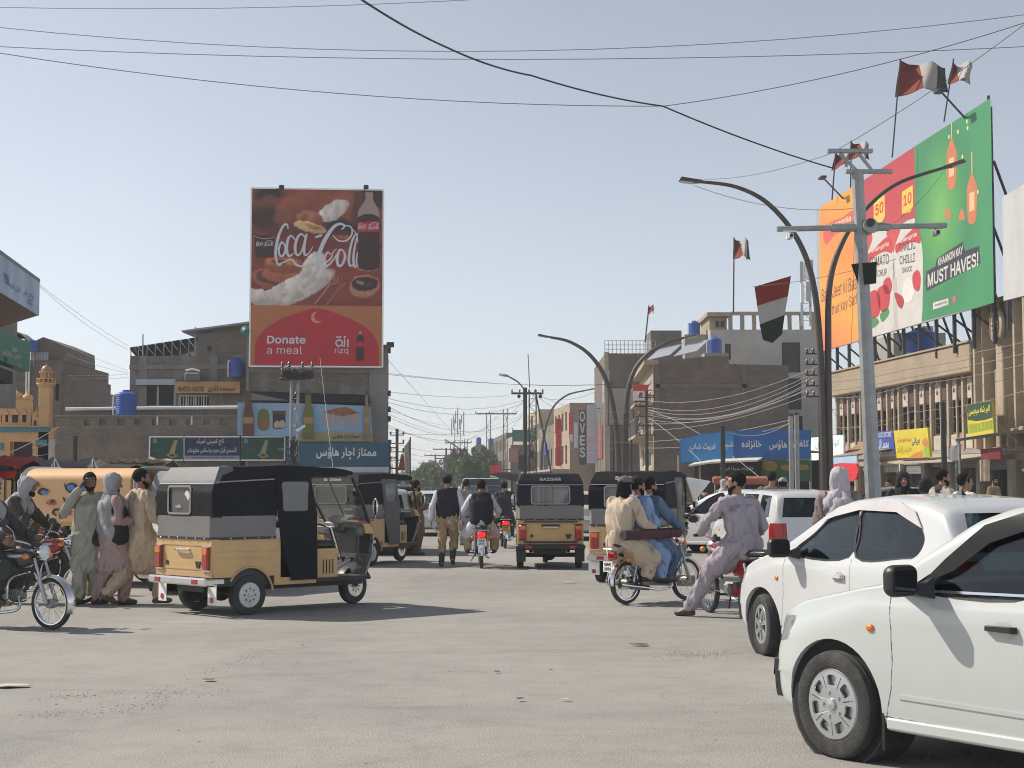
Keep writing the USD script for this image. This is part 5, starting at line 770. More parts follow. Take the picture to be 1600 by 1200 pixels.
street_lamp('very far curved street lamp left of the lattice pole', 170, 735, [[(737, 800), (736, 745), (730, 716), (716, 700), (704, 692)]], .12)
t = street_lamp('lamp with a thin arm rising over the green tree', 150, 838, [[(826, 790), (824, 735), (828, 700), (833, 680), (836, 668)]], .12)
for px, Y, ty, tx, lab in ((1341, 29.5, 245, 1341, None),):
    b = P(1368, 760, Y); t = thing('camera_pole', 'grey octagonal camera pole with cross arms behind the white hatchback', 'camera pole', (b[0], Y, 0)); top = P(1340, 268, Y) - [b[0], Y, 0]
    part(t, 'pole', tube([(0, 0, 0), tuple(top)], [.165, .115], 8), GALV, False); part(t, 'base_plate', bx(-.3, .3, -.3, .3, 0, .03), GALV, False)
    a0, a1 = P(1214, 358, Y) - [b[0], Y, 0], P(1479, 352, Y) - [b[0], Y, 0]; part(t, 'cross_arm', cat(tube([a0, a1], .055, 10), tube([a0 + (a1 - a0) * .32, a0 + (a1 - a0) * .66], .085, 12)), GALV, 40)
    part(t, 'clamp', lathe([(0, -.2), (.14, -.2), (.14, .2), (0, .2)], 16, 'y', a0 + (a1 - a0) * .54), GALV, 40); part(t, 'socket', lathe([(0, -.26), (.08, -.26), (.08, .0), (0, .0)], 16, 'y', a0 + (a1 - a0) * .535 + [0, -.0, .05]), DARK, 40)
    for f, n in ((.075, 0), (.935, 1)):
        c = a0 + (a1 - a0) * f; cm = part(t, 'camera', cat(bx(c[0] - .05, c[0] + .05, -.16, .12, c[2] - .2, c[2] - .11, .015), tube([c, c + [0, 0, -.12]], .02, 6), bx(c[0] - .14, c[0] + .14, -.04, .04, c[2] - .06, c[2] - .04)), WHITE if n == 0 else GALV, 30); part(cm, 'lens', lathe([(0, 0), (.035, 0), (.035, .03), (0, .03)], 12, 'y', (c[0], -.19, c[2] - .155)), DARK, 30)
    for x0, x1, py in ((1293, 1363, 236), (1322, 1394, 268)): e0, e1 = P(x0, py, Y) - [b[0], Y, 0], P(x1, py, Y) - [b[0], Y, 0]; part(t, 'top_bar', bx(e0[0], e1[0], -.06, .06, e0[2] - .035, e0[2] + .035), GALV, False)
    for x0, y0, x1, y1 in ((1338, 266, 1312, 240), (1362, 266, 1342, 240)): part(t, 'strut', tube([P(x0, y0, Y) - [b[0], Y, 0], P(x1, y1, Y) - [b[0], Y, 0]], .035, 8), GALV, 40)
def lattice(t, x, w, z1, m, step=.45, d=.25):
    for sx in (-w / 2, w / 2): part(t, 'leg', cat([tube([(x + sx, sy, 0), (x + sx, sy, z1)], .04, 4) for sy in (-d / 2, d / 2)]), m, False)
    br = []
    for k, z in enumerate(np.arange(.3, z1 - step, step)): s = 1 if k % 2 else -1; br += [tube([(x - s * w / 2, -d / 2, z), (x + s * w / 2, -d / 2, z + step)], .018, 4), tube([(x - w / 2, -d / 2, z), (x + w / 2, -d / 2, z)], .015, 4)]
    part(t, 'lattice_bracing', cat(br), m, False)
def insulators(t, pts):
    for p in pts: part(t, 'insulator', lathe([(0, 0), (.03, 0), (.07, .05), (.04, .09), (.07, .13), (.03, .2), (0, .2)], 8, 'z', p), mat('insulator_brown', (.10, .05, .03), .3), 40)
def cross(t, z, half, m=DARK, r=.06, n=4): part(t, 'cross_arm', tube([(-half, -.05, z), (half, -.05, z)], r, 6), m); insulators(t, [(-half + 2 * half * k / (n - 1), -.05, z + r) for k in range(n)])
b = P(824, 760, 100); t = thing('lattice_pole', 'tall dark lattice power pole with a cross arm and a lamp in the street', 'power pole', (b[0], 100, 0)); z1 = P(820, 606, 100)[2]
part(t, 'mast', tube([(-.15, -.2, 0), (-.15, -.2, z1)], .13, 8), DARK); lattice(t, .35, .45, z1 - .15, DARK, .5, .3); zc = P(820, 615, 100)[2]; part(t, 'cross_arm', tube([(-1.05, -.3, zc), (1.05, -.3, zc)], .08, 6), DARK); insulators(t, [(x, -.3, zc + .08) for x in (-1, -.5, .1, .5, 1)])
for x in (-.55, .85): part(t, 'bracket_drum', lathe([(0, -.1), (.12, -.1), (.12, .1), (0, .1)], 12, 'y', (x, -.3, zc - .2)), DARK, 40)
part(t, 'aerial', tube([(.15, 0, z1), (.05, 0, z1 + 2.2)], .03, 5), DARK); w = spline([(-.15, -.25, z1 - .2), (-.6, -.3, z1 + .35), (-1.3, -.35, z1 + .75)], 6); part(t, 'lamp_arm', tube(w, .045, 8), DARK, 40); part(t, 'lamp_head', hull([w[-1] + np.array(o) for o in ((.1, -.1, -.05), (.1, .1, .08), (-.5, -.17, .0), (-.5, .17, .2), (-.6, 0, .05), (-.1, .16, -.05), (-.1, -.16, .1))]), mat('lamp_grey', (.22, .22, .21), .5), 40)
part(t, 'stay_cable', tube([(.55, -.2, z1 - .4), (1.6, -.2, 2.2), (1.7, -.2, 0)], .06, 6), DARK); part(t, 'junction_box', bx(-.6, -.2, -.6, -.3, 2.6, 3.6, .03), DARK, 30)
for px, Y, top, hw, lab, H in ((775, 165, 648, 2.2, 'H shaped lattice power pole above the green tree', True), (716, 200, 693, 1.7, 'far power pole with a wide cross arm near the phone mast', True), (697, 235, 700, 2.0, 'far power pole with two short arms, middle of the distant row', False), (680, 270, 710, 1.9, 'far slim power pole in the distant row, third from the right', False), (668, 320, 722, 2.0, 'very far power pole in the distant row, second from the left', False), (655, 400, 730, 2.2, 'farthest power pole at the left end of the distant row', False)):
    b = P(px, 760, Y); z1 = P(px, top, Y)[2]; t = thing('power_pole', lab, 'power pole', (b[0], Y, 0))
    if H:
        for x in (-.8, 1.0): lattice(t, x, .42, z1 + (.6 if x > 0 else 0), DARK, .7, .3)
        cross(t, z1 + .1, hw, r=.08)
    else:
        part(t, 'pole', tube([(0, 0, 0), (0, 0, z1)], .16, 6), DARK); cross(t, z1 - .2, hw, r=.09); cross(t, z1 - 1.6, hw * .8, r=.08)
b = P(715, 760, 230); t = thing('phone_mast', 'far phone mast with upright aerials above the trees', 'mast', (b[0], 230, 0)); z1 = P(715, 645, 230)[2]; lattice(t, 0, .9, z1 - 1, GALV, .9, .6)
for k in range(7): part(t, 'aerial', tube([(-.9 + k * .3, -.3 - .1 * (k % 3), z1 - 3.4 + (k % 3) * .9), (-.9 + k * .3, -.3 - .1 * (k % 3), z1 - .9 + (k % 4) * .55)], .09, 6), GALV)
b = P(459, 760, 56.5); t = thing('lattice_pole', 'grey lattice pole wrapped in tangled cables before the pickle sign', 'power pole', (b[0], 56.5, 0)); z1 = P(459, 574, 56.5)[2]; lattice(t, 0, .25, z1, GALV, .3, .2)
part(t, 'cable_bundle', cat([tube(spline([(rng.uniform(-.2, .2), -.14, z) for z in np.arange(1.0, 3.6, .45)], 4), .014, 4) for _ in range(16)]), DARK, False, kind='stuff'); part(t, 'cable_tangle', cat([tube(spline([(rng.uniform(-.55, .75), -.2 + rng.uniform(-.1, .1), z1 - .25 + rng.uniform(-.25, .15)) for _ in range(6)], 4), .012, 4) for _ in range(24)]), DARK, False, kind='stuff')
for k, z in enumerate((z1 - .05, z1 - .28, z1 - .5)): part(t, 'cross_arm', bx(-.5, .72, -.1, -.05, z, z + .05), GALV, False); insulators(t, [(x, -.08, z + .05) for x in (-.45, -.2, .3, .65)])
part(t, 'tube_lamp', tube([(.12, -.2, z1 - 2.35), (.42, -.2, z1 - 2.15)], .05, 8), mat('tube_white', (.7, .76, .78), .3)); 
for px, Y, top, lab, two in ((1011, 81, 612, 'dark utility pole with brackets in front of the cream street front', 1), (1130, 58, 668, 'thin dark pole in front of the blue hoarding', 0), (1237, 57, 650, 'pale steel pole, left one of the two before the blue hoarding', 0), (1246, 57.2, 648, 'pale steel pole, right one of the two before the blue hoarding', 0), (1476, 48, 632, 'dark pole in front of the dusty tin canopy', 0), (607.5, 75, 690, 'dark pole at the corner of the billboard building', 1), (620, 92, 672, 'thin dark pole beyond the corner building with bracket steps', 1), (116, 61, 684, 'dark bracket post against the long low brick building', 0)):
    b = P(px, 760, Y); z1 = P(px, top, Y)[2]; t = thing('utility_pole', lab, 'pole', (b[0], Y, 0)); part(t, 'pole', tube([(0, 0, 0), (0, 0, z1)], .09, 8), GALV if 'pale' in lab or 'grey' in lab else DARK); part(t, 'pole_cap', lathe([(.1, 0), (.1, .06), (0, .1)], 8, 'z', (0, 0, z1)), DARK)
    if two:
        for k in range(5): part(t, 'bracket', tube([(-.42, -.05, z1 - .3 - k * .5), (.42, -.05, z1 - .3 - k * .5)], .03, 5), DARK); insulators(t, [(s * .38, -.05, z1 - .27 - k * .5) for s in (-1, 1)])
b = P(1283, 760, 60); t = thing('utility_pole', 'pole with ladder like cable brackets left of the sandy shop building', 'pole', (b[0], 60, 0)); z1 = P(1283, 545, 60)[2]; part(t, 'pole', tube([(0, 0, 0), (0, 0, z1)], .08, 8), DARK)
for k in range(5): part(t, 'bracket', tube([(-.55, -.05, z1 - .2 - k * .42), (.15, -.05, z1 - .2 - k * .42)], .03, 5), DARK); insulators(t, [(x, -.05, z1 - .18 - k * .42) for x in (-.5, -.25)])
b = P(1263, 760, 90); t = thing('phone_mast', 'phone mast with panel aerials behind the orange end of the sauce billboard', 'mast', (b[0], 90, 11)); z1 = P(1263, 405, 90)[2] - 11; lattice(t, 0, .5, z1 - .2, GALV, .5, .4)
for k, (x, z) in enumerate(((-.32, -.2), (-.05, -.1), (.25, -.1), (-.3, -1.5), (.05, -1.4))): part(t, 'panel_aerial', bx(x - .11, x + .11, -.5, -.35, z1 + z - 1.15, z1 + z, .02), WHITE if k % 2 else mat('aerial_grey', (.4, .4, .38), .6), 30)
# flags
FR = mat('flag_red', lin((150, 60, 44)), .85, var=.12, trans=.35); FW = mat('flag_white', lin((190, 186, 182)), .85, var=.08, trans=.35); FK = mat('flag_dark_green', (.02, .035, .025), .85, trans=.3)
def flag(label, pole_px, Y, corners, bands, foot=None, wave=.06, nw=2.2, group=None):
    """pole_px: photo foot and head; corners: hoist top, fly top, fly bottom, hoist bottom; bands: (from, to, material name)."""
    f, h = P(*pole_px[0], Y), P(*pole_px[1], Y); t = thing('flag', label, 'flag', f); part(t, 'flagpole', tube([(0, 0, 0), tuple(h - f)], .03 * Y / 60, 6), DARK)
    a, b, c, d = [P(*q, Y) - f for q in corners]; s = Y / 60
    for u0, u1, m in bands:
        rows = []
        for v in np.linspace(0, 1, 7):
            us = np.linspace(u0, u1, 10); top = [(a + (b - a) * u) * (1 - v) + (d + (c - d) * u) * v + np.array([0, wave * 8 * s * math.sin(u * 6.28 * nw / 2 + v * 1.5), wave * s * 2 * math.sin(u * 6.28 * nw + v * 2) * u]) for u in us]
            rows.append(np.vstack([top, [p + [0, .012, 0] for p in top[::-1]]]))
        part(t, {'r': 'red_band', 'w': 'white_band', 'k': 'dark_band'}[m], loft(rows), {'r': FR, 'w': FW, 'k': FK}[m], 50)
    return t
flag('largest torn red, white and dark flag above the sauce billboard', [(1394, 246), (1407, 92)], 66, [(1407, 94), (1480, 108), (1487, 140), (1403, 147)], [(0, .42, 'r'), (.42, .72, 'w'), (.72, 1, 'k')])
t = flag('small flag flying at the top right above the sauce billboard', [(1475, 190), (1490, 92)], 63, [(1490, 94), (1522, 106), (1521, 128), (1486, 127)], [(0, .3, 'r'), (.3, 1, 'w')])
flag('flag behind the top bar of the camera pole, right of two', [(1329, 300), (1330, 220)], 76, [(1330, 221), (1360, 228), (1362, 246), (1330, 246)], [(0, .45, 'r'), (.45, .7, 'w'), (.7, 1, 'k')])
flag('flag behind the top bar of the camera pole, left of two', [(1300, 312), (1306, 236)], 78, [(1306, 239), (1330, 246), (1328, 258), (1303, 263)], [(0, .5, 'r'), (.5, 1, 'w')])
flag('flag on a tall thin mast left of the near street lamp', [(1146, 490), (1147, 371)], 96, [(1147, 372), (1171, 377), (1175, 404), (1148, 402)], [(0, .4, 'r'), (.4, .7, 'w'), (.7, 1, 'k')])
flag('tiny dark flag on a mast above the dark brick roofs', [(1008, 535), (1014, 477)], 104, [(1014, 478), (1022, 481), (1023, 488), (1013, 490)], [(0, .5, 'r'), (.5, 1, 'k')])
flag('drooping white flag with a red tip on the leaning dark pole beyond the corner', [(641, 790), (641, 683)], 96, [(641, 684), (628, 706), (628, 738), (641, 736)], [(0, .5, 'w'), (.5, 1, 'w')], wave=.02)
_f = P(622, 735, 95.9); part(fresh.__globals__['_used'] and '/World/flag_006', 'red_band', move(quad((0, 0, 0), (.55, 0, 0), (.32, 0, 1.0), (.18, 0, 1.0), .03), P(622, 735, 95.9) - P(641, 790, 96)), FR, False)
# hanging banner flag on the lamp wire
t = thing('flag_banner', 'red, white and dark flag hanging from a cord beside the near street lamp', 'flag', P(1206, 535, 41)); o = P(1206, 535, 41)
bp_ = lambda pts: [P(x, y, 41) - o for x, y in pts]
for nm, pts, m in (('red_band', [(1179, 448), (1236, 431), (1231, 463), (1183, 478)], FR), ('white_band', [(1183, 478), (1231, 463), (1226, 492), (1187, 507)], FW), ('dark_band', [(1187, 507), (1226, 492), (1222, 522), (1207, 536), (1192, 531)], FK)):
    q = bp_(pts); n = len(q); part(t, nm, hull([p + [0, s, 0] for p in q for s in (-.006, .006)]), m, False)
t = thing('flag_banner', 'small dark pennant hanging across the camera pole', 'flag', P(1352, 446, 29.2)); o = P(1352, 446, 29.2)
for nm, pts in (('left_flap', [(1330, 413), (1342, 411), (1341, 444)]), ('right_flap', [(1347, 411), (1370, 409), (1369, 443), (1350, 445)])): part(t, nm, hull([P(x, y, 29.2) - o + [0, s, 0] for x, y in pts for s in (-.004, .004)]), FK, False)
# ================================================================ wires
WIREM = mat('cable_black', (.02, .02, .022), .6, var=.1); WIREP = mat('cable_pale', (.32, .31, .30), .6, var=.1)
ORD = ['first', 'second', 'third', 'fourth', 'fifth', 'sixth', 'seventh', 'eighth', 'ninth', 'tenth', 'eleventh', 'twelfth', 'thirteenth', 'fourteenth', 'fifteenth', 'sixteenth', 'seventeenth']
_wc = {}
def wire(label, pts, sag=0, r=.012, m=None, group=None):
    """pts: (photo x, photo y, depth); each span sags by sag photo pixels."""
    if group: _wc[group] = _wc.get(group, 0) + 1; label += ', ' + ORD[_wc[group] - 1] + ' counted downward'
    W3 = [P(*p) for p in pts]; out = []
    for (a, b), (pa, pb) in zip(zip(W3[:-1], W3[1:]), zip(pts[:-1], pts[1:])):
        s = sag * (pa[2] + pb[2]) / 2 / FPX
        for u in np.linspace(0, 1, 17)[(1 if out else 0):]: out.append(a + (b - a) * u - np.array([0, 0, 4 * s * u * (1 - u)]))
    return solo('overhead_cable', label, 'cable', tube(out, r * .6, 5), m or WIREM, 40, group)
wire('thick sagging black cable from the top edge to the camera pole', [(545, -14, 17), (700, 75, 21), (830, 118, 23.5), (1036, 166, 26), (1302, 263, 29.3)], 5, .024)
wire('cable rising from the thick cable to the upper right corner', [(1036, 166, 26), (1600, 36, 24)], 14, .011)
wire('cable across the sky from the left edge to the joint of the thick cable', [(-20, 80, 24), (1036, 166, 26)], 22, .010)
wire('uppermost long cable dipping across the whole sky', [(-20, 41, 26), (1640, 18, 26)], 52, .009)
wire('second long cable across the whole sky', [(-20, 72, 27), (1640, 71, 27)], 22, .010)
wire('short thin cable crossing the top edge above the billboard', [(-20, 11, 30), (800, -4, 30)], 9, .009)
wire('cable climbing past the camera pole top to the right corner', [(1100, 280, 43), (1298, 240, 30), (1640, 8, 26)], 9, .010)
wire('slack cable from the near lamp arm behind the camera pole', [(1085, 290, 43), (1340, 325, 44)], 16, .012)
wire('cord holding the hanging flag between the lamp posts', [(1176, 448, 41), (1400, 405, 36)], 6, .011)
wire('thin cable down the orange part of the sauce billboard', [(1336, 330, 57), (1330, 545, 60)], 2, .012)
wire('thin cable looping over the green part of the billboard', [(1480, 260, 43), (1395, 350, 30)], 8, .008)
for i, (a, b, s, lab) in enumerate((((53, 438, 47), (200, 540, 66), 4, 'upper'), ((56, 442, 47), (200, 546, 66), 8, 'lower'))): wire(f'thin pale cable from the far left hoarding to the brick house, {lab} of two', [a, b], s, .010, WIREP)
for i, (y0, y1, s) in enumerate(((541, 579, 1), (553, 583, 3), (586, 585, 1), (592, 590, 1))): wire('thin cable between the dark brick block and the patched brick house', [(104, y0, 77), (200, y1, 67)], s, .012, None, 'cables between the dark brick block and the patched brick house')
for i, (y0, x1, y1, Y1, s) in enumerate(((583, 960, 600, 105, 8), (585, 1000, 596, 104, 10), (612, 795, 618, 100, 5), (622, 820, 624, 100, 16), (628, 845, 616, 100, 26), (640, 712, 664, 200, 5), (646, 720, 676, 200, 8), (650, 776, 650, 165, 30), (664, 716, 694, 200, 6), (668, 770, 668, 165, 20), (690, 698, 706, 235, 4), (560, 735, 712, 170, -3), (700, 690, 712, 240, 5), (712, 680, 716, 270, 4), (720, 668, 726, 320, 3), (634, 815, 652, 100, 30), (675, 792, 655, 165, 14))):
    wire('thin cable from the billboard building out over the far street', [(604, y0, 64), (x1, y1, Y1)], s, .014, None, 'cables from the billboard building over the far street')
for i, (x0, y0, Y0, x1, y1, Y1, s) in enumerate(((780, 650, 165, 716, 694, 200, 6), (775, 652, 165, 697, 702, 235, 8), (716, 697, 200, 680, 712, 270, 4), (716, 700, 200, 655, 730, 400, 4), (697, 706, 235, 655, 733, 400, 3), (820, 622, 100, 776, 652, 165, 10), (835, 622, 100, 790, 652, 165, 12), (822, 640, 100, 776, 668, 165, 14), (845, 618, 100, 1010, 640, 81, 14), (840, 620, 100, 1008, 650, 81, 22), (845, 622, 100, 935, 610, 121, 8), (822, 660, 100, 1008, 690, 81, 12), (822, 672, 100, 960, 700, 90, 14), (795, 640, 100, 775, 690, 165, 10))):
    wire('dark cable strung between the poles of the far street', [(x0, y0, Y0), (x1, y1, Y1)], s, .018, None, 'cables between the poles of the far street')
for i, (y0, x1, y1, s) in enumerate(((626, 1282, 570, 36), (636, 1284, 576, 46), (640, 1284, 580, 52), (644, 1284, 586, 56), (648, 1284, 590, 50), (655, 1284, 596, 44), (662, 1284, 600, 30), (672, 1284, 610, 24), (690, 1240, 655, 10), (700, 1240, 660, 18), (640, 1186, 745, -20), (652, 1100, 725, -6))):
    wire('pale cable drooping across the dark blank brick wall', [(1012, y0, 80.5), (x1, y1, 60 if x1 > 1250 else 58)], s * .55, .017, WIREP, 'cables drooping across the dark blank brick wall')
wire('pale cable looping over the blue hoarding between two poles', [(1130, 672, 58), (1240, 656, 57)], 16, .018, WIREP); wire('dark cable hanging down the dark blank brick wall', [(1146, 566, 85.6), (1164, 612, 85.6), (1166, 620, 85.6)], -4, .03)
for i, (y0, y1, s) in enumerate(((598, 548, 3), (604, 556, 5), (612, 560, 2), (622, 572, 6), (640, 590, 4), (668, 612, 8), (676, 640, 10), (590, 540, 2))): wire('thin cable running along the sandy shop building', [(1290, y0, 60), (1420, (y0 + y1) / 2 + 4, 56), (1640, y1 - 14, 49)], s, .012, WIREP if i % 2 else None, 'cables along the sandy shop building')
for i, (x0, y0, x1, y1) in enumerate(((1400, 600, 1450, 668), (1440, 640, 1500, 690), (1420, 620, 1476, 640), (1300, 640, 1345, 690), (1480, 660, 1512, 640), (1330, 610, 1395, 672), (1545, 640, 1590, 690))): wire('short slack cable hanging across the shop fronts', [(x0, y0, 55), (x1, y1, 52)], 6, .012, None, 'slack cables across the shop fronts')
wire('thin line slanting from the red billboard down past the teal fascia', [(500, 560, 50), (522, 745, 40)], 2, .010, WIREP); wire('thick pale pipe like cable slanting over the mosque gate', [(92, 667, 58), (14, 708, 55)], 2, .03, WIREP)
for k, (y0, y1) in enumerate(((700, 684), (712, 700), (690, 690))): wire('dark cable strung along the mosque wall', [(50, y0, 62), (94, y1, 61)], 4, .012, None, 'cables along the mosque wall')
# ================================================================ trees
def leaf_mat(name, c): return mat(name, c, .6, var=.45, scale=1.2, trans=.3)
BARK = mat('bark', (.09, .065, .045), .9, var=.3, scale=3)
def tree(label, px, py_top, py_bot, Y, half_px, m, seed, n=4600, leaf=.125, trunk=True):
    r = np.random.default_rng(seed); b = P(px, 760, Y); k = FPX / Y; z1, z0 = P(px, py_top, Y)[2], P(px, py_bot, Y)[2]; R_ = half_px / k; t = thing('tree', label, 'tree', (b[0], Y, 0))
    part(t, 'trunk', cat(tube(spline([(0, 0, 0), (.08 * R_, 0, z0 * .6), (-.05 * R_, 0, (z0 + z1) / 2)], 5), np.linspace(.16, .07, 11)[:11] * R_ / 2, 8), *[tube([(0, 0, z0 * .7), (R_ * .6 * math.cos(a), R_ * .6 * math.sin(a), z0 + (z1 - z0) * .5)], [.06 * R_, .02 * R_], 6) for a in r.uniform(0, 6.28, 6)]), BARK, 40)
    nc = 26; cc = np.stack([r.normal(0, .45, nc), r.normal(0, .45, nc), r.uniform(.05, .95, nc)], -1); cc[:, :2] *= np.sqrt(np.clip(1.15 - np.abs(cc[:, 2:] - .45) * 1.6, .15, 1)); cr = r.uniform(.16, .32, nc)
    i = r.integers(0, nc, n); d = r.normal(size=(n, 3)); d /= np.linalg.norm(d, axis=1, keepdims=True); p = cc[i] + d * (cr[i] * r.uniform(.55, 1.05, n))[:, None] * [1, 1, .8]
    p = p * [R_, R_, (z1 - z0)] + [0, 0, z0]; a = r.normal(size=(n, 3)); a /= np.linalg.norm(a, axis=1, keepdims=True); c = np.cross(a, r.normal(size=(n, 3))); c /= np.linalg.norm(c, axis=1, keepdims=True); s = (leaf * r.uniform(.6, 1.3, n))[:, None] * R_ / 1.8
    v = np.stack([p - a * s, p + c * s * .6, p + a * s, p - c * s * .6], 1).reshape(-1, 3); f = (np.arange(n)[:, None, None] * 4 + np.array([[0, 1, 2], [0, 2, 3]])).reshape(-1, 3); part(t, 'crown', tm(v, f), m, False); return t
LG = leaf_mat('leaf_fresh', (.075, .15, .035)); LD = leaf_mat('leaf_dark', (.04, .07, .027)); LO = leaf_mat('leaf_dusty', (.09, .115, .05)); LB = leaf_mat('leaf_brown', (.085, .068, .038))
for i, a in enumerate((('bright green bushy tree in the far street', 735, 708, 768, 150, 30, LG), ('dark green tree right behind the bright green one', 758, 708, 775, 165, 24, LD), ('brownish thin tree above the bright green one', 724, 700, 745, 172, 22, LB), ('dusty green low tree behind the walking officer', 690, 735, 775, 170, 30, LO), ('green tree behind the person in brown', 664, 728, 772, 190, 26, LG), ('grey green far tree behind the leaning flag pole', 640, 738, 776, 210, 24, LO), ('far dark tree among the distant poles', 700, 716, 760, 240, 22, LD), ('hazy far tree at the left end of the street', 622, 742, 775, 230, 16, LO), ('yellow green bush by the corner of the billboard building', 612, 725, 765, 80, 5, leaf_mat('leaf_yellow', (.16, .16, .03))), ('hazy olive tree far behind the distant poles', 676, 722, 765, 290, 26, LO), ('olive tree left of the far brown house', 790, 712, 765, 200, 22, LO), ('far brown shrub above the street tree', 752, 692, 722, 196, 14, LB))): tree(*a[:6], a[6], 100 + i)
# ================================================================ VEHICLES
PAINTW = mat('car_white', (.51, .52, .52), .32, var=.025, scale=1.5, coat=.8, dirt=((.52, .49, .44), .35)); PAINTS = mat('car_silver', (.42, .44, .46), .3, .5, var=.04, coat=.7); PAINTD = mat('car_dark', (.03, .035, .045), .3, var=.1, coat=.8, dirt=((.16, .14, .12), .3))
CARGLASS = pane_mat('car_glass', (.52, .60, .60)); TINT = pane_mat('tinted_glass', (.10, .11, .115)); TRIM = mat('black_trim', (.016, .016, .017), .45, var=.2, scale=9); INTER = mat('car_interior', (.05, .05, .052), .85, var=.2)
LAMPR = mat('tail_lens', (.30, .012, .012), .15, var=.2, scale=20, coat=.6); LAMPO = mat('amber_lens', (.60, .17, .02), .15, var=.15, scale=20, coat=.6); LAMPC = mat('clear_lens', (.55, .57, .58), .08, .3, var=.1, coat=1); RIMS = mat('wheel_silver', (.50, .51, .52), .3, .75, var=.06)
TYRE = mat('tyre', (.026, .026, .026), .85, var=.3, scale=12, bump=.25, bscale=60, dirt=((.12, .11, .095), .5))
def tyre_mesh(r, w, s, flat=.72):
    pr = [(r * flat, -w * .42), (r * (flat + .08), -w * .5), (r * .9, -w * .5), (r * .965, -w * .44), (r * .985, -w * .30), (r * .975, -w * .29), (r, -w * .27), (r, -w * .02), (r * .985, -w * .01), (r * .985, w * .01), (r, w * .02), (r, w * .27), (r * .975, w * .29), (r * .985, w * .30), (r * .965, w * .44), (r * .9, w * .5), (r * (flat + .08), w * .5), (r * flat, w * .42)]
    g = np.arange(48) * 2 * np.pi / 48; R_ = np.stack([np.stack([np.full(48, z), q * np.cos(g), q * np.sin(g)], -1) for q, z in pr + [pr[0]]]); m = tm(*strip(R_, len(pr) + 1, 48, False))
    if m.volume < 0: m.invert()
    return m
def disc_poly(r, style):
    c = Point(0, 0).buffer(r, 32)
    if style == 'cap':
        sl = [affinity.rotate(Polygon([(-.16 * r, .56 * r), (.16 * r, .56 * r), (.2 * r, .80 * r), (.12 * r, .86 * r), (-.12 * r, .86 * r), (-.2 * r, .80 * r)]), a, (0, 0)) for a in np.arange(7) * 360 / 7]; sl += [affinity.rotate(sbox(-.015 * r, .5 * r, .015 * r, .9 * r), a + 180 / 7, (0, 0)) for a in np.arange(7) * 360 / 7]; return c.difference(unary_union(sl))
    if style == 'alloy':
        sl = [affinity.rotate(Polygon([(-.07 * r, .28 * r), (.07 * r, .28 * r), (.23 * r, .82 * r), (-.23 * r, .82 * r)]), a, (0, 0)) for a in np.arange(7) * 360 / 7]; return c.difference(unary_union(sl))
    if style == 'steel':
        return c.difference(unary_union([Point(.52 * r * math.cos(a), .52 * r * math.sin(a)).buffer(.085 * r) for a in np.arange(8) * math.pi / 4]))
    return c
def wheel(t, c, r, w, style='cap', steer=0.0, side=-1, rimm=None, flat=.64):
    def tf(m): return move(turn(m, steer), c)
    wl = part(t, 'wheel', tf(tyre_mesh(r, w, side, flat)), TYRE, 35); R_ = r * flat; x = side * w * .40
    d = ext(disc_poly(R_ * .985, style), 0, .012, 'x'); v = d.vertices.copy(); q = np.hypot(v[:, 1], v[:, 2]) / R_
    v[:, 0] = v[:, 0] * side + x + side * .012 * (1 - q); d = tm(v, d.faces if side > 0 else d.faces[:, ::-1])
    part(wl, 'rim', tf(cat(d, lathe([(R_ * .93, x - side * .01), (R_ * 1.0, x + side * .012), (R_ * 1.03, x + side * .004), (R_ * .97, x - side * .06), (R_ * .93, x - side * .06)], 40, 'x'))), rimm or RIMS, 25)
    part(wl, 'hub', tf(cat(lathe([(0, x + side * .035), (R_ * .17, x + side * .03), (R_ * .19, x), (0, x)], 20, 'x'), *( [lathe([(0, x + side * .026), (.012, x + side * .026), (.012, x), (0, x)], 6, 'x', (0, R_ * .36 * math.cos(a), R_ * .36 * math.sin(a))) for a in np.arange(5) * 1.2566]))), rimm or RIMS, 30)
    part(wl, 'brake_drum', tf(lathe([(0, x - side * .07), (R_ * .9, x - side * .07), (R_ * .9, -x * .9), (0, -x * .9)], 24, 'x')), DARK, 30); return wl
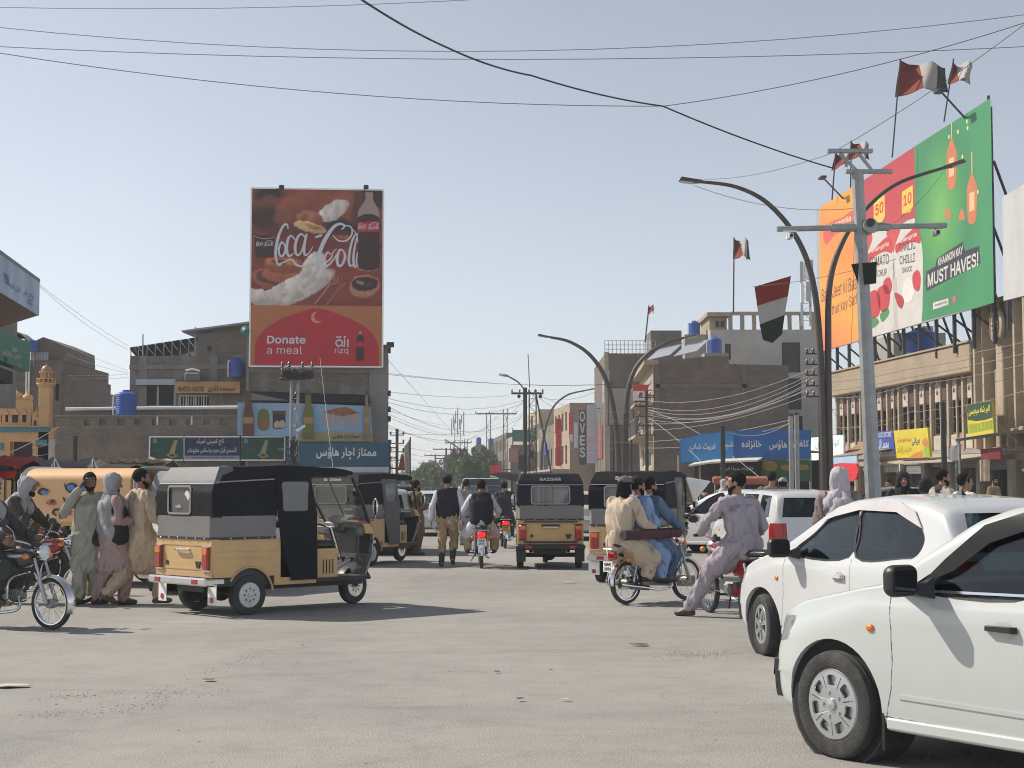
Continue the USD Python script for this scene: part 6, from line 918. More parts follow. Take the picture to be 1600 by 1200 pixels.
CARS = {
    'hatch': dict(f=.62, wb=2.37, r=-2.98, W=.83, tr=.285, top=[(.62, .50), (.61, .64), (.53, .75), (.25, .875), (-.12, .965), (-.25, .995), (-.95, 1.385), (-1.2, 1.46), (-1.7, 1.5), (-2.3, 1.465), (-2.6, 1.39), (-2.86, 1.02), (-2.95, .92), (-2.98, .52)], belt=[(.62, .56), (.4, .72), (-.2, .885), (-1, .92), (-2, .965), (-2.6, .99), (-2.9, .88), (-2.98, .56)],
                  win=[[(-.52, .955), (-.80, 1.16), (-1.08, 1.345), (-1.40, 1.405), (-1.44, .965)], [(-1.53, .967), (-1.49, 1.41), (-1.95, 1.405), (-2.2, 1.35), (-2.40, 1.20), (-2.43, 1.10), (-2.36, 1.01), (-2.2, .985)]], fw=[(-.67, -.29), (.67, -.29), (.54, -.97), (-.54, -.97)], rw=[(-.60, 1.06), (.60, 1.06), (.50, 1.36), (-.50, 1.36)], ry=-2.5,
                  gaps=[[(-.36, .30), (-.42, .60), (-.40, .92)], [(-1.49, .28), (-1.485, .95)], [(-2.18, .62), (-2.30, .80), (-2.47, 1.0)]], hand=[(-1.32, .80), (-2.2, .84)], mir=(-.55, .98)),
    'wagon': dict(f=.60, wb=2.55, r=-3.43, W=.845, tr=.312, top=[(.60, .50), (.59, .68), (.53, .79), (.28, .905), (-.2, 1.0), (-.36, 1.03), (-.62, 1.22), (-.90, 1.40), (-1.12, 1.475), (-1.4, 1.505), (-1.9, 1.515), (-2.9, 1.49), (-3.2, 1.43), (-3.36, 1.03), (-3.42, .9), (-3.43, .5)], belt=[(.60, .56), (.42, .74), (-.2, .925), (-1, .955), (-2, .98), (-3, 1.0), (-3.3, .95), (-3.43, .6)],
                  win=[[(-.60, .995), (-.78, 1.16), (-1.0, 1.345), (-1.15, 1.40), (-1.34, 1.43), (-1.37, 1.003)], [(-1.47, 1.005), (-1.44, 1.44), (-2.28, 1.437), (-2.38, 1.03)], [(-2.52, 1.035), (-2.48, 1.43), (-3.0, 1.41), (-3.1, 1.06)]], fw=[(-.68, -.40), (.68, -.40), (.57, -.92), (-.57, -.92)], rw=[(-.62, 1.06), (.62, 1.06), (.54, 1.38), (-.54, 1.38)], ry=-3.05,
                  gaps=[[(-.40, .30), (-.445, .45), (-.46, .60), (-.45, .78), (-.425, .97)], [(-1.42, .28), (-1.415, .99)], [(-2.3, .55), (-2.42, .8), (-2.47, 1.02)], [(-.35, .29), (-2.2, .275)]], hand=[(-1.19, .83), (-2.2, .85)], mir=(-.62, 1.02)),
    'sedan': dict(f=.80, wb=2.5, r=-3.45, W=.84, tr=.3, top=[(.80, .48), (.785, .62), (.7, .72), (.3, .84), (-.3, .95), (-.42, .98), (-1.1, 1.33), (-1.35, 1.40), (-1.9, 1.42), (-2.3, 1.38), (-2.85, 1.02), (-3.0, .98), (-3.38, .93), (-3.44, .8), (-3.45, .48)], belt=[(.8, .54), (.5, .68), (-.2, .86), (-1, .9), (-2, .93), (-2.8, .95), (-3.3, .9), (-3.45, .56)],
                  win=[[(-.62, .94), (-.9, 1.12), (-1.2, 1.30), (-1.6, 1.345), (-1.64, .95)], [(-1.74, .952), (-1.7, 1.35), (-2.2, 1.32), (-2.55, 1.1), (-2.45, .97)]], fw=[(-.68, -.46), (.68, -.46), (.55, -1.1), (-.55, -1.1)], rw=[(-.62, 1.03), (.62, 1.03), (.52, 1.33), (-.52, 1.33)], ry=-2.2, gaps=[[(-.42, .3), (-.44, .9)], [(-1.69, .28), (-1.68, .94)], [(-2.4, .6), (-2.55, .94)]], hand=[(-1.5, .78), (-2.3, .8)], mir=(-.62, .98))}
def car_loft(c, ins=0.0, n=76):
    ys = np.concatenate([np.linspace(c['f'], c['f'] - .12, 6), np.linspace(c['f'] - .15, c['r'] + .15, n - 12), np.linspace(c['r'] + .12, c['r'], 6)])
    tp, bl = np.array(c['top'])[::-1], np.array(c['belt'])[::-1]; yy = np.linspace(c['r'], c['f'], 500); zt_ = np.interp(yy, tp[:, 0], tp[:, 1]); ker = np.exp(-np.linspace(-2, 2, 19) ** 2); ker /= ker.sum(); zt_s = np.convolve(np.pad(zt_, 9, 'edge'), ker, 'valid'); L = c['f'] - c['r']; m = (c['f'] + c['r']) / 2
    rings = []
    for y in ys:
        zt = np.interp(y, yy, zt_s); zs = min(np.interp(y, bl[:, 0], bl[:, 1]), zt - .02); e = min(c['f'] - y, y - c['r']); w = c['W'] - .16 * math.exp(-e / .12) - .02 * math.exp(-e / .6); zb = .20 + .10 * math.exp(-e / .15); h = zt - zs; tum = .30
        hp = [(0, zb), (.80 * w, zb), (.93 * w, zb + .015), (.975 * w, zb + .08), (.99 * w, zb + .2), (w, zb + .5 * (zs - zb)), (.995 * w, zs - .14), (.985 * w, zs - .05), (.965 * w, zs), (.965 * w - h * .5 * tum, zs + h * .5), (.965 * w - h * .82 * tum, zs + h * .82), (.965 * w - h * .92 * tum - .03, zs + h * .925), (.965 * w - h * tum - .085, zs + h * .975), (.5 * w, zs + h * .995 + .005), (0, zt + .012)]
        hp = np.array(hp); d = np.linspace(0, len(hp) - 1, 43); q = spline(hp, 6)[np.clip((d * 6).round().astype(int), 0, (len(hp) - 1) * 6)]
        cz = (zb + zt) / 2; q = np.stack([np.maximum(q[:, 0], 0) * (1 - ins / w), cz + (q[:, 1] - cz) * (1 - 2 * ins / (zt - zb))], -1); ym = m + (y - m) * (1 - 2 * ins / L)
        full = np.vstack([q, (q * [-1, 1])[-2:0:-1]]); rings.append(np.stack([full[:, 0], np.full(len(full), ym), full[:, 1]], -1))
    return loft(rings)
_CARC = {}
def car_solids(kind):
    if kind not in _CARC:
        c = CARS[kind]; _CARC[kind] = tuple(man(car_loft(c, i)) for i in (0, .009, .016, .024, .045))
    return _CARC[kind]
def make_car(name, label, kind, loc, heading, paint=None, steer=0.0, style='cap', glass=CARGLASS, dark_trim=False, hi=True, group=None, sc=1.0, cat_='car'):
    paint = paint or PAINTW; c = CARS[kind]; B0, B1, B2, B3, B4 = car_solids(kind); t = thing(name, label, cat_, loc, -heading, group)
    W, tr = c['W'], c['tr']; px = lambda pts: man(ext(Polygon(spline(pts, 5, True)) if len(pts) > 4 else Polygon(pts), -2, 2, 'x'))
    cuts = [px(p) for p in c['win']]; FW = man(ext(Polygon(c['fw']), .92, 2, 'z')); RW = man(ext(Polygon(c['rw']), c['r'] - 1, c['ry'], 'y'))
    arch = [man(lathe([(0, a), (tr + .055, a), (tr + .055, b), (0, b)], 40, 'x', (0, y, tr + .01))) for y in (0, -c['wb']) for a, b in ((-W - .2, -W + .34), (W - .34, W + .2))]
    S = B0 - B4
    for q in cuts + [FW, RW] + arch: S = S - q
    g = man(ext(unary_union([LineString(p).buffer(.0042) for p in c['gaps']] + ([sbox(c['f'] - .42, .84, c['f'] - .418, .842)])), -2, 2, 'x')) ^ (B0 - B2); S = S - g
    part(t, 'body', unman(S), paint, 28)
    part(t, 'gap_seal', unman((B2 - B3) ^ man(ext(unary_union([LineString(p).buffer(.02) for p in c['gaps']]), -2, 2, 'x'))), TRIM, False)
    for nm, q in (('windscreen', FW), ('rear_window', RW)): part(t, nm, unman((B2 - B3) ^ q), glass, 30)
    for q in cuts:
        for s in (-1, 1):
            half = man(bx(*sorted((0, s * 3)), -9, 9, -1, 4)); w = part(t, 'side_window', unman((B2 - B3) ^ q ^ half), glass, 30)
    for q in c['win']:                                                # rubber round each side window
        P_ = Polygon(spline(q, 5, True)) if len(q) > 4 else Polygon(q)
        for a_, b_ in ((-2, -.2), (.2, 2)): part(t, 'window_seal', unman((B1 - B3) ^ man(ext(P_.buffer(.004).difference(P_.buffer(-.016)), a_, b_, 'x'))), TRIM, False)
    part(t, 'underbody', cat(bx(-W + .36, W - .36, c['r'] + .1, c['f'] - .15, .22, .27), *[lathe([(tr + .05, a), (tr + .062, a), (tr + .062, b), (tr + .05, b), (tr + .05, a)], 24, 'x', (0, y, tr + .01)) for y in (0, -c['wb']) for a, b in ((-W + .06, -W + .34), (W - .34, W - .06))], bx(-W + .33, W - .33, -.3, -.2, .25, .8)), INTER, False)
    yd = c['win'][0][0][0]; part(t, 'dashboard', bx(-W + .14, W - .14, yd - .35, yd + .05, .72, .93, .05), INTER, 30)
    for s in (-1, 1):
        st = part(t, 'seat', bx(s * .38 - .23, s * .38 + .23, yd - 1.15, yd - .62, .38, .60, .06), INTER, 30); part(st, 'backrest', cat(hull([(s * .38 + a, yd - 1.05 - .22 * k, .55 + .62 * k) for a in (-.22, .22) for k in (0, 1)] + [(s * .38 + a, yd - 1.18 - .22 * k, .55 + .62 * k) for a in (-.22, .22) for k in (0, 1)]), bx(s * .38 - .12, s * .38 + .12, yd - 1.38, yd - 1.28, 1.17, 1.36, .03)), INTER, 30)
    part(t, 'rear_bench', bx(-.62, .62, c['ry'] + .35 - .15, c['ry'] + .5, .4, 1.0, .06), INTER, 30)
    part(t, 'steering_wheel', turn(lathe([(.17, -.012), (.19, 0), (.17, .012), (.155, 0), (.17, -.012)], 20, 'y', (.38, yd - .5, .92)), -.5, (.38, yd - .5, .92), (1, 0, 0)), TRIM, 40)
    for s in (-1, 1):
        for y, st in ((0, steer), (-c['wb'], 0)): wheel(t, (s * (W - .10), y, tr), tr, .175, style, st, s)
        part(t, 'headlight', unman((B0 - B2) ^ man(hull([(s * a, y, z) for a, y, z in ((.50, c['f'] + .1, .62), (.80, c['f'] + .1, .62), (.50, c['f'] + .1, .78), (.86, c['f'] - .26, .80), (.86, c['f'] - .2, .66), (.5, c['f'] - .3, .8), (.5, c['f'] - .3, .62))]))).copy(), LAMPC, 30)
        tl = part(t, 'tail_light', unman((man(car_loft(c, -.004)) - B2) ^ man(hull([(s * a, y, z) for a in (.56, .95) for y in (c['r'] - .1, c['r'] + .22) for z in ((.66, 1.0) if kind != 'wagon' else (.64, .96))]))), LAMPR, 30)
        mx, mz = c['mir']; mr = part(t, 'mirror', unman(Manifold.batch_hull([man(ball((s * (W + .135 + u), mx - .03, mz + .04 + w_), .052, (1, 1.15, 1), 2)) for u in (-.055, .055) for w_ in (-.035, .035)]) ^ man(bx(-3, 3, mx - .06, mx + .3, 0, 3))), TRIM if hi else paint, 40)
        part(mr, 'mirror_arm', hull([(s * (W - .06), mx + .14, mz - .05), (s * (W - .04), mx - .12, mz - .06), (s * (W - .05), mx - .1, mz + .06), (s * (W + .07), mx + .03, mz - .02), (s * (W + .07), mx - .06, mz - .03)]), TRIM, 30); part(mr, 'mirror_glass', bx(*sorted((s * (W + .05), s * (W + .22))), mx - .064, mx - .0605, mz - .02, mz + .10, .001), mat('mirror_glass', (.10, .11, .12), .06, .9, var=.02), False)
        for y, z in c['hand']:
            h = part(t, 'door_handle', cat(hull([(s * (W + d), y + a, z + b) for d, a, b in ((.0, .095, -.012), (.0, .095, .018), (.03, .08, -.008), (.03, .08, .015), (.034, -.08, -.012), (.034, -.08, .018), (.0, -.1, -.015), (.0, -.1, .02))])), TRIM if kind == 'wagon' else paint, 30); part(h, 'handle_recess', ext(Point(0, 0).buffer(1), 0, .002, 'x').apply_transform(np.diag([1, .06, .05, 1])).apply_translation((s * (W - .001), y - .01, z - .006)), mat('recess_grey', (.40, .40, .40), .5) if paint is PAINTW else paint, False)
        part(t, 'side_repeater', ball((s * (W - .006), -.30, c['belt'][2][1] - .15), .03, (.5, 1.0, .75)), LAMPO, 40); part(t, 'mud_flap', bx(*sorted((s * (W - .19), s * (W - .02))), -tr - .07, -tr - .05, .10, .38, .004), TRIM, False)
        part(t, 'sill_strip', bx(*sorted((s * (W - .05), s * (W + .004))), -c['wb'] + tr + .09, -tr - .1, .225, .29, .01), paint, 30)
    part(t, 'front_bumper', unman((man(car_loft(c, -.018)) - B1) ^ man(bx(-.74, .74, c['f'] - .12, c['f'] + .2, .30, .52))), TRIM, 30); part(t, 'rear_bumper', unman((man(car_loft(c, -.022)) - B1) ^ man(bx(-2, 2, c['r'] - .2, c['r'] + .30, .31, .56))), paint, 30)
    part(t, 'number_plate', bx(-.22, .22, c['r'] - .035, c['r'] - .015, .60, .72), mat('plate_white', (.7, .7, .66), .5), False)
    return t
def car_at(foot_px, heading, kind, side=-1, which='front'):
    """Origin of a car whose named side's front (or rear) wheel meets the road at a photo point."""
    c = CARS[kind]; h = np.array([math.sin(heading), math.cos(heading), 0]); r = np.array([h[1], -h[0], 0]); return G(*foot_px) - r * side * (c['W'] - .03) + (0 if which == 'front' else h * c['wb'])
rad = math.radians
HW = rad(-35)
v1 = make_car('parked_wagon', 'white estate car nearest the camera, cut by the lower right corner', 'wagon', car_at((1305, 1186), HW, 'wagon'), HW, paint=mat('car_white_dusty', (.46, .485, .47), .3, var=.03, scale=1.5, coat=.8, dirt=((.40, .39, .36), .4)), steer=rad(-4))
c = CARS['wagon']; B0, B1, B2, B3, B4 = car_solids('wagon')
part(v1, 'window_visor', unman((man(car_loft(c, -.02)) - man(car_loft(c, -.012))) ^ man(ext(Polygon([(-.62, 1.02), (-.78, 1.18), (-1.0, 1.365), (-1.25, 1.44), (-1.66, 1.455), (-2.38, 1.45), (-2.38, 1.38), (-1.66, 1.375), (-1.28, 1.345), (-1.05, 1.27), (-.85, 1.12)]), -2, -.3, 'x'))), mat('smoked_plastic', (.010, .010, .012), .45, spec=.12), 30)
part(v1, 'belt_moulding', unman((man(car_loft(c, -.008)) - B1) ^ man(ext(Polygon([(-.6, .992), (-2.45, 1.022), (-2.45, 1.036), (-.6, 1.006)]), -2, 2, 'x'))), CHROME, 30); part(v1, 'side_moulding', unman((man(car_loft(c, -.006)) - B1) ^ man(ext(Polygon([(-.5, .40), (-2.2, .385), (-2.2, .41), (-.5, .425)]), -2, 2, 'x'))), mat('car_white_dusty', (.46, .485, .47)), 30)
HV = rad(-21)
v2 = make_car('parked_hatchback', 'white hatchback behind the nearest car, its front wheels turned', 'hatch', car_at((1192, 1024), HV, 'hatch'), HV, steer=rad(-13), style='alloy')
q = car_loft(CARS['hatch'], 0); part(v2, 'roof_aerial', cat(hull([(a, -1.9 + b, 1.497 + z) for a, b, z in ((-.025, .05, 0), (.025, .05, 0), (-.025, -.06, 0), (.025, -.06, 0), (0, -.03, .05))]), tube([(0, -1.93, 1.53), (0, -2.06, 1.70)], .006, 6)), TRIM, 30); part(v2, 'window_visor', unman((man(car_loft(CARS['hatch'], -.02)) - man(car_loft(CARS['hatch'], -.012))) ^ man(ext(Polygon([(-.9, 1.26), (-1.1, 1.39), (-1.45, 1.45), (-2.0, 1.445), (-2.25, 1.37), (-2.38, 1.24), (-2.25, 1.28), (-2.0, 1.36), (-1.45, 1.37), (-1.1, 1.31)]), -2, -.3, 'x'))), mat('clear_visor', (.5, .47, .46), .15, coat=.6), 30)
H10 = rad(-52)
make_car('hatchback', 'white hatchback side on, beyond the rider on the red motorbike', 'hatch', car_at((1186, 868), H10, 'hatch', -1, 'rear'), H10, style='alloy', glass=TINT)
H11 = rad(-8)
make_car('old_hatchback', 'old white hatchback seen from behind between the pole and the hatchbacks', 'wagon', G(1278, 908) + np.array([math.sin(H11), math.cos(H11), 0]) * 3.3, H11, glass=CARGLASS)
make_car('silver_estate', 'pale silver estate car seen from behind, right of the second rickshaw', 'wagon', G(588, 868) + np.array([-.16, 3.35, 0]), rad(-3), paint=mat('car_champagne', (.50, .51, .47), .3, .2, var=.04, coat=.7, dirt=((.4, .36, .3), .3)), glass=TINT)
make_car('white_sedan', 'white saloon seen from behind beyond the person in brown', 'sedan', G(664, 838) + np.array([-.1, 3.4, 0]), rad(-2))
make_car('dark_estate', 'dark blue estate car farther up, above the silver estate', 'wagon', G(614, 826) + np.array([-.1, 3.4, 0.12]), rad(-4), paint=PAINTD, glass=TINT)
make_car('silver_saloon', 'silver saloon half hidden at the far right behind the white roofs', 'sedan', G(1530, 868) + np.array([0, 0, .14]), rad(95), paint=mat('car_slate', (.12, .13, .15), .3, .4, coat=.7), glass=TINT)
make_car('white_taxi', 'white saloon between the three walkers and the near rickshaw', 'sedan', car_at((238, 922), rad(8), 'sedan', -1, 'rear'), rad(8))
make_car('silver_car', 'silver blue car at the left edge behind the scarved rider', 'sedan', G(-62, 895), rad(100), paint=PAINTS)
make_car('far_car', 'small white car in the far street beside the centre rickshaw', 'sedan', G(918, 845) + np.array([0, 3.3, 0]), rad(2), paint=mat('car_beige', (.4, .38, .33), .4, var=.1), glass=TINT)
def soften(M, ln=.024, it=8, wr=0.0, seed=0, fr=(9, 9, 3.2)):
    m = unman(M.refine_to_length(ln)); m.merge_vertices(); trimesh.smoothing.filter_taubin(m, .5, .53, it)
    if wr:
        v = m.vertices; n = m.vertex_normals; q = np.stack([v[:, 0] * fr[0] + 3 * v[:, 2], v[:, 1] * fr[1], v[:, 2] * fr[2] + 2.5 * v[:, 0]], -1)
        rid = 1 - np.abs(meshkit.fbm(q, 2, seed) - .5) * 6; d = np.clip(rid, -.8, 1) * .9 + (meshkit.fbm(q * .45, 2, seed + 5) - .5) * 1.3 + .5 * (meshkit.fbm(q * 2.6, 2, seed + 7) - .5); m = tm(v + n * (wr * d + .12 * wr)[:, None], m.faces)
    return m
# ---------------------------------------------------------------- auto rickshaws
YELW = mat('rickshaw_yellow', (.53, .335, .14), .42, var=.09, scale=2.5, coat=.25, dirt=((.30, .19, .09), .5)); CANV = mat('canopy_black', (.0065, .0072, .0105), .75, var=.25, scale=3, bump=.12, bscale=9, dirt=((.03, .029, .028), .3), spec=.18); CANG = mat('canopy_grey', (.088, .088, .092), .6, var=.15, scale=3, bump=.12, bscale=9, dirt=((.1, .09, .08), .4)); BANDG = mat('curtain_grey', (.165, .158, .15), .75, var=.12, scale=2, bump=.2, bscale=7, dirt=((.14, .12, .1), .5))
CLEARP = milky_mat('plastic_window', (.13, .125, .12), .62); GOLDT = mat('silver_letters', (.42, .40, .36), .5)
def rickshaw(label, loc, heading, text=None, grey_back=False, canopy=None, curtain=True, bumper=CHROME, lamp=LAMPR, left_curtain=True, steer=0.0, extra=None, side_m=None, group='auto rickshaws in the junction'):
    canopy = canopy or CANV; t = thing('auto_rickshaw', label, 'auto rickshaw', loc, -heading, group); hw = .63; W3 = []
    # lower tub: two side panels with wheel arches, a rear panel and a sill
    side = Polygon([(-.52, .47), (-.54, .60), (-.54, .93), (1.0, .93), (1.0, .35), (.36, .35), (.36, .47)]).difference(Point(0, .25).buffer(.335, 24)).difference(sbox(.45, .44, 1.2, 1.2))
    for s in (-1, 1): part(t, 'side_panel', ext(side, *sorted((s * hw, s * (hw - .025))), 'x'), YELW, False); part(t, 'wheel_arch_lip', cat([tube([(s * (hw + .004), .335 * math.cos(a), .25 + .335 * math.sin(a)) for a in np.linspace(.1, 2.6, 18)], .014, 6)]), YELW, 40); part(t, 'press_line', cat([bx(*sorted((s * hw, s * (hw + .006))), -.46, .36, z, z + .008) for z in (.70, .78)]), YELW, False)
    part(t, 'rear_panel', cat(bx(-hw + .002, hw - .002, -.555, -.53, .47, .93, .006), bx(-hw + .1, hw - .1, -.562, -.555, .56, .575), bx(-hw + .1, hw - .1, -.562, -.555, .85, .862)), YELW, False)
    part(t, 'floor', cat(bx(-hw + .03, hw - .03, -.5, 1.9, .36, .41), bx(-.3, .3, -.45, 2.0, .28, .36)), DARK, False); part(t, 'wheel_box', cat(*[bx(*sorted((s * (hw - .03), s * (hw - .27))), -.36, .36, .41, .60) for s in (-1, 1)]), INTER, False)
    ax = part(t, 'rear_axle', cat(tube([(-.5, 0, .25), (.5, 0, .25)], .045, 10), ball((0, 0, .26), .12), *[tube([(s * .36, -.05, .3), (s * .36, -.05, .5)], .035, 8) for s in (-1, 1)]), DARK, 40)
    for s in (-1, 1): wheel(t, (s * .565, 0, .245), .245, .125, 'steel', 0, s, mat('rickshaw_rim', (.52, .52, .50), .45, .3, var=.08), .62)
    part(t, 'bumper', cat(bx(-hw - .02, hw + .02, -.66, -.60, .375, .47, .02), *[bx(*sorted((s * (hw - .01), s * (hw + .03))), -.64, -.38, .385, .46, .015) for s in (-1, 1)], *[bx(s * .4 - .03, s * .4 + .03, -.60, -.5, .4, .45) for s in (-1, 1)]), bumper, 30)
    for s in (-1, 1):
        part(t, 'bumper_reflector', bx(s * .42 - .06, s * .42 + .06, -.667, -.66, .395, .45), LAMPR, False); part(t, 'mud_flap', bx(s * .56 - .09, s * .56 + .09, -.50, -.492, .14, .40), WHITE if bumper is CHROME else TRIM, False)
        part(t, 'tail_light', bx(s * .53 - .065, s * .53 + .065, -.60, -.555, .56, .84, .02), lamp, 30); part(t, 'tail_light_surround', cat(bx(s * .53 - .08, s * .53 + .08, -.575, -.556, .545, .56), bx(s * .53 - .08, s * .53 + .08, -.575, -.556, .84, .855)), CHROME if bumper is CHROME else TRIM, False); part(t, 'indicator_lens', bx(s * .53 - .055, s * .53 + .055, -.604, -.60, .75, .82), LAMPO, False)
        if bumper is CHROME: part(t, 'flap_mark', lathe([(0, 0), (.035, 0), (.035, .004), (0, .004)], 14, 'y', (s * .56, -.508, .2)), LAMPR, False)
    part(t, 'boot_handle', tube(spline([(-.14, -.56, .80), (-.12, -.59, .80), (.12, -.59, .80), (.14, -.56, .80)], 4), .016, 8), CHROME, 40); part(t, 'badge', ext(Polygon([(.28, .66), (.40, .66), (.365, .58), (.315, .58)]), -.566, -.556, 'y'), DARK, False); part(t, 'filler_cap', ext(Point(-.36, .63).buffer(.03), -.564, -.556, 'y'), DARK, False); part(t, 'maker_script', fit_strip(t), GOLDT, False)
    # grey band with a studded strip
    band = [(-hw - .006, .36), (-hw - .006, -.40), (-hw + .05, -.552), (hw - .05, -.552), (hw + .006, -.40), (hw + .006, .36)]; bo = LineString(band)
    part(t, 'grey_band', ext(bo.buffer(.008, join_style=2), .945, 1.21, 'z'), BANDG, False); part(t, 'rubber_strip', ext(bo.buffer(.014, join_style=2), .925, .955, 'z'), TRIM, False)
    part(t, 'stud', cat([ball((x, y, .94), .012, (1, 1, 1), 1) for x, y in [bo.interpolate(f, True).buffer(.016).exterior.coords[0] for f in ()] + [(-.5 + k * .2, -.572, ) for k in range(6)] + [(s * (hw + .022), -.3 + k * .2) for s in (-1, 1) for k in range(4)]]), CHROME, 40, kind='stuff')
    # canopy shell: rear and sides down to the band, roof forward to the windscreen
    prof = lambda k: [(-.555 + k, 1.20), (-.565 + k, 1.50), (-.50 + k, 1.66), (-.40 + k, 1.80 - k), (.6, 1.83 - k), (1.45, 1.80 - k), (1.62 - k, 1.76 - k), (1.60 - k, 1.20)]
    def shell(k):
        pts = []
        for y, z in prof(k):
            w = hw - k + .004 - max(0, z - 1.5) * .16 - max(0, z - 1.68) * .35; pts += [(w, y, z), (-w, y, z)]
        return man(hull(pts))
    cs = shell(0) - shell(.02)
    cs = cs - man(bx(-2, 2, .95, 1.9, 1.0, 1.70)) - man(bx(-2, 2, -2, 3, .9, 1.2)) - man(ext(Polygon([(.40, 1.0), (.37, 1.70), (.96, 1.70), (.96, 1.0)]), -2, 2, 'x'))
    win = affinity.scale(sbox(-.33, 1.27, .33, 1.53), .94, .94).buffer(.02); win = sbox(-.32, 1.28, .32, 1.53).buffer(.03) if text else sbox(-.05, 1.28, .40, 1.53).buffer(.03) if False else sbox(-.30, 1.28, .12, 1.53).buffer(.03)
    cs = cs - man(ext(win, -1, -.3, 'y')); part(t, 'canopy', soften(cs, .06, 0, .007, len(label), (7, 7, 5)), canopy, 40)
    wf = part(t, 'rear_window', ext(win.buffer(.012), -.548, -.544, 'y'), CLEARP, False); part(wf, 'window_frame', ext(win.buffer(.025).difference(win), -.572, -.56, 'y'), mat('grey_piping', (.26, .25, .24), .6), False)
    part(t, 'canopy_seam', cat(tube([(-hw + .02, -.53, 1.60), (hw - .02, -.53, 1.60)], .008, 5), *[tube([(s * (hw - .008), -.5, 1.62), (s * (hw - .01), .35, 1.66)], .008, 5) for s in (-1, 1)]), mat('grey_piping', (.26, .25, .24)), 40)
    if grey_back:
        fl = shell(-.008) - shell(-.001); part(t, 'grey_back_flap', unman(fl ^ man(ext(Polygon([(-1, 1.575), (-.47, 1.60), (-.40, 1.70), (-.22, 1.76), (-.22, 2), (-1, 2)]), -2, 2, 'x'))), CANG, 25)
    if text: part(t, 'lettering', turn(ext(fit(text_poly(text, bold=True), (-.2, 1.675), (.2, 1.675), (-.2, 1.74)), -.012, .0, 'y').apply_translation((0, -.497, 0)), -.50, (0, -.5, 1.67), (1, 0, 0)), GOLDT, False)
    part(t, 'roof_rim', cat(tube([(-.53, 1.0, 1.705), (-.55, 1.62, 1.70)], .028, 8), tube([(.53, 1.0, 1.705), (.55, 1.62, 1.70)], .028, 8), tube([(-.55, 1.63, 1.71), (.55, 1.63, 1.71)], .03, 8)), CANG, 40)
    for s in (-1, 1):
        if (s > 0 and curtain) or (s < 0 and left_curtain):
            cu = Polygon([(.36, 1.72), (.90, 1.72), (.99, 1.25), (1.0, .40), (.60, .40), (.44, .9)]); wn = sbox(.50, 1.30, .82, 1.58).buffer(.04); m = ext(cu.difference(wn), 0, .012, 'x'); v = m.vertices; v[:, 0] = s * (hw + .014 - np.maximum(0, v[:, 2] - 1.5) * .2 + .006 * np.sin(v[:, 2] * 9 + v[:, 1] * 5)) + s * v[:, 0]; k = part(t, 'door_curtain', tm(v, m.faces if s > 0 else m.faces[:, ::-1]), side_m or canopy, 30)
            m = ext(wn.buffer(.01), 0, .004, 'x'); m.apply_translation((s * (hw + .004), 0, 0)); part(k, 'curtain_window', m, CLEARP, False)
        part(t, 'seat_side', bx(*sorted((s * (hw - .02), s * (hw - .06))), .97, 1.36, .41, .78, .008), YELW, 30); part(t, 'louvre', cat([bx(*sorted((s * (hw - .022), s * (hw - .014))), 1.12 + k * .05, 1.132 + k * .05, .46, .64) for k in range(4)]), TRIM, False)
        part(t, 'windscreen_pillar', tube([(s * .545, 1.60, 1.74), (s * .52, 1.80, 1.42), (s * .47, 1.98, 1.08)], .022, 8), TRIM if s > 0 else TRIM, 40); part(t, 'pillar', tube([(s * (hw - .03), .98, .41), (s * (hw - .03), .95, 1.2), (s * .55, .95, 1.76)], .018, 8), DARK, 40)
        mr = part(t, 'mirror', ball((s * .66, 1.93, 1.30), .075, (.75, .3, 1.5)), CHROME, 40); part(mr, 'mirror_stalk', tube([(s * .47, 1.97, 1.1), (s * .6, 1.96, 1.12), (s * .66, 1.935, 1.2)], .009, 6), CHROME, 40); part(t, 'front_indicator', bx(*sorted((s * .43, s * .50)), 1.98, 2.06, .88, .95, .01), LAMPO, 30)
    part(t, 'driver_seat', bx(-hw + .07, hw - .07, .98, 1.35, .41, .77), DARK, False); part(t, 'driver_cushion', bx(-hw + .06, hw - .06, .95, 1.38, .77, .88, .04), mat('black_vinyl', (.02, .02, .022), .4), 30); part(t, 'passenger_bench', cat(bx(-hw + .05, hw - .05, -.35, .15, .61, .80, .05), bx(-hw + .05, hw - .05, -.46, -.34, .70, 1.15, .04)), mat('brown_vinyl', (.10, .05, .03), .5), 30)
    part(t, 'windscreen', quad((-.49, 1.95, 1.12), (.49, 1.95, 1.12), (.54, 1.62, 1.72), (-.54, 1.62, 1.72), .005), pane_mat('clear_glass', (.8, .82, .82)), False); part(t, 'windscreen_frame', cat(tube([(-.47, 1.98, 1.08), (.47, 1.98, 1.08)], .022, 8), tube([(0, 1.63, 1.715), (0, 1.96, 1.10)], .008, 6)), TRIM, 40)
    part(t, 'front_cowl', hull([(s * a, y, z) for s in (-1, 1) for a, y, z in ((.50, 1.96, 1.08), (.47, 1.88, 1.08), (.53, 2.02, .95), (.50, 1.9, .95))]), YELW, 30)
    part(t, 'front_shield', cat(hull([(s * a, y, z) for s in (-1, 1) for a, y, z in ((.52, 2.02, .945), (.52, 1.96, .945), (.44, 2.08, .68), (.44, 2.0, .68))]), hull([(s * a, y, z) for s in (-1, 1) for a, y, z in ((.44, 2.08, .68), (.44, 2.0, .68), (.34, 2.02, .34), (.34, 1.94, .34))])), mat('shield_black', (.035, .035, .037), .3, coat=.5, dirt=((.14, .12, .1), .6)), 30)
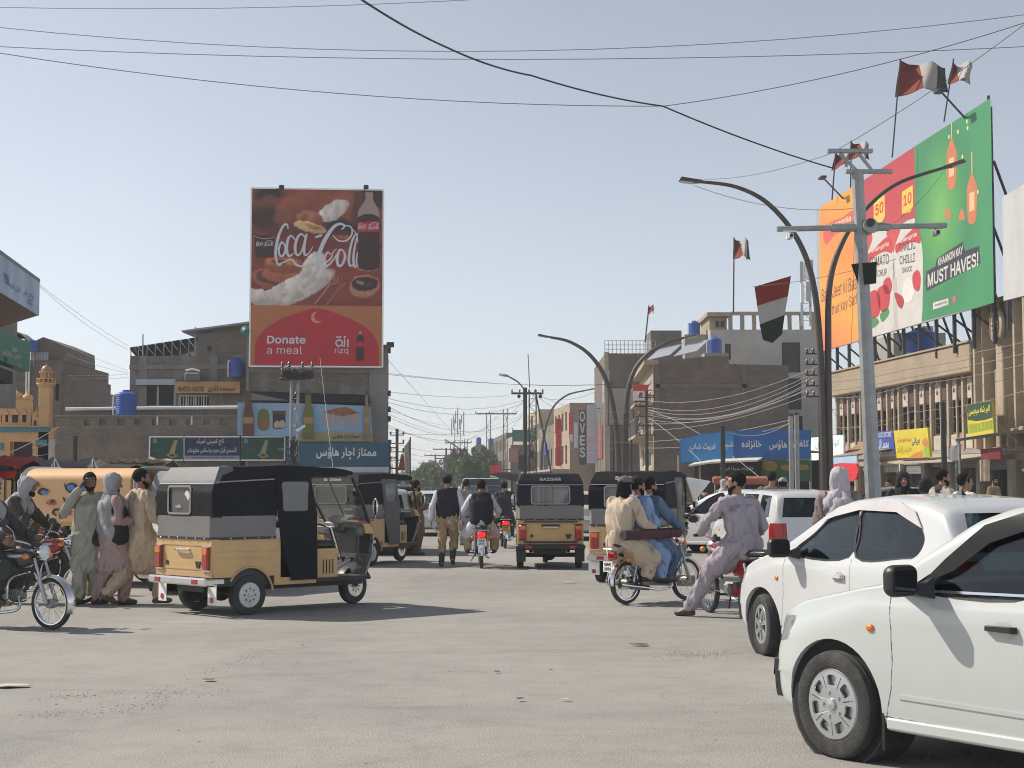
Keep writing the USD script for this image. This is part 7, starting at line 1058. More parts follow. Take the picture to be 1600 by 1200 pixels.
    [(part(t, 'shield_trim', tube([(s * .525, 2.0, .94), (s * .445, 2.05, .68), (s * .345, 1.99, .34)], .012, 6), STEEL, 40), part(t, 'shield_bracket', bx(s * .48 - .06, s * .48 + .05, 2.0, 2.05, .82, .86), STEEL, False)) for s in (-1, 1)]
    for s in (-1, 1): part(t, 'headlight', lathe([(0, 0), (.075, .0), (.085, .03), (.06, .06), (0, .07)], 18, 'y', (s * .3, 2.05, .86)), LAMPC, 40)
    part(t, 'dashboard', cat(bx(-.46, .46, 1.80, 1.94, .92, 1.06, .03), bx(-.2, .2, 1.74, 1.80, .97, 1.1, .02)), mat('dash_grey', (.12, .12, .12), .4), 30); part(t, 'handlebar', cat(tube(spline([(-.32, 1.55, 1.02), (-.2, 1.66, 1.06), (0, 1.70, 1.03), (.2, 1.66, 1.06), (.32, 1.55, 1.02)], 5), .015, 8), tube([(0, 1.70, 1.03), (0, 1.86, .6)], .03, 8)), CHROME, 40); part(t, 'brake_lever', tube([(.15, 1.6, .44), (.25, 1.85, .60)], .012, 6), STEEL, 40)
    wheel(t, (0, 2.08, .235), .235, .105, 'steel', steer, 1, CHROME, .60); fk = part(t, 'front_fork', cat(tube([(.09, 2.08, .235), (.09, 1.98, .62)], .022, 8), tube([(-.09, 2.08, .235), (-.09, 1.98, .62)], .022, 8)), DARK, 40)
    part(t, 'front_mudguard', turn(lathe([(.275, -.075), (.29, 0), (.275, .075), (.265, .07), (.278, 0), (.265, -.07)], 32, 'x', (0, 2.08, .235)), 0, (0, 2.08, .235)).slice_plane((0, 0, .33), (0, 0, 1), cap=False), TRIM, 40)
    if extra: extra(t)
    return t
def fit_strip(t): return ext(fit(text_poly('rickshaw'.upper()[:4], bold=False), (-.47, .845), (-.37, .845), (-.47, .86)), -.561, -.556, 'y')
def ricks_at(px, py, heading, side=1):
    h = np.array([math.sin(heading), math.cos(heading), 0]); r = np.array([h[1], -h[0], 0]); return G(px, py) - r * side * .60
def ex_near(t):
    part(t, 'window_lettering', ext(fit(text_poly('رکشہ', 'ar'), (-.19, 1.30), (-.06, 1.30), (-.19, 1.35)), -.56, -.555, 'y'), PRINTW, False); part(t, 'window_sticker', ext(Polygon(spline([(.02, 1.48), (.08, 1.52), (.13, 1.46), (.10, 1.40), (.06, 1.44)], 4, True)), -.56, -.555, 'y'), PRINTW, False)
    part(t, 'cloth_bundle', ball((.2, 1.66, 1.14), .12, (1.4, .8, .5)), mat('bundle_white', (.5, .46, .42), .8, var=.3, scale=12), 40); part(t, 'roof_lining', bx(-.5, .5, 1.0, 1.55, 1.725, 1.735), mat('tan_lining', (.42, .25, .11), .8, var=.2), False)
HR = rad(46)
ric1 = rickshaw('near yellow and black auto rickshaw with a chrome bumper and grey back flap', ricks_at(388, 961, HR), HR, None, True, extra=ex_near, steer=rad(8))
def ex_two(t):
    part(t, 'red_cloth', cat(quad((.66, -.10, .80), (.66, -.62, .80), (.66, -.70, .30), (.66, -.36, .12), .01)), mat('red_plastic', (.40, .02, .03), .5, var=.15), False)
    part(t, 'cloth_stripe', quad((.668, -.22, .52), (.668, -.52, .46), (.668, -.5, .40), (.668, -.22, .44), .008), TRIM, False); part(t, 'flower_garland', cat([ball((.67 + rng.uniform(-.02, .06), -.40 + rng.uniform(-.2, .2), .88 + rng.uniform(-.09, .09)), .03, sub=1) for _ in range(26)]), mat('flowers_red', (.20, .05, .04), .7, var=.8, scale=14), False, kind='stuff')
H2 = rad(27)
rickshaw('second auto rickshaw with grey side curtains, hung with red plastic and flowers', ricks_at(580, 884, H2), H2, 'BAZGAR', False, extra=ex_two, side_m=CANG)
def ex_three(t): part(t, 'black_rail', cat(bx(-hw_ + .12, hw_ - .12, -.575, -.56, .885, .91), bx(-hw_ + .12, hw_ - .12, -.575, -.56, .5, .53), bx(-.17, .17, -.58, -.562, .80, .85)), TRIM, False)
hw_ = .63
rickshaw('yellow auto rickshaw in the middle of the junction seen square from behind', G(858.5, 887), rad(-1), 'BAZGAR', False, bumper=TRIM, extra=ex_three, curtain=False, left_curtain=False, canopy=mat('canopy_navy', (.014, .016, .023), .65, var=.2, scale=3, bump=.1, bscale=9, dirt=((.05, .05, .05), .4), spec=.2))
H4 = rad(17)
def ex_four(t): part(t, 'raised_flap', quad((.62, 1.3, 1.72), (.62, 1.62, 1.72), (.98, 1.66, 1.66), (.72, 1.5, 1.3), .01), WHITE, False)
rickshaw('auto rickshaw behind the three riders, its pale door flap raised', ricks_at(936, 909, H4, -1), H4, 'BAZGAR', False, extra=ex_four, side_m=CANG)
rickshaw('dark auto rickshaw farther up the street beyond the vest wearing rider', G(752, 838), rad(-3), None, False, bumper=TRIM, curtain=False, left_curtain=False, canopy=PAINTD)
# ---------------------------------------------------------------- motorbikes
SEATV = mat('seat_vinyl', (.022, .022, .024), .38, var=.15); ENG = mat('engine_alloy', (.28, .28, .27), .5, .6, var=.2, scale=12, dirt=((.08, .07, .06), .7))
def bike_wheel(t, y, steer=0.0, piv=None):
    tf = lambda m: turn(m, steer, piv or (0, y, 0)); r = .285; c = (0, y, r); g = np.arange(40) * 2 * np.pi / 40; pr = [(r - .052, -.02), (r - .03, -.036), (r - .008, -.028), (r, -.008), (r, .008), (r - .008, .028), (r - .03, .036), (r - .052, .02), (r - .052, -.02)]
    m = tm(*strip(np.stack([np.stack([np.full(40, z), q * np.cos(g), q * np.sin(g)], -1) for q, z in pr]), len(pr), 40, False)); m = m if m.volume > 0 else tm(m.vertices, m.faces[:, ::-1]); w = part(t, 'wheel', tf(move(m, c)), TYRE, 40)
    pr = [(r - .05, -.024), (r - .062, -.022), (r - .068, 0), (r - .062, .022), (r - .05, .024), (r - .056, 0), (r - .05, -.024)]; m = tm(*strip(np.stack([np.stack([np.full(40, z), q * np.cos(g), q * np.sin(g)], -1) for q, z in pr]), len(pr), 40, False)); m = m if m.volume > 0 else tm(m.vertices, m.faces[:, ::-1])
    part(w, 'rim', tf(move(m, c)), CHROME, 40); part(w, 'hub', tf(lathe([(0, -.055), (.05, -.05), (.055, 0), (.05, .05), (0, .055)], 16, 'x', c)), ENG, 30)
    part(w, 'spoke', tf(move(cat([tube([((-1) ** k * .035, .045 * math.cos(a + .5 * (-1) ** (k // 2)), .045 * math.sin(a + .5 * (-1) ** (k // 2))), (0, (r - .06) * math.cos(a), (r - .06) * math.sin(a))], .0022, 4) for k, a in enumerate(np.arange(28) * 2 * np.pi / 28)]), c)), CHROME, False, kind='stuff'); return w
def fender(y, r, a0, a1, w, th=.004):
    rows = []
    for a in np.linspace(a0, a1, 16):
        o = [(x, y + (r - .022 * (x / w * 2) ** 2) * math.cos(a), .285 + (r - .022 * (x / w * 2) ** 2) * math.sin(a)) for x in np.linspace(-w / 2, w / 2, 7)]; i = [(x, y + (r - th - .022 * (x / w * 2) ** 2) * math.cos(a), .285 + (r - th - .022 * (x / w * 2) ** 2) * math.sin(a)) for x in np.linspace(w / 2, -w / 2, 7)]; rows.append(o + i)
    return loft(rows)
def motorbike(label, loc, heading, tank=LAMPR, steer=0.0, brake=False, plate=None, fend=CHROME, group=None, lean=0.0, crate=None):
    t = thing('motorbike', label, 'motorbike', loc, -heading, group); wb = 1.2; piv = (0, .93, 0); tf = lambda m: turn(m, steer, piv)
    bike_wheel(t, 0); bike_wheel(t, wb, steer, piv)
    for s in (-1, 1):
        part(t, 'fork_leg', tf(cat(tube([(s * .075, wb, .285), (s * .075, 1.0, .78)], .017, 8), tube([(s * .075, wb, .285), (s * .075, 1.08, .55)], .024, 8))), STEEL, 40); part(t, 'rear_shock', cat(tube([(s * .13, .02, .30), (s * .12, .14, .66)], .014, 8), *[lathe([(.018, 0), (.033, .006), (.018, .012)], 10, 'z', (s * (.13 - .01 * k / 10), .03 + .012 * k, .36 + .026 * k)) for k in range(10)]), CHROME, 40)
        part(t, 'front_indicator', tf(move(ball((0, 0, 0), .035, (1, 1.3, 1), 1), (s * .18, .97, .80))), LAMPO, 40); part(t, 'rear_indicator', cat(ball((s * .17, -.12, .60), .035, (1, 1.3, 1), 1), tube([(s * .05, -.1, .6), (s * .15, -.12, .6)], .008, 5)), LAMPO, 40); part(t, 'foot_peg', tube([(s * .08, .50, .27), (s * .27, .50, .28)], .014, 8), BLACK, 40)
        mr = part(t, 'mirror', tf(cat(ball((s * .36, .83, 1.17), .055, (1.25, .35, .8), 2))), TRIM, 40); part(mr, 'mirror_stalk', tf(tube(spline([(s * .22, .86, .98), (s * .28, .87, 1.08), (s * .35, .84, 1.15)], 4), .006, 5)), CHROME, 40); part(t, 'grip', tf(tube([(s * .24, .83, .975), (s * .37, .79, .975)], .019, 8), ), BLACK, 40)
    part(t, 'front_fender', tf(fender(wb, .315, -.35, 2.55, .115)), fend, 40); part(t, 'rear_fender', fender(0, .325, .75, 3.25, .13), fend, 40)
    part(t, 'frame', cat(tube(spline([(0, .97, .78), (0, .80, .70), (0, .45, .66), (0, .1, .64), (0, -.12, .66)], 5), .024, 8), tube([(0, .95, .72), (0, .82, .42), (0, .62, .26)], .02, 8), tube([(0, .3, .65), (0, .33, .35), (0, .45, .25)], .022, 8), *[tube([(s * .07, 0, .285), (s * .08, .36, .31)], .018, 8) for s in (-1, 1)]), DARK, 40)
    part(t, 'engine', cat(bx(-.11, .11, .38, .66, .24, .42, .04), lathe([(0, 0), (.085, 0), (.085, .035), (0, .045)], 18, 'x', (.105, .44, .33)), lathe([(0, 0), (.075, 0), (.075, -.035), (0, -.045)], 18, 'x', (-.105, .46, .33)), turn(cat([bx(-.062, .062, .66 + k * .022, .672 + k * .022, .30, .42) for k in range(6)] + [bx(-.05, .05, .64, .82, .315, .405, .01)]), .15, (0, .65, .36), (1, 0, 0))), ENG, 30)
    part(t, 'exhaust', cat(tube(spline([(.06, .78, .36), (.10, .80, .22), (.13, .55, .18), (.15, .25, .21)], 6), .018, 8), tube([(.15, .28, .21), (.16, -.28, .27)], [.034, .044], 12)), CHROME, 40); part(t, 'chain_case', hull([(-.10, y, z) for y, z in ((0, .23), (0, .34), (.42, .28), (.42, .37), (-.06, .285))] + [(-.125, y, z) for y, z in ((0, .23), (0, .34), (.42, .28), (.42, .37), (-.06, .285))]), fend if fend is not CHROME else DARK, 30)
    rows = []
    for y, w, zl, zh in ((.46, .06, .72, .80), (.50, .10, .69, .84), (.60, .125, .67, .87), (.75, .13, .66, .885), (.86, .115, .67, .875), (.93, .07, .71, .84)): rows.append([(w * math.copysign(abs(math.cos(a)) ** .7, math.cos(a)), y, (zl + zh) / 2 + (zh - zl) / 2 * math.copysign(abs(math.sin(a)) ** .7, math.sin(a))) for a in np.arange(20) * 2 * np.pi / 20])
    tk = part(t, 'tank', loft(rows), tank, 50); part(tk, 'tank_stripe', cat(*[hull([(s * .128, y, z) for y, z in ((.56, .78), (.86, .79), (.86, .82), (.56, .80))] + [(s * .134, y, z) for y, z in ((.58, .78), (.84, .79), (.84, .82), (.58, .80))]) for s in (-1, 1)]), GOLDT, False); part(tk, 'filler_cap', lathe([(0, .03), (.03, .025), (.03, 0), (0, 0)], 14, 'z', (0, .72, .882)), CHROME, 40)
    part(t, 'seat', loft([[(w * math.cos(a), y, z + h * math.sin(a)) for a in np.arange(16) * np.pi / 8] for y, w, z, h in ((.49, .07, .765, .03), (.42, .11, .765, .045), (.2, .125, .765, .05), (-.05, .12, .78, .05), (-.22, .10, .79, .045), (-.27, .05, .79, .02))]), SEATV, 50); part(t, 'side_cover', cat(*[bx(*sorted((s * .07, s * .115)), .16, .42, .50, .68, .03) for s in (-1, 1)]), tank, 30)
    hd = part(t, 'headlight', tf(lathe([(0, -.07), (.06, -.06), (.085, .0), (.085, .04), (.075, .05), (0, .06)], 20, 'y', (0, 1.04, .84))), CHROME, 40); part(hd, 'headlight_lens', tf(lathe([(0, .0), (.078, 0), (.05, .02), (0, .03)], 18, 'y', (0, 1.09, .84))), LAMPC, 40); part(t, 'handlebar', tf(tube(spline([(-.37, .79, .975), (-.24, .83, .975), (-.13, .90, .95), (0, .93, .90), (.13, .90, .95), (.24, .83, .975), (.37, .79, .975)], 5), .011, 8)), CHROME, 40)
    part(t, 'lever', tf(cat(*[tube([(s * .22, .87, .97), (s * .34, .85, .965)], .006, 5) for s in (-1, 1)])), STEEL, 40); part(t, 'speedometer', tf(lathe([(0, 0), (.055, 0), (.05, .05), (0, .05)], 16, 'z', (0, .96, .90))), TRIM, 40)
    tl = part(t, 'tail_lamp', bx(-.075, .075, -.29, -.21, .60, .70, .025), glow_mat('brake_light', (.8, .01, .01), 1.3) if brake else LAMPR, 30); part(t, 'carrier', cat(*[tube(spline([(s * .12, .02, .73), (s * .13, -.2, .74), (s * .08, -.34, .74)], 4), .009, 6) for s in (-1, 1)], tube([(-.08, -.34, .74), (.08, -.34, .74)], .009, 6)), CHROME, 40); part(t, 'stand', tube([(-.12, .45, .24), (-.2, .35, .12)], .01, 6), DARK, 40); part(t, 'crash_bar', tube(spline([(-.10, .72, .30), (-.28, .78, .36), (-.27, .80, .55), (0, .86, .62), (.27, .80, .55), (.28, .78, .36), (.10, .72, .30)], 5), .011, 6), CHROME, 40)
    pl = part(t, 'number_plate', bx(-.085, .085, -.345, -.335, .44, .58), plate or mat('plate_white', (.7, .7, .66)), False); part(pl, 'plate_number', ext(unary_union([fit(text_poly(a, bold=True), (-.06, z), (.06, z), (-.06, z + .04)) for a, z in (('QAK', .52), ('1971', .46))]), -.349, -.345, 'y'), DARK, False)
    return t
def bike_rear(px, py, heading): return G(px, py)
def bike_front(px, py, heading): return G(px, py) - np.array([math.sin(heading), math.cos(heading), 0]) * 1.2
HB1, HB2, HB3, HB4, HB5, HB6 = rad(104), rad(97), rad(-2), rad(-4), rad(48), rad(-24)
BIKE = [(bike_front(86, 983, HB1), HB1), (bike_front(124, 944, HB2), HB2), (G(752, 888), HB3), (G(789, 857), HB4), (G(978, 944), HB5), (bike_front(1104, 957, HB6), HB6)]
BLK = mat('tank_black', (.015, .015, .017), .25, coat=.8); TRED = mat('tank_red', (.33, .012, .018), .22, var=.06, coat=.8)
motorbike('motorbike with a chrome front mudguard cut by the left edge', *BIKE[0], tank=BLK, steer=rad(-14))
motorbike('dark red motorbike of the scarved rider, behind the leftmost motorbike', *BIKE[1], tank=TRED, steer=rad(10), fend=mat('fender_dark', (.05, .045, .045), .4))
motorbike('motorbike with a lit red brake lamp in mid junction', *BIKE[2], tank=TRED, brake=True)
motorbike('farther motorbike with a lit lamp and amber plate left of the centre rickshaw', *BIKE[3], tank=BLK, brake=True, plate=mat('plate_amber', (.55, .28, .03), .5))
motorbike('motorbike carrying three people, white plate at its back', *BIKE[4], tank=TRED)
motorbike('red motorbike stopped under the person in mauve', *BIKE[5], tank=TRED, fend=TRED, steer=rad(-8))
# ================================================================ PEOPLE
SKIN = mat('skin', (.26, .135, .082), .5, var=.08, scale=12); SKIND = mat('skin_dark', (.17, .085, .05), .5, var=.08, scale=12); HAIR = mat('hair_black', (.010, .008, .007), .85, var=.3, scale=40, bump=.5, bscale=90, spec=.15); LIP = mat('lip', (.22, .085, .065), .5); EYE = mat('eye', (.05, .04, .035), .2); LEATHER = mat('shoe_leather', (.03, .022, .018), .5); SANDAL = mat('sandal', (.12, .07, .04), .6)
def cl(name, rgb, var=.10): return mat('cloth_' + name, lin(rgb), .9, var=var, scale=3, bump=.25, bscale=55)
def sph(p, r, n=14):
    m = Manifold.sphere(1.0, n); s = (r, r, r) if np.ndim(r) == 0 else r; return m.scale(tuple(map(float, s))).translate(tuple(map(float, p)))
def hul(*s): return Manifold.batch_hull([sph(p, r) for p, r in s])
def hand_m(w, e, palm, curl=.5, s=1):
    """Palm and five bent fingers; w wrist, e elbow, palm the direction the palm faces, s +1 right hand, -1 left."""
    w, e = np.asarray(w, float), np.asarray(e, float); d = w - e; d /= np.linalg.norm(d); n = np.asarray(palm, float); n = n - d * np.dot(n, d); n /= np.linalg.norm(n) + 1e-9; x = np.cross(d, n) * s
    M = hul((w, .026), (w + d * .085 + x * .028, .015), (w + d * .085 - x * .028, .015), (w + d * .03 + x * .026, .016), (w + d * .03 - x * .026, .016)); out = [M]
    for k, (o, L) in enumerate(((.030, .066), (.011, .076), (-.010, .072), (-.029, .058))):
        a = w + d * .085 + x * o; p = [a - d * .01]; r = [.0095, .009, .0085, .0075]; ang = curl * .35
        for j, f in enumerate((.45, .32, .25)): p.append(p[-1] + (d * math.cos(ang) + n * math.sin(ang)) * L * f * 1.05); ang += curl * 1.0
        out += [hul((p[j], r[j]), (p[j + 1], r[j + 1])) for j in range(3)]
    t0 = w + d * .03 + x * .030; t1 = t0 + d * .032 + x * .024 + n * .012; t2 = t1 + d * .028 + n * (.012 + .012 * curl); out += [hul((t0, .013), (t1, .0105)), hul((t1, .0105), (t2, .0085))]
    return Manifold.batch_boolean(out, __import__('manifold3d').OpType.Add)
STAND = dict(pel=(0, 0, .95), che=(0, .0, 1.26), nek=(0, -.01, 1.46), hed=(0, .015, 1.625), s=(.185, -.01, 1.40), e=(.245, -.03, 1.12), w=(.25, .05, .88), h=(.09, 0, .92), k=(.10, .03, .50), a=(.10, -.02, .085))
RIDE = dict(pel=(0, .26, .90), che=(0, .31, 1.21), nek=(0, .34, 1.41), hed=(0, .38, 1.57), s=(.185, .33, 1.35), e=(.29, .50, 1.12), w=(.325, .73, 1.0), h=(.09, .29, .87), k=(.19, .66, .64), a=(.19, .52, .36))
def person(label, loc, heading, base=STAND, J=None, yaw=0.0, nod=0.0, H=1.0, shirt=None, pants=None, vest=None, kameez=True, hair='short', beard=True, scarf=None, cap=None, shoe=LEATHER, skin=SKIN, hem=.95, cover=None, curl=.45, sleeve=1.0, group=None, seed=1, boots=False, extra=None, dz=0.0, palm=None):
    t = thing('person', label, 'person', np.asarray(loc, float) + [0, 0, dz], -heading, group); j = {}
    for k, v in base.items():
        if len(k) == 1: j['r' + k], j['l' + k] = np.array(v, float), np.array(v, float) * [-1, 1, 1]
        else: j[k] = np.array(v, float)
    for k, v in (J or {}).items(): j[k] = np.array(v, float)
    if H != 1: j = {k: v * H for k, v in j.items()}
    dx = np.array([1, 0, 0.]); sdir = j['rs'] - j['ls']; sdir /= np.linalg.norm(sdir)
    # the body: one continuous figure
    B = [hul((j['nek'] - [0, 0, .03], .062), (j['hed'] - [0, .015, .05], .056)), hul((j['che'] + sdir * .09, .085), (j['che'] - sdir * .09, .085), (j['pel'] + sdir * .08, .085), (j['pel'] - sdir * .08, .085), (j['nek'] - [0, 0, .06], .07))]
    for s, q in ((1, 'r'), (-1, 'l')):
        B += [hul((j['che'] + sdir * .06 * s + [0, 0, .08], .065), (j[q + 's'], .05)), hul((j[q + 's'], .05), (j[q + 'e'], .038)), hul((j[q + 'e'], .037), (j[q + 'w'], .027)), hul((j[q + 'h'], .09), (j[q + 'k'], .058)), hul((j[q + 'k'], .056), (j[q + 'a'], .04)), hul((j['pel'], .1), (j[q + 'h'], .09))]
        a = j[q + 'a']; f = j.get(q + 't', a + [.02 * s, .15, -.055]); j[q + 't'] = f; B.append(hul((a, .042), (a + (a - f) * .3 * [1, 1, 0] + [0, 0, -.05], .034), (f, .03)))
    R_ = trimesh.transformations.euler_matrix(nod, 0, yaw, 'sxyz')[:3, :3]; hd = lambda p: j['hed'] + R_ @ np.asarray(p, float)
    head = Manifold.batch_hull([sph((0, -.012, .035), (.074, .094, .088), 24)] + [sph(p, r) for p, r in (((.044, .02, -.055), .024), ((-.044, .02, -.055), .024), ((0, .062, -.094), .022), ((.036, .066, .028), .022), ((-.036, .066, .028), .022), ((.04, .05, -.03), .026), ((-.04, .05, -.03), .026))])
    head = head + Manifold.batch_hull([sph(p, r) for p, r in (((0, .086, .022), .010), ((0, .110, -.022), .012), ((.015, .088, -.028), .010), ((-.015, .088, -.028), .010))])
    for s in (-1, 1): head = head + sph((s * .078, -.008, -.005), (.012, .022, .034)) - sph((s * .032, .092, .010), (.016, .012, .010))
    T4 = np.eye(4); T4[:3, :3] = R_; T4[:3, 3] = j['hed']; head = man(unman(head)).transform(T4[:3])
    body = man(soften(Manifold.batch_boolean(B, __import__('manifold3d').OpType.Add), .03, 6)) + head
    for s, q in ((1, 'r'), (-1, 'l')):
        pv = (palm or {}).get(q) or (-s * 1.0, .2, .1); body = body + hand_m(j[q + 'w'], j[q + 'e'], pv, curl, s)
    part(t, 'body', unman(body), skin, 40)
    for s in (-1, 1): part(t, 'eye', ball(hd((s * .032, .079, .010)), .0115, sub=1), EYE, 40); part(t, 'eyebrow', tube([hd((s * .014, .089, .032)), hd((s * .034, .088, .036)), hd((s * .052, .074, .028))], .005, 5), HAIR, 40)
    part(t, 'mouth', tube([hd((-.022, .080, -.058)), hd((0, .088, -.058)), hd((.022, .080, -.058))], .006, 5), LIP, 40)
    tr = lambda M: M.transform(T4[:3])
    if hair and not cover:
        lo = {'short': .0, 'long': -.14}[hair]; hm = sph((0, -.020, .042), (.086, .106, .098), 24) - man(bx(-.2, .2, .035, .3, -.3, .075)) - man(bx(-.2, .2, -.3, .3, -.4, -.06))
        if hair == 'long': hm = Manifold.batch_hull([hm, sph((.05, -.07, -.12), .045), sph((-.05, -.07, -.12), .045)])- man(bx(-.2, .2, .03, .3, -.4, .06))
        part(t, 'hair', soften(tr(hm), .012, 4, .006, seed, (60, 60, 60)), HAIR, 60)
    if beard: part(t, 'beard', soften(tr(Manifold.batch_hull([sph(p, r) for p, r in (((.05, .015, -.045), .026), ((-.05, .015, -.045), .026), ((.028, .062, -.078), .024), ((-.028, .062, -.078), .024), ((0, .066, -.105), .024))])), .012, 3, .005, seed + 1, (70, 70, 70)), HAIR, 60)
    if cap: part(t, 'cap', soften(tr(Manifold.batch_hull([sph((0, -.015, .062), (.092, .112, .085), 20)]) - man(bx(-.3, .3, -.3, .3, -.3, .055)) + (Manifold.batch_hull([sph(p, .008) for p in ((-.07, .07, .062), (.07, .07, .062), (-.045, .155, .045), (.045, .155, .045))]) if cap[1] == 'peak' else sph((0, 0, .062), (.098, .118, .016), 20))), .015, 2), cap[0], 50)
    if cover:                                                       # a shawl over the head
        cm, long_ = cover; M = Manifold.batch_hull([sph((0, -.02, .045), (.100, .120, .105), 20), sph((.055, -.04, -.12), .06), sph((-.055, -.04, -.12), .06)]) - sph((0, .115, -.03), (.066, .08, .12), 20); M = tr(M)
        for s, q in ((1, 'r'), (-1, 'l')): M = M + hul((j['nek'] + [0, 0, .0], .10), (j['che'] + sdir * .12 * s + [0, .05, .06], .11), (j['che'] + sdir * .1 * s + [0, -.06, .08], .10))
        if long_: M = M + hul((j['che'] + [0, -.07, .05], .12), (j['che'] + sdir * .14 + [0, -.02, -.28], .12), (j['che'] - sdir * .14 + [0, -.02, -.28], .12))
        part(t, 'shawl', soften(M, .02, 6, .014, seed + 2, (16, 16, 6)), cm, 60)
    if scarf:
        M = hul((j['nek'] + [.0, .05, -.02], .07), (j['nek'] + [.09, 0, -.05], .055), (j['nek'] + [-.09, 0, -.05], .055), (j['nek'] + [0, -.06, 0], .06)); part(t, 'scarf', soften(M, .015, 3, .012, seed, (26, 26, 18)), scarf, 60)
    # clothes
    if shirt:
        C = [hul(*[(j['che'] + sdir * .105 * s + [0, y, .02], .105) for s in (-1, 1) for y in (-.02, .02)], *[(j['pel'] + sdir * .085 * s + [0, 0, .10], .108) for s in (-1, 1)]), hul(*[(j['pel'] + sdir * .085 * s + [0, 0, .10], .108) for s in (-1, 1)], (j['rh'], .125), (j['lh'], .125)), hul((j['nek'] - [0, 0, .035], .072), (j['rs'], .068), (j['ls'], .068), (j['che'] + sdir * .09, .10), (j['che'] - sdir * .09, .10))]
        for q in 'rl':
            we = j[q + 'e'] + (j[q + 'w'] - j[q + 'e']) * (.92 if sleeve >= 1 else .02)
            C.append(hul((j[q + 's'], .074), (j[q + 'e'], .063)))
            if sleeve >= 1: C.append(hul((j[q + 'e'], .060), (we, .052)))
        if kameez:
            hk = {q: j[q + 'h'] + (j[q + 'k'] - j[q + 'h']) * hem for q in 'rl'}; C.append(hul((j['rh'], .13), (j['lh'], .13), (hk['r'], .125), (hk['l'], .125))); C.append(hul((j['pel'] + [0, -.03, 0], .115), (j['pel'] + (hk['r'] + hk['l'] - j['rh'] - j['lh']) / 2 + [0, -.06, -.02], .11)) if base is STAND else hul((j['pel'] + [0, -.02, .02], .115), (j['pel'] + [0, -.06, -.12], .09)))
        part(t, 'shirt', soften(Manifold.batch_boolean(C, __import__('manifold3d').OpType.Add), .016, 4, .007 if vest else .023, seed, (11, 11, 3.6)), shirt, 60)
    if pants:
        C = [hul((j['pel'] + [0, 0, .02], .12), (j['rh'], .115), (j['lh'], .115))] if kameez else [hul(*[(j['pel'] + sdir * .09 * s + [0, 0, .03], .124) for s in (-1, 1)], (j['rh'], .125), (j['lh'], .125))]
        for q in 'rl':
            kn, an = j[q + 'k'], j[q + 'a'] + (j[q + 'k'] - j[q + 'a']) * (.06 if not boots else .45); C += [hul((j[q + 'h'], .115 if kameez else .105), (kn, .098 if kameez else .078)), hul((kn, .094 if kameez else .076), (an, .072 if kameez else .062))]
        part(t, 'trousers', soften(Manifold.batch_boolean(C, __import__('manifold3d').OpType.Add), .017, 4, .022, seed + 3, (13, 13, 4.5)), pants, 60)
    if vest: part(t, 'vest', soften(hul(*[(j['che'] + sdir * .105 * s + [0, y, .02], .122) for s in (-1, 1) for y in (-.02, .02)], *[(j['pel'] + sdir * .085 * s + [0, 0, .02], .140) for s in (-1, 1)], (j['rs'] - sdir * .04, .088), (j['ls'] + sdir * .04, .088), (j['nek'] - [0, 0, .03], .085)), .018, 3, .008, seed + 4), vest, 60)
    for q in 'rl':
        a, f = j[q + 'a'], j[q + 't']; M = hul((a + [0, 0, -.03], .045), (a + (a - f) * .32 * [1, 1, 0] + [0, 0, -.055], .036), (f, .036), (f + (f - a) * .12 * [1, 1, 0] + [0, 0, .0], .030))
        if boots: M = M + hul((a, .055), (a + (j[q + 'k'] - a) * .42, .062))
        part(t, 'shoe', soften(M - man(bx(-3, 3, -3, 3, -9, min(a[2], f[2]) - .075)), .02, 2), shoe, 50)
    if extra: extra(t, j)
    return t
BEIGE = cl('beige', (176, 158, 136)); SAGE = cl('sage', (150, 149, 136)); MAUVE = cl('mauve', (150, 128, 124)); GREYC = cl('grey_scarf', (140, 140, 142)); OLIVE = cl('olive', (62, 56, 44)); DGREY = cl('dark_grey', (52, 54, 52)); BROWN = cl('brown', (96, 76, 54)); KHAKI = cl('khaki', (158, 138, 104)); WHITEC = cl('pale', (196, 194, 204)); NAVY = cl('navy_vest', (24, 26, 36)); TANC = cl('tan', (180, 164, 144)); BLUEC = cl('light_blue', (126, 150, 188)); STEELB = cl('steel_blue', (84, 104, 126)); LAV = cl('lavender', (148, 140, 148)); BLACKC = cl('black', (20, 18, 20)); GREYK = cl('cool_grey', (134, 134, 136))
def ex_phone(t, j): part(t, 'phone', bx(*(j['rw'][0] - .07, j['rw'][0] - .055), j['rw'][1] - .03, j['rw'][1] + .04, j['rw'][2] + .02, j['rw'][2] + .16, .004), TRIM, False)
person('person in pale green clothes holding a phone to his ear before the yellow cart', G(137, 943), rad(168), J=dict(re=(.33, .10, 1.22), rw=(.13, .10, 1.55), ra=(.12, .05, .085), rk=(.11, .06, .5)), yaw=rad(8), shirt=SAGE, pants=SAGE, extra=ex_phone, skin=SKIND, H=1.0, seed=2, palm=dict(r=(-1, .1, 0)))
def ex_bag(t, j):
    part(t, 'black_bag', soften(hul((j['pel'] + [-.20, -.02, .1], .10), (j['pel'] + [-.22, .05, -.12], .11), (j['pel'] + [-.18, -.1, -.08], .09)), .02, 4, .01, 9), BLACKC, 60); part(t, 'waistcoat', soften(hul(*[(j['che'] + [s * .10 + .05, .03, 0], .118) for s in (0, 1)], *[(j['pel'] + [s * .1 + .05, .03, -.02], .135) for s in (0, 1)]), .024, 3, .01, 4), BLACKC, 60)
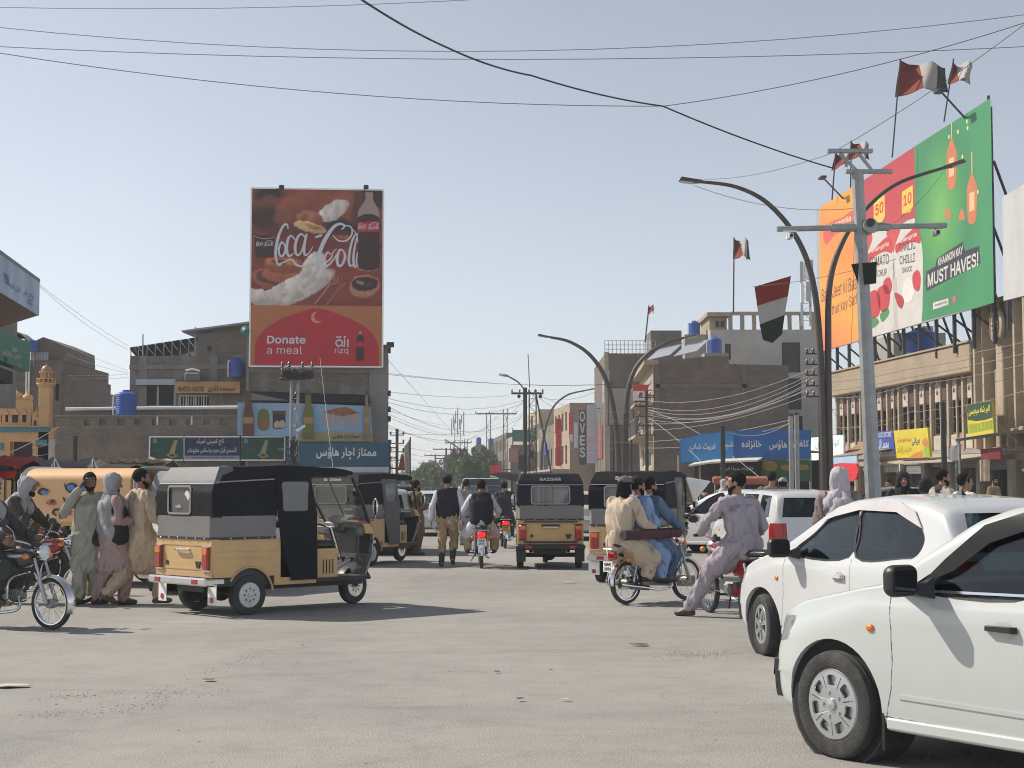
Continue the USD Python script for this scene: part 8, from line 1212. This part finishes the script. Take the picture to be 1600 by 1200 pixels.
person('person walking with a grey cloth wrapped over head and shoulders and dusky pink clothes', G(173, 945), rad(52), J=dict(rw=(.22, .26, 1.12), rk=(.11, .16, .5), ra=(.11, .12, .09), lk=(-.1, -.02, .5), la=(-.1, -.16, .1)), yaw=rad(-25), nod=-.12, shirt=MAUVE, pants=MAUVE, cover=(GREYC, True), hair=None, extra=ex_bag, H=.985, seed=3)
person('person in beige clothes striding right, nearest the rickshaw bumper', G(217, 945), rad(48), J=dict(rk=(.10, .26, .52), ra=(.10, .22, .10), lk=(-.1, -.06, .50), la=(-.1, -.40, .17), lt=(-.1, -.30, .05), re=(.25, .06, 1.13), rw=(.27, .27, .95), le=(-.26, -.1, 1.12), lw=(-.27, -.02, .88)), yaw=rad(-14), shirt=BEIGE, pants=BEIGE, hair='short', shoe=SANDAL, H=1.03, seed=4)
person('rider in dark green clothes on the leftmost motorbike, cut by the frame', BIKE[0][0], BIKE[0][1], RIDE, shirt=DGREY, pants=DGREY, skin=SKIND, seed=5, cover=(GREYC, False), hair=None)
person('rider with a pale grey cloth over his head and an olive jacket', BIKE[1][0], BIKE[1][1], RIDE, shirt=OLIVE, pants=DGREY, cover=(GREYC, False), hair=None, skin=SKIND, seed=6, J=dict(hed=(0, .45, 1.555)))
person('person in a long brown shirt standing with folded arms beside the white saloon', G(650, 867), rad(62), J=dict(re=(.26, .10, 1.14), rw=(.02, .22, 1.13), le=(-.26, .10, 1.13), lw=(.0, .23, 1.16)), shirt=BROWN, pants=BROWN, H=.97, skin=SKIND, seed=7, palm=dict(r=(0, -1, 0), l=(0, -1, 0)))
def ex_belt(t, j):
    part(t, 'belt', soften(hul(*[(j['pel'] + [s * .085, 0, .02], .122) for s in (-1, 1)]) ^ man(bx(-1, 1, -1, 1, j['pel'][2] - .0, j['pel'][2] + .05)), .03, 1), cl('belt', (150, 140, 128)), 50); part(t, 'paper_roll', tube([j['lw'] + [-.02, .02, -.04], j['lw'] + [.10, -.02, -.22]], .022, 8), WHITEC)
person('officer in cap, dark vest, white sleeves and khaki trousers walking away', G(699, 885), rad(-2), J=dict(rk=(.12, .10, .52), ra=(.10, -.14, .16), rt=(.11, -.02, .06), lk=(-.10, .02, .50), la=(-.11, .0, .085), re=(.29, -.06, 1.12), rw=(.30, .05, .88), le=(-.29, -.02, 1.13), lw=(-.31, .05, .88)), yaw=rad(-18), shirt=WHITEC, pants=KHAKI, vest=NAVY, kameez=False, cap=(NAVY, 'round'), boots=True, extra=ex_belt, H=1.03, seed=8, skin=SKIN)
person('person in pale grey clothes walking away between officer and brake lamp motorbike', G(728, 852), rad(-10), shirt=GREYK, pants=GREYK, H=1.0, seed=9, J=dict(rk=(.1, .1, .5), lk=(-.1, -.02, .5)))
person('rider in dark vest and pale sleeves on the motorbike with the lit brake lamp', BIKE[2][0], BIKE[2][1], RIDE, shirt=WHITEC, pants=cl('sand', (168, 158, 128)), vest=NAVY, seed=10, J=dict(rk=(.27, .6, .62), lk=(-.27, .6, .62), ra=(.26, .48, .36), la=(-.26, .48, .36), re=(.34, .42, 1.10), le=(-.34, .42, 1.1)))
person('rider in a dark shirt on the motorbike left of the centre rickshaw', BIKE[3][0], BIKE[3][1], RIDE, shirt=cl('charcoal', (46, 46, 56)), pants=DGREY, seed=11, cap=(BLACKC, 'round'))
o5, h5 = BIKE[4]; off = lambda d: {k: (np.array(v) + [0, d, 0]).tolist() for k, v in RIDE.items()}
def both(d, **kw): return {**{k: v for k, v in off(d).items()}, **kw}
person('rider in a steel blue shirt, frontmost of the three on one motorbike', o5, h5, both(.10, k=(.2, .74, .64), w=(.325, .75, 1.0), a=(.2, .58, .36)), shirt=STEELB, pants=cl('dusk_blue', (70, 84, 104)), seed=12, yaw=rad(-12))
person('passenger in a light blue shirt squeezed in the middle of three on a motorbike', o5, h5, both(-.14, k=(.25, .44, .62), a=(.24, .40, .38), e=(.28, .26, 1.10), w=(.16, .42, 1.05)), shirt=BLUEC, pants=BLUEC, cap=(BLACKC, 'round'), seed=13, yaw=rad(-20))
person('rearmost passenger in tan clothes and grey cap, holding a rolled carpet', o5, h5, both(-.38, che=(0, -.10, 1.22), k=(.30, .16, .62), a=(.28, .12, .40), e=(.30, .06, 1.08), w=(.26, .30, .98)), shirt=TANC, pants=TANC, hair='long', cap=(cl('grey_cap', (96, 92, 90)), 'peak'), seed=14, hem=1.0, yaw=rad(10))
cr = thing('rolled_carpet', 'dark maroon rolled carpet held across the lap of the motorbike passengers', 'carpet', o5, -h5); m_ = tube([(.36, -.42, .93), (.30, .72, .95)], .068, 18); part(cr, 'roll', m_, cl('carpet', (70, 40, 44), .25), 40); part(cr, 'rolled_edge', cat(*[lathe([(r, 0), (r + .006, 0), (r + .006, .012), (r, .012), (r, 0)], 18, 'y', (.361, -.43, .93)) for r in (.02, .036, .052)]), cl('carpet_grey', (96, 90, 92)), 40); part(cr, 'band', cat(*[lathe([(.070, 0), (.072, 0), (.072, .02), (.070, .02), (.07, 0)], 20, 'y', (.36 - .06 * (u + .42) / 1.14, u, .93 + .02 * (u + .42) / 1.14)) for u in (-.2, .5)]), TRIM, 40)
o6, h6 = BIKE[5]
person('person in mauve clothes astride the red motorbike, left foot on the road', o6, h6, RIDE, shirt=LAV, pants=LAV, shoe=LEATHER, seed=15, yaw=rad(52), J=dict(pel=(-.07, .24, .92), lh=(-.16, .26, .90), lk=(-.36, .52, .55), la=(-.50, .78, .10), lt=(-.58, .91, .035), che=(-.11, .25, 1.24), nek=(-.13, .26, 1.44), hed=(-.14, .28, 1.61), rs=(.08, .24, 1.38), ls=(-.32, .27, 1.37), le=(-.46, .44, 1.14), lw=(-.38, .70, 1.03), re=(.22, .26, 1.10), rw=(.20, .44, .95)), hem=.75)
person('shawled person in grey brown standing behind the white hatchback', P(1312, 760, 18.6) * [1, 1, 0], rad(20), shirt=cl('taupe', (122, 112, 108)), pants=GREYK, cover=(cl('pale_shawl', (166, 160, 168)), True), hair=None, H=1.02, seed=16)
person('person in a khaki shirt seen from behind beyond the white hatchback', P(1206, 760, 30) * [1, 1, 0], rad(5), shirt=cl('khaki_shirt', (128, 112, 84)), pants=KHAKI, H=1.06, seed=17)
person('person in a grey cap beside the one in a khaki shirt', P(1223, 760, 31) * [1, 1, 0], rad(20), shirt=STEELB, pants=GREYK, cap=(GREYC, 'round'), H=.99, seed=18)
person('person in a black shawl facing the camera under the tin canopy', P(1411, 760, 25.5) * [1, 1, 0], rad(185), shirt=BLACKC, pants=BLACKC, cover=(BLACKC, True), hair=None, beard=False, H=1.03, seed=19)
person('person with a dark checked scarf and beige shirt walking right behind the cars', P(1473, 760, 24.5) * [1, 1, 0], rad(70), shirt=cl('stone', (160, 150, 136)), pants=BEIGE, scarf=cl('dark_scarf', (60, 60, 66), .4), H=1.05, seed=20, yaw=rad(-20))
person('person in a white shirt walking right behind the roof of the hatchback', P(1507, 760, 22) * [1, 1, 0], rad(75), shirt=WHITEC, pants=DGREY, kameez=False, beard=False, H=1.0, seed=21, yaw=rad(-10))
person('person in a black head shawl, half hidden left of the checked scarf', P(1447, 760, 27) * [1, 1, 0], rad(60), shirt=BLACKC, pants=DGREY, cover=(BLACKC, False), hair=None, beard=False, H=.97, seed=22)
person('person in a dark cap standing between the walkers and the near rickshaw', P(249, 760, 25) * [1, 1, 0], rad(30), shirt=GREYK, pants=GREYK, cap=(BLACKC, 'round'), H=.93, seed=23)
for k, (src, px, Y, hd, lab) in enumerate((('person_014', 1131, 50, 80, 'far passer by in grey brown with a pale shawl under the blue hoarding'), ('person_005', 1330, 47, 250, 'far passer by in a long brown shirt before the red cloth stall'), ('person_019', 1388, 44, 200, 'far passer by in a pale shirt and dark trousers left of the black shawl'), ('person_015', 1553, 46, 140, 'far passer by in a khaki shirt under the dark canopy'), ('person_007', 1437, 48, 20, 'far passer by in pale grey under the tin canopy'))):
    b = P(px, 760, Y); dup('/World/' + src, 'person', lab, 'person', (b[0], Y, 0), -rad(hd))
# ================================================================ CART, STALLS, LITTER
KT = Plane(P(36, 760, 24.6), P(204, 760, 24.0)); t = at_plane('food_cart', 'pale orange food cart with a curved roof and painted face and letters', 'food cart', KT)
r = KT.rect(36, 731, 205, 815); x0, x1, z0, z1 = r; CART = mat('cart_orange', lin((206, 160, 112)), .6, var=.06, scale=1.5, dirt=((.4, .26, .15), .35))
prof = [(0, z0), (.02, z1 - .2)] + [(.02 + .3 * (1 - math.cos(a)), z1 - .2 + .2 * math.sin(a)) for a in np.linspace(.15, math.pi / 2, 8)]
prof += [(1.0, z1)] + [(1.0 + .5 * math.sin(a), z1 - .42 * (1 - math.cos(a))) for a in np.linspace(.2, math.pi / 2, 7)] + [(1.5, z0)]
pr = np.array(prof); ins = pr * [.97, .985] + [.022, .005]
part(t, 'hood', loft([[(x, a, b) for a, b in pr] + [(x, a, b) for a, b in ins[::-1]] for x in np.linspace(x0, x1 - .02, 5)]), CART, 35)
for x in (x0 - .06, x1 + .06): part(t, 'end_hoop', tube([(x, a, b) for a, b in pr], .03, 8), CHROME if x < x0 else GALV, 40)
zt, zb = z0 - .02, .72; YF = mat('cart_yellow', (.42, .26, .05), .6, var=.15)
part(t, 'frame', cat(bx(x0, x1, -.05, 0, z0 - .06, z0), bx(x0 + .9, x1 - .55, -.05, -.0, z0 - .12, z0 - .06), *[bx(x, x + .05, y, y + .05, .35, z0 - .06) for x in (x0 + .3, x1 - .65) for y in (-.05, 1.4)]), YF, False); part(t, 'tray', bx(x0 + .05, x1 - .05, .0, 1.45, .62, .72, .02), YF, 30)
for x in (x0 + .5, x1 - .5):
    for y in (.1, 1.35): part(t, 'wheel', cat(lathe([(.26, -.02), (.3, -.02), (.3, .02), (.26, .02), (.26, -.02)], 24, 'y', (x, y, .3)), *[tube([(x, y, .3), (x + .27 * math.cos(a), y, .3 + .27 * math.sin(a))], .006, 4) for a in np.arange(12) * math.pi / 6]), BLACK, 40)
y = .0
CP = lambda pts, n=0: KT.poly(pts, n)
CB = lambda pts, w: brush([KT.at(*p) for p in pts], np.atleast_1d(w) / 98, 5)
CR = INK('cart_red', (196, 92, 60)); CBL = INK('cart_blue', (66, 126, 200)); CY = INK('cart_gold', (206, 176, 60))
for nm, poly, m, l in (('painted_letter', tpx(KT, 'B', (55, 760), (60, 759), (56, 754), bold=True), DK, 3), ('letter_back', CP([(48, 755), (55, 752), (62, 757), (60, 761), (49, 760)], 3), CR, 2), ('painted_letter', CB([(75, 766), (66, 764), (61, 769), (66, 773)], [2.5, 4, 4, 2]), DK, 3), ('letter_back', CP([(66, 768), (74, 764), (75, 771), (68, 773)], 3), CBL, 2), ('painted_letter', tpx(KT, 'B', (79, 787), (85, 786), (80, 781), bold=True), DK, 3), ('letter_back', CP([(72, 784), (80, 780), (87, 784), (85, 789), (74, 788)], 3), CR, 2),
                       ('painted_letter', unary_union([CB([(96, 797), (87, 796), (83, 801), (88, 805)], [2, 3.5, 3.5, 2])]), DK, 3), ('painted_letter', unary_union([CB([(92, 799), (94, 796), (96, 801)], 1.6)]), CY, 3), ('painted_letter', tpx(KT, 'ST', (98, 805), (114, 804.5), (98, 799), bold=True), DK, 3),
                       ('painted_eye', CP([(103, 758), (112, 754), (120, 758), (119, 766), (108, 768), (103, 763)], 4), DK, 2), ('painted_iris', CP([(105, 759), (112, 757), (117, 760), (116, 766), (108, 766)], 4), CBL, 3), ('painted_brow', CB([(101, 755), (104, 764), (112, 770), (120, 768)], [1, 2.5, 2, 1]), DK, 3),
                       ('painted_eye', CP([(125, 757), (132, 753), (137, 760), (133, 767), (126, 766)], 4), DK, 2), ('painted_iris', CP([(127, 759), (132, 756), (135, 761), (131, 766), (127, 765)], 4), CBL, 3), ('painted_mouth', CB([(99, 777), (104, 786), (114, 792), (124, 794)], [1.5, 5, 3, 1]), DK, 2)): ink(t, nm, poly, m, y, l)
t = thing('steel_rack', 'shiny steel hood at the right end of the food cart', 'rack', KT.world(x1 + .25, .2, 0)); part(t, 'hood', loft([[(x, 1.1 * math.sin(a) * .5 + .5, 1.4 + .42 * math.cos(a)) for a in np.linspace(-1.5, 1.5, 10)] + [(x, 1.06 * math.sin(a) * .5 + .5, 1.38 + .40 * math.cos(a)) for a in np.linspace(1.5, -1.5, 10)] for x in (0, .28)]), GALV, 40); part(t, 'leg', cat([tube([(x, y, 0), (x, y, 1.42)], .02, 6) for x in (.02, .26) for y in (.05, .95)]), CHROME)
t = thing('cart_shaft', 'rough timber pole of a hand cart lying beside the walkers', 'pole', (0, 0, 0)); a, b = G(95, 944) + [0, .3, .42], G(137, 944) + [0, .3, .86]; part(t, 'pole', tube([a, b], .022, 8), WOOD, 40); part(t, 'grip', tube([b, b + (b - a) * .12], .027, 8), BLACK, 40)
t = thing('yellow_crate', 'yellow cloth bundle beside the person on the phone', 'bundle', G(123, 935) + [0, .6, 0]); part(t, 'bundle', soften(hul(((0, 0, .12), .13), ((.1, .05, .6), .08), ((-.05, .1, .3), .12)), .03, 4, .02, 3), cl('yellow_green', (170, 160, 70)), 60); part(t, 'tie', lathe([(.10, 0), (.115, .015), (.10, .03)], 14, 'z', (.05, .05, .45)), WOOD, 40)
# market stalls in front of the brick building
def stall(label, x0p, x1p, ytop, Y, roofm, clothm, seed):
    pl = Plane.px(x0p, Y, x1p, Y); t = at_plane('market_stall', label, 'market stall', pl); L_ = pl.len; zt = pl.at(x0p, ytop)[1]; n = 14; rr = np.random.default_rng(seed)
    xs = np.linspace(0, L_, n); z = zt - .1 + .09 * np.sin(xs * 2.4 + seed) + rr.normal(0, .035, n)
    part(t, 'roof_cloth', loft([[(x, y_, zz + d) for x, zz in zip(xs, z)] + [(x, y_, zz + d - .03) for x, zz in zip(xs[::-1], z[::-1])] for y_, d in ((-.3, -.12), (.2, 0), (1.2, .12 + .04 * seed % .1), (2.2, -.05))]), roofm, 50)
    part(t, 'valance', loft([[(x, -.3 + .03 * math.sin(x * 9), zz) for x, zz in zip(xs, z - .14)] + [(x, -.28 + .03 * math.sin(x * 9), zz) for x, zz in zip(xs[::-1], (z - .14)[::-1])] if k else [(x, -.3 + .05 * math.sin(x * 9 + 1), zt - .55 + .05 * math.sin(x * 5)) for x in xs] + [(x, -.28 + .05 * math.sin(x * 9 + 1), zt - .55 + .05 * math.sin(x * 5)) for x in xs[::-1]] for k in (0, 1)]), clothm, 50)
    for x in np.linspace(.1, L_ - .1, 4): part(t, 'post', tube([(x, -.25, 0), (x, -.25, zt - .2)], .035, 6), WOOD, 40)
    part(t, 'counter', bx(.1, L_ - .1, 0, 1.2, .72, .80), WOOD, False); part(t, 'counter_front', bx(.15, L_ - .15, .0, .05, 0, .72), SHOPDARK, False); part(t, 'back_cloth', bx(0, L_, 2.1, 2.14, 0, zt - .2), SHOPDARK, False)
    for k in range(9): x = rr.uniform(.3, L_ - .3); w = rr.uniform(.12, .25); part(t, 'goods_box', bx(x - w, x + w, .15 + .05 * k, .45 + .05 * k, .803 + .002 * k, .95 + rr.uniform(0, .3), .02), mat(f'goods_tone_{k % 5}', ((.3, .05, .04), (.05, .08, .2), (.35, .33, .3), (.2, .13, .05), (.04, .04, .045))[k % 5], .7), 30)
    return t
REDT = mat('red_awning', lin((176, 40, 32)), .85, var=.25, scale=2); SACK = mat('sackcloth', lin((168, 150, 128)), .9, var=.25, scale=4, bump=.4, bscale=20); MARO = mat('wine_cloth', lin((110, 34, 42)), .9, var=.25, scale=3); GRYT = mat('mauve_tarp', lin((120, 104, 104)), .85, var=.2, scale=2)
stall('stall with a bright red awning at the far left edge', -20, 32, 719, 44, REDT, mat('black_cloth', (.02, .02, .022), .9, var=.3), 1); stall('stall with a dusty mauve roof sheet behind the food cart', 30, 135, 720, 46, GRYT, MARO, 2); stall('stall with a lumpy sackcloth roof and wine red front above the walkers', 138, 256, 722, 45, SACK, MARO, 3); stall('stall with a dark roof behind the near rickshaw', 262, 455, 735, 48, mat('dim_roof', (.09, .075, .065), .9, var=.3), mat('black_cloth', (.02, .02, .022)), 4)
for k in range(12): solo('roof_bundle', f'pale cloth bundle lying on the sackcloth stall roof, {["first", "second", "third", "fourth", "fifth", "sixth", "seventh", "eighth", "ninth", "tenth", "eleventh", "twelfth"][k]} from the left', 'bundle', soften(hul((P(178 + k * 6.6, 722 - (k % 3) * 1.2, 44.9), (.12, .15, .045)), (P(182 + k * 6.6, 721, 45.1), (.1, .12, .04))), .05, 2, .02, k), SACK, 60)
for k, px in enumerate((86, 145)): b = P(px, 728, 43); solo('wire_basket', f'small shiny wire basket on the roofline over the food cart, {"left" if k == 0 else "right"} one', 'basket', cat([tube([b + [.16 * math.cos(a), .1 * math.sin(a), -.1], b + [0, 0, .22]], .012, 4) for a in np.arange(8) * math.pi / 4] + [lathe([(.16, -.1), (.175, -.09), (.16, -.08)], 14, 'z', b)]), CHROME, 40)
solo('red_plastic_bowl', 'bright red plastic bowl shining under the red awning', 'bowl', lathe([(0, 0), (.2, .02), (.28, .2), (.26, .2), (.19, .04), (0, .03)], 20, 'z', P(10, 748, 42)), mat('bright_red', (.5, .02, .01), .3), 40)
b = P(800, 760, 60); t = thing('parasol', 'tilted brown market parasol left of the centre rickshaw roof', 'parasol', (b[0], 60, 0)); zc = P(800, 750, 60)[2]; part(t, 'canopy', turn(lathe([(.03, .32), (.5, .2), (.95, 0), (.93, -.02), (.5, .16), (.03, .28)], 12, 'z', (0, 0, zc)), .25, (0, 0, zc), (0, 1, 0)), mat('brown_canvas', (.09, .07, .055), .85, var=.2), 30); part(t, 'pole', tube([(0, 0, 0), (0, 0, zc + .2)], .025, 6), DARK)
# litter on the road
PAPER = mat('litter_paper', (.5, .47, .4), .8, var=.1); CARD = mat('litter_card', (.20, .16, .12), .9, var=.2); LEAFD = mat('litter_leaf', (.10, .09, .03), .9, var=.4, scale=9)
def flake(label, px, py, w, d, m, seed, catg):
    rr = np.random.default_rng(seed); o = G(px, py); n = 9; an = np.sort(rr.uniform(0, 6.28, n)); p = np.stack([w * np.cos(an) * rr.uniform(.6, 1, n), d * np.sin(an) * rr.uniform(.6, 1, n)], -1); m_ = ext(Polygon(p).convex_hull, 0, .004, 'z').subdivide(); v = m_.vertices; v[:, 2] += .008 + .018 * meshkit.fbm(np.stack([v[:, 0] * 9, v[:, 1] * 9, 0 * v[:, 0] + seed], -1), 2, seed); solo('litter', label, catg, move(tm(v, m_.faces), o), m, 40)
for k, (px, py, w, d, m, lab, c_) in enumerate(((16, 1074, .17, .13, PAPER, 'large pale paper scrap on the road at the left edge', 'paper'), (326, 1065, .07, .05, CARD, 'brown card scrap on the road below the rickshaw', 'card'), (1000, 1009, .12, .08, LEAFD, 'clump of dry leaves on the road before the hatchback', 'leaves'), (812, 1096, .035, .03, TRIM, 'dark scrap on the road, middle foreground', 'scrap'), (776, 1052, .03, .025, TRIM, 'small dark scrap left of centre on the road', 'scrap'), (862, 1049, .025, .02, TRIM, 'tiny dark scrap right of centre on the road', 'scrap'), (884, 1096, .05, .03, PAPER, 'small pale scrap on the road right of the dark scrap', 'scrap'), (890, 911, .15, .06, PAPER, 'pale flat scrap on the road by the centre rickshaw', 'paper'))): flake(lab, px, py, w, d, m, 40 + k, c_)
gv = []
for k in range(1900):
    d = 8.2 + 22 * rng.random() ** 1.6; x = rng.uniform(-.36, .36) * d * (1 if k % 3 else .6)
    if k % 5 < 4:
        a_ = ((60, 1092), (150, 1086), (250, 1078), (330, 1083)), ((300, 1062), (380, 1030), (440, 1012), (490, 1000)), ((1030, 1027), (1070, 1022), (1110, 1022), (1140, 1020)), ((20, 1120), (150, 1112), (240, 1100), (260, 1076)); q_ = a_[k % 4]; u_ = rng.random(); g_ = G(np.interp(u_, (0, .33, .66, 1), [z[0] for z in q_]) + rng.normal(0, 14), np.interp(u_, (0, .33, .66, 1), [z[1] for z in q_]) + rng.normal(0, 4)); x, d = g_[0], g_[1]
    s = rng.uniform(.002, .0065) * (1.8 if k % 60 == 0 else 1); m_ = trimesh.creation.icosahedron(); gv.append(tm(m_.vertices * s * rng.uniform(.6, 1.2, 3) * [1, 1, .6] + [x, d, .002], m_.faces))
setting('road_grit', cat(gv), mat('grit_stone', (.25, .235, .21), .9, var=.4, scale=3), False); stage.GetPrimAtPath('/World/road_grit').SetCustomDataByKey('kind', 'stuff')
# ================================================================ the air
HZ = usdkit.material(stage, '/World/Looks/street_haze', {'v': ('principled_volume', dict(color=(.93, .95, 1.0), density=.0007, anisotropy=.2))}, [], volume='v.volume')
hz = usdkit.mesh(stage, '/World/haze', bx(-605, 605, -65, 1205, -1, 45), HZ); meta(hz.GetPrim(), 'pale dusty haze hanging over the whole street', 'haze', None, 'stuff')
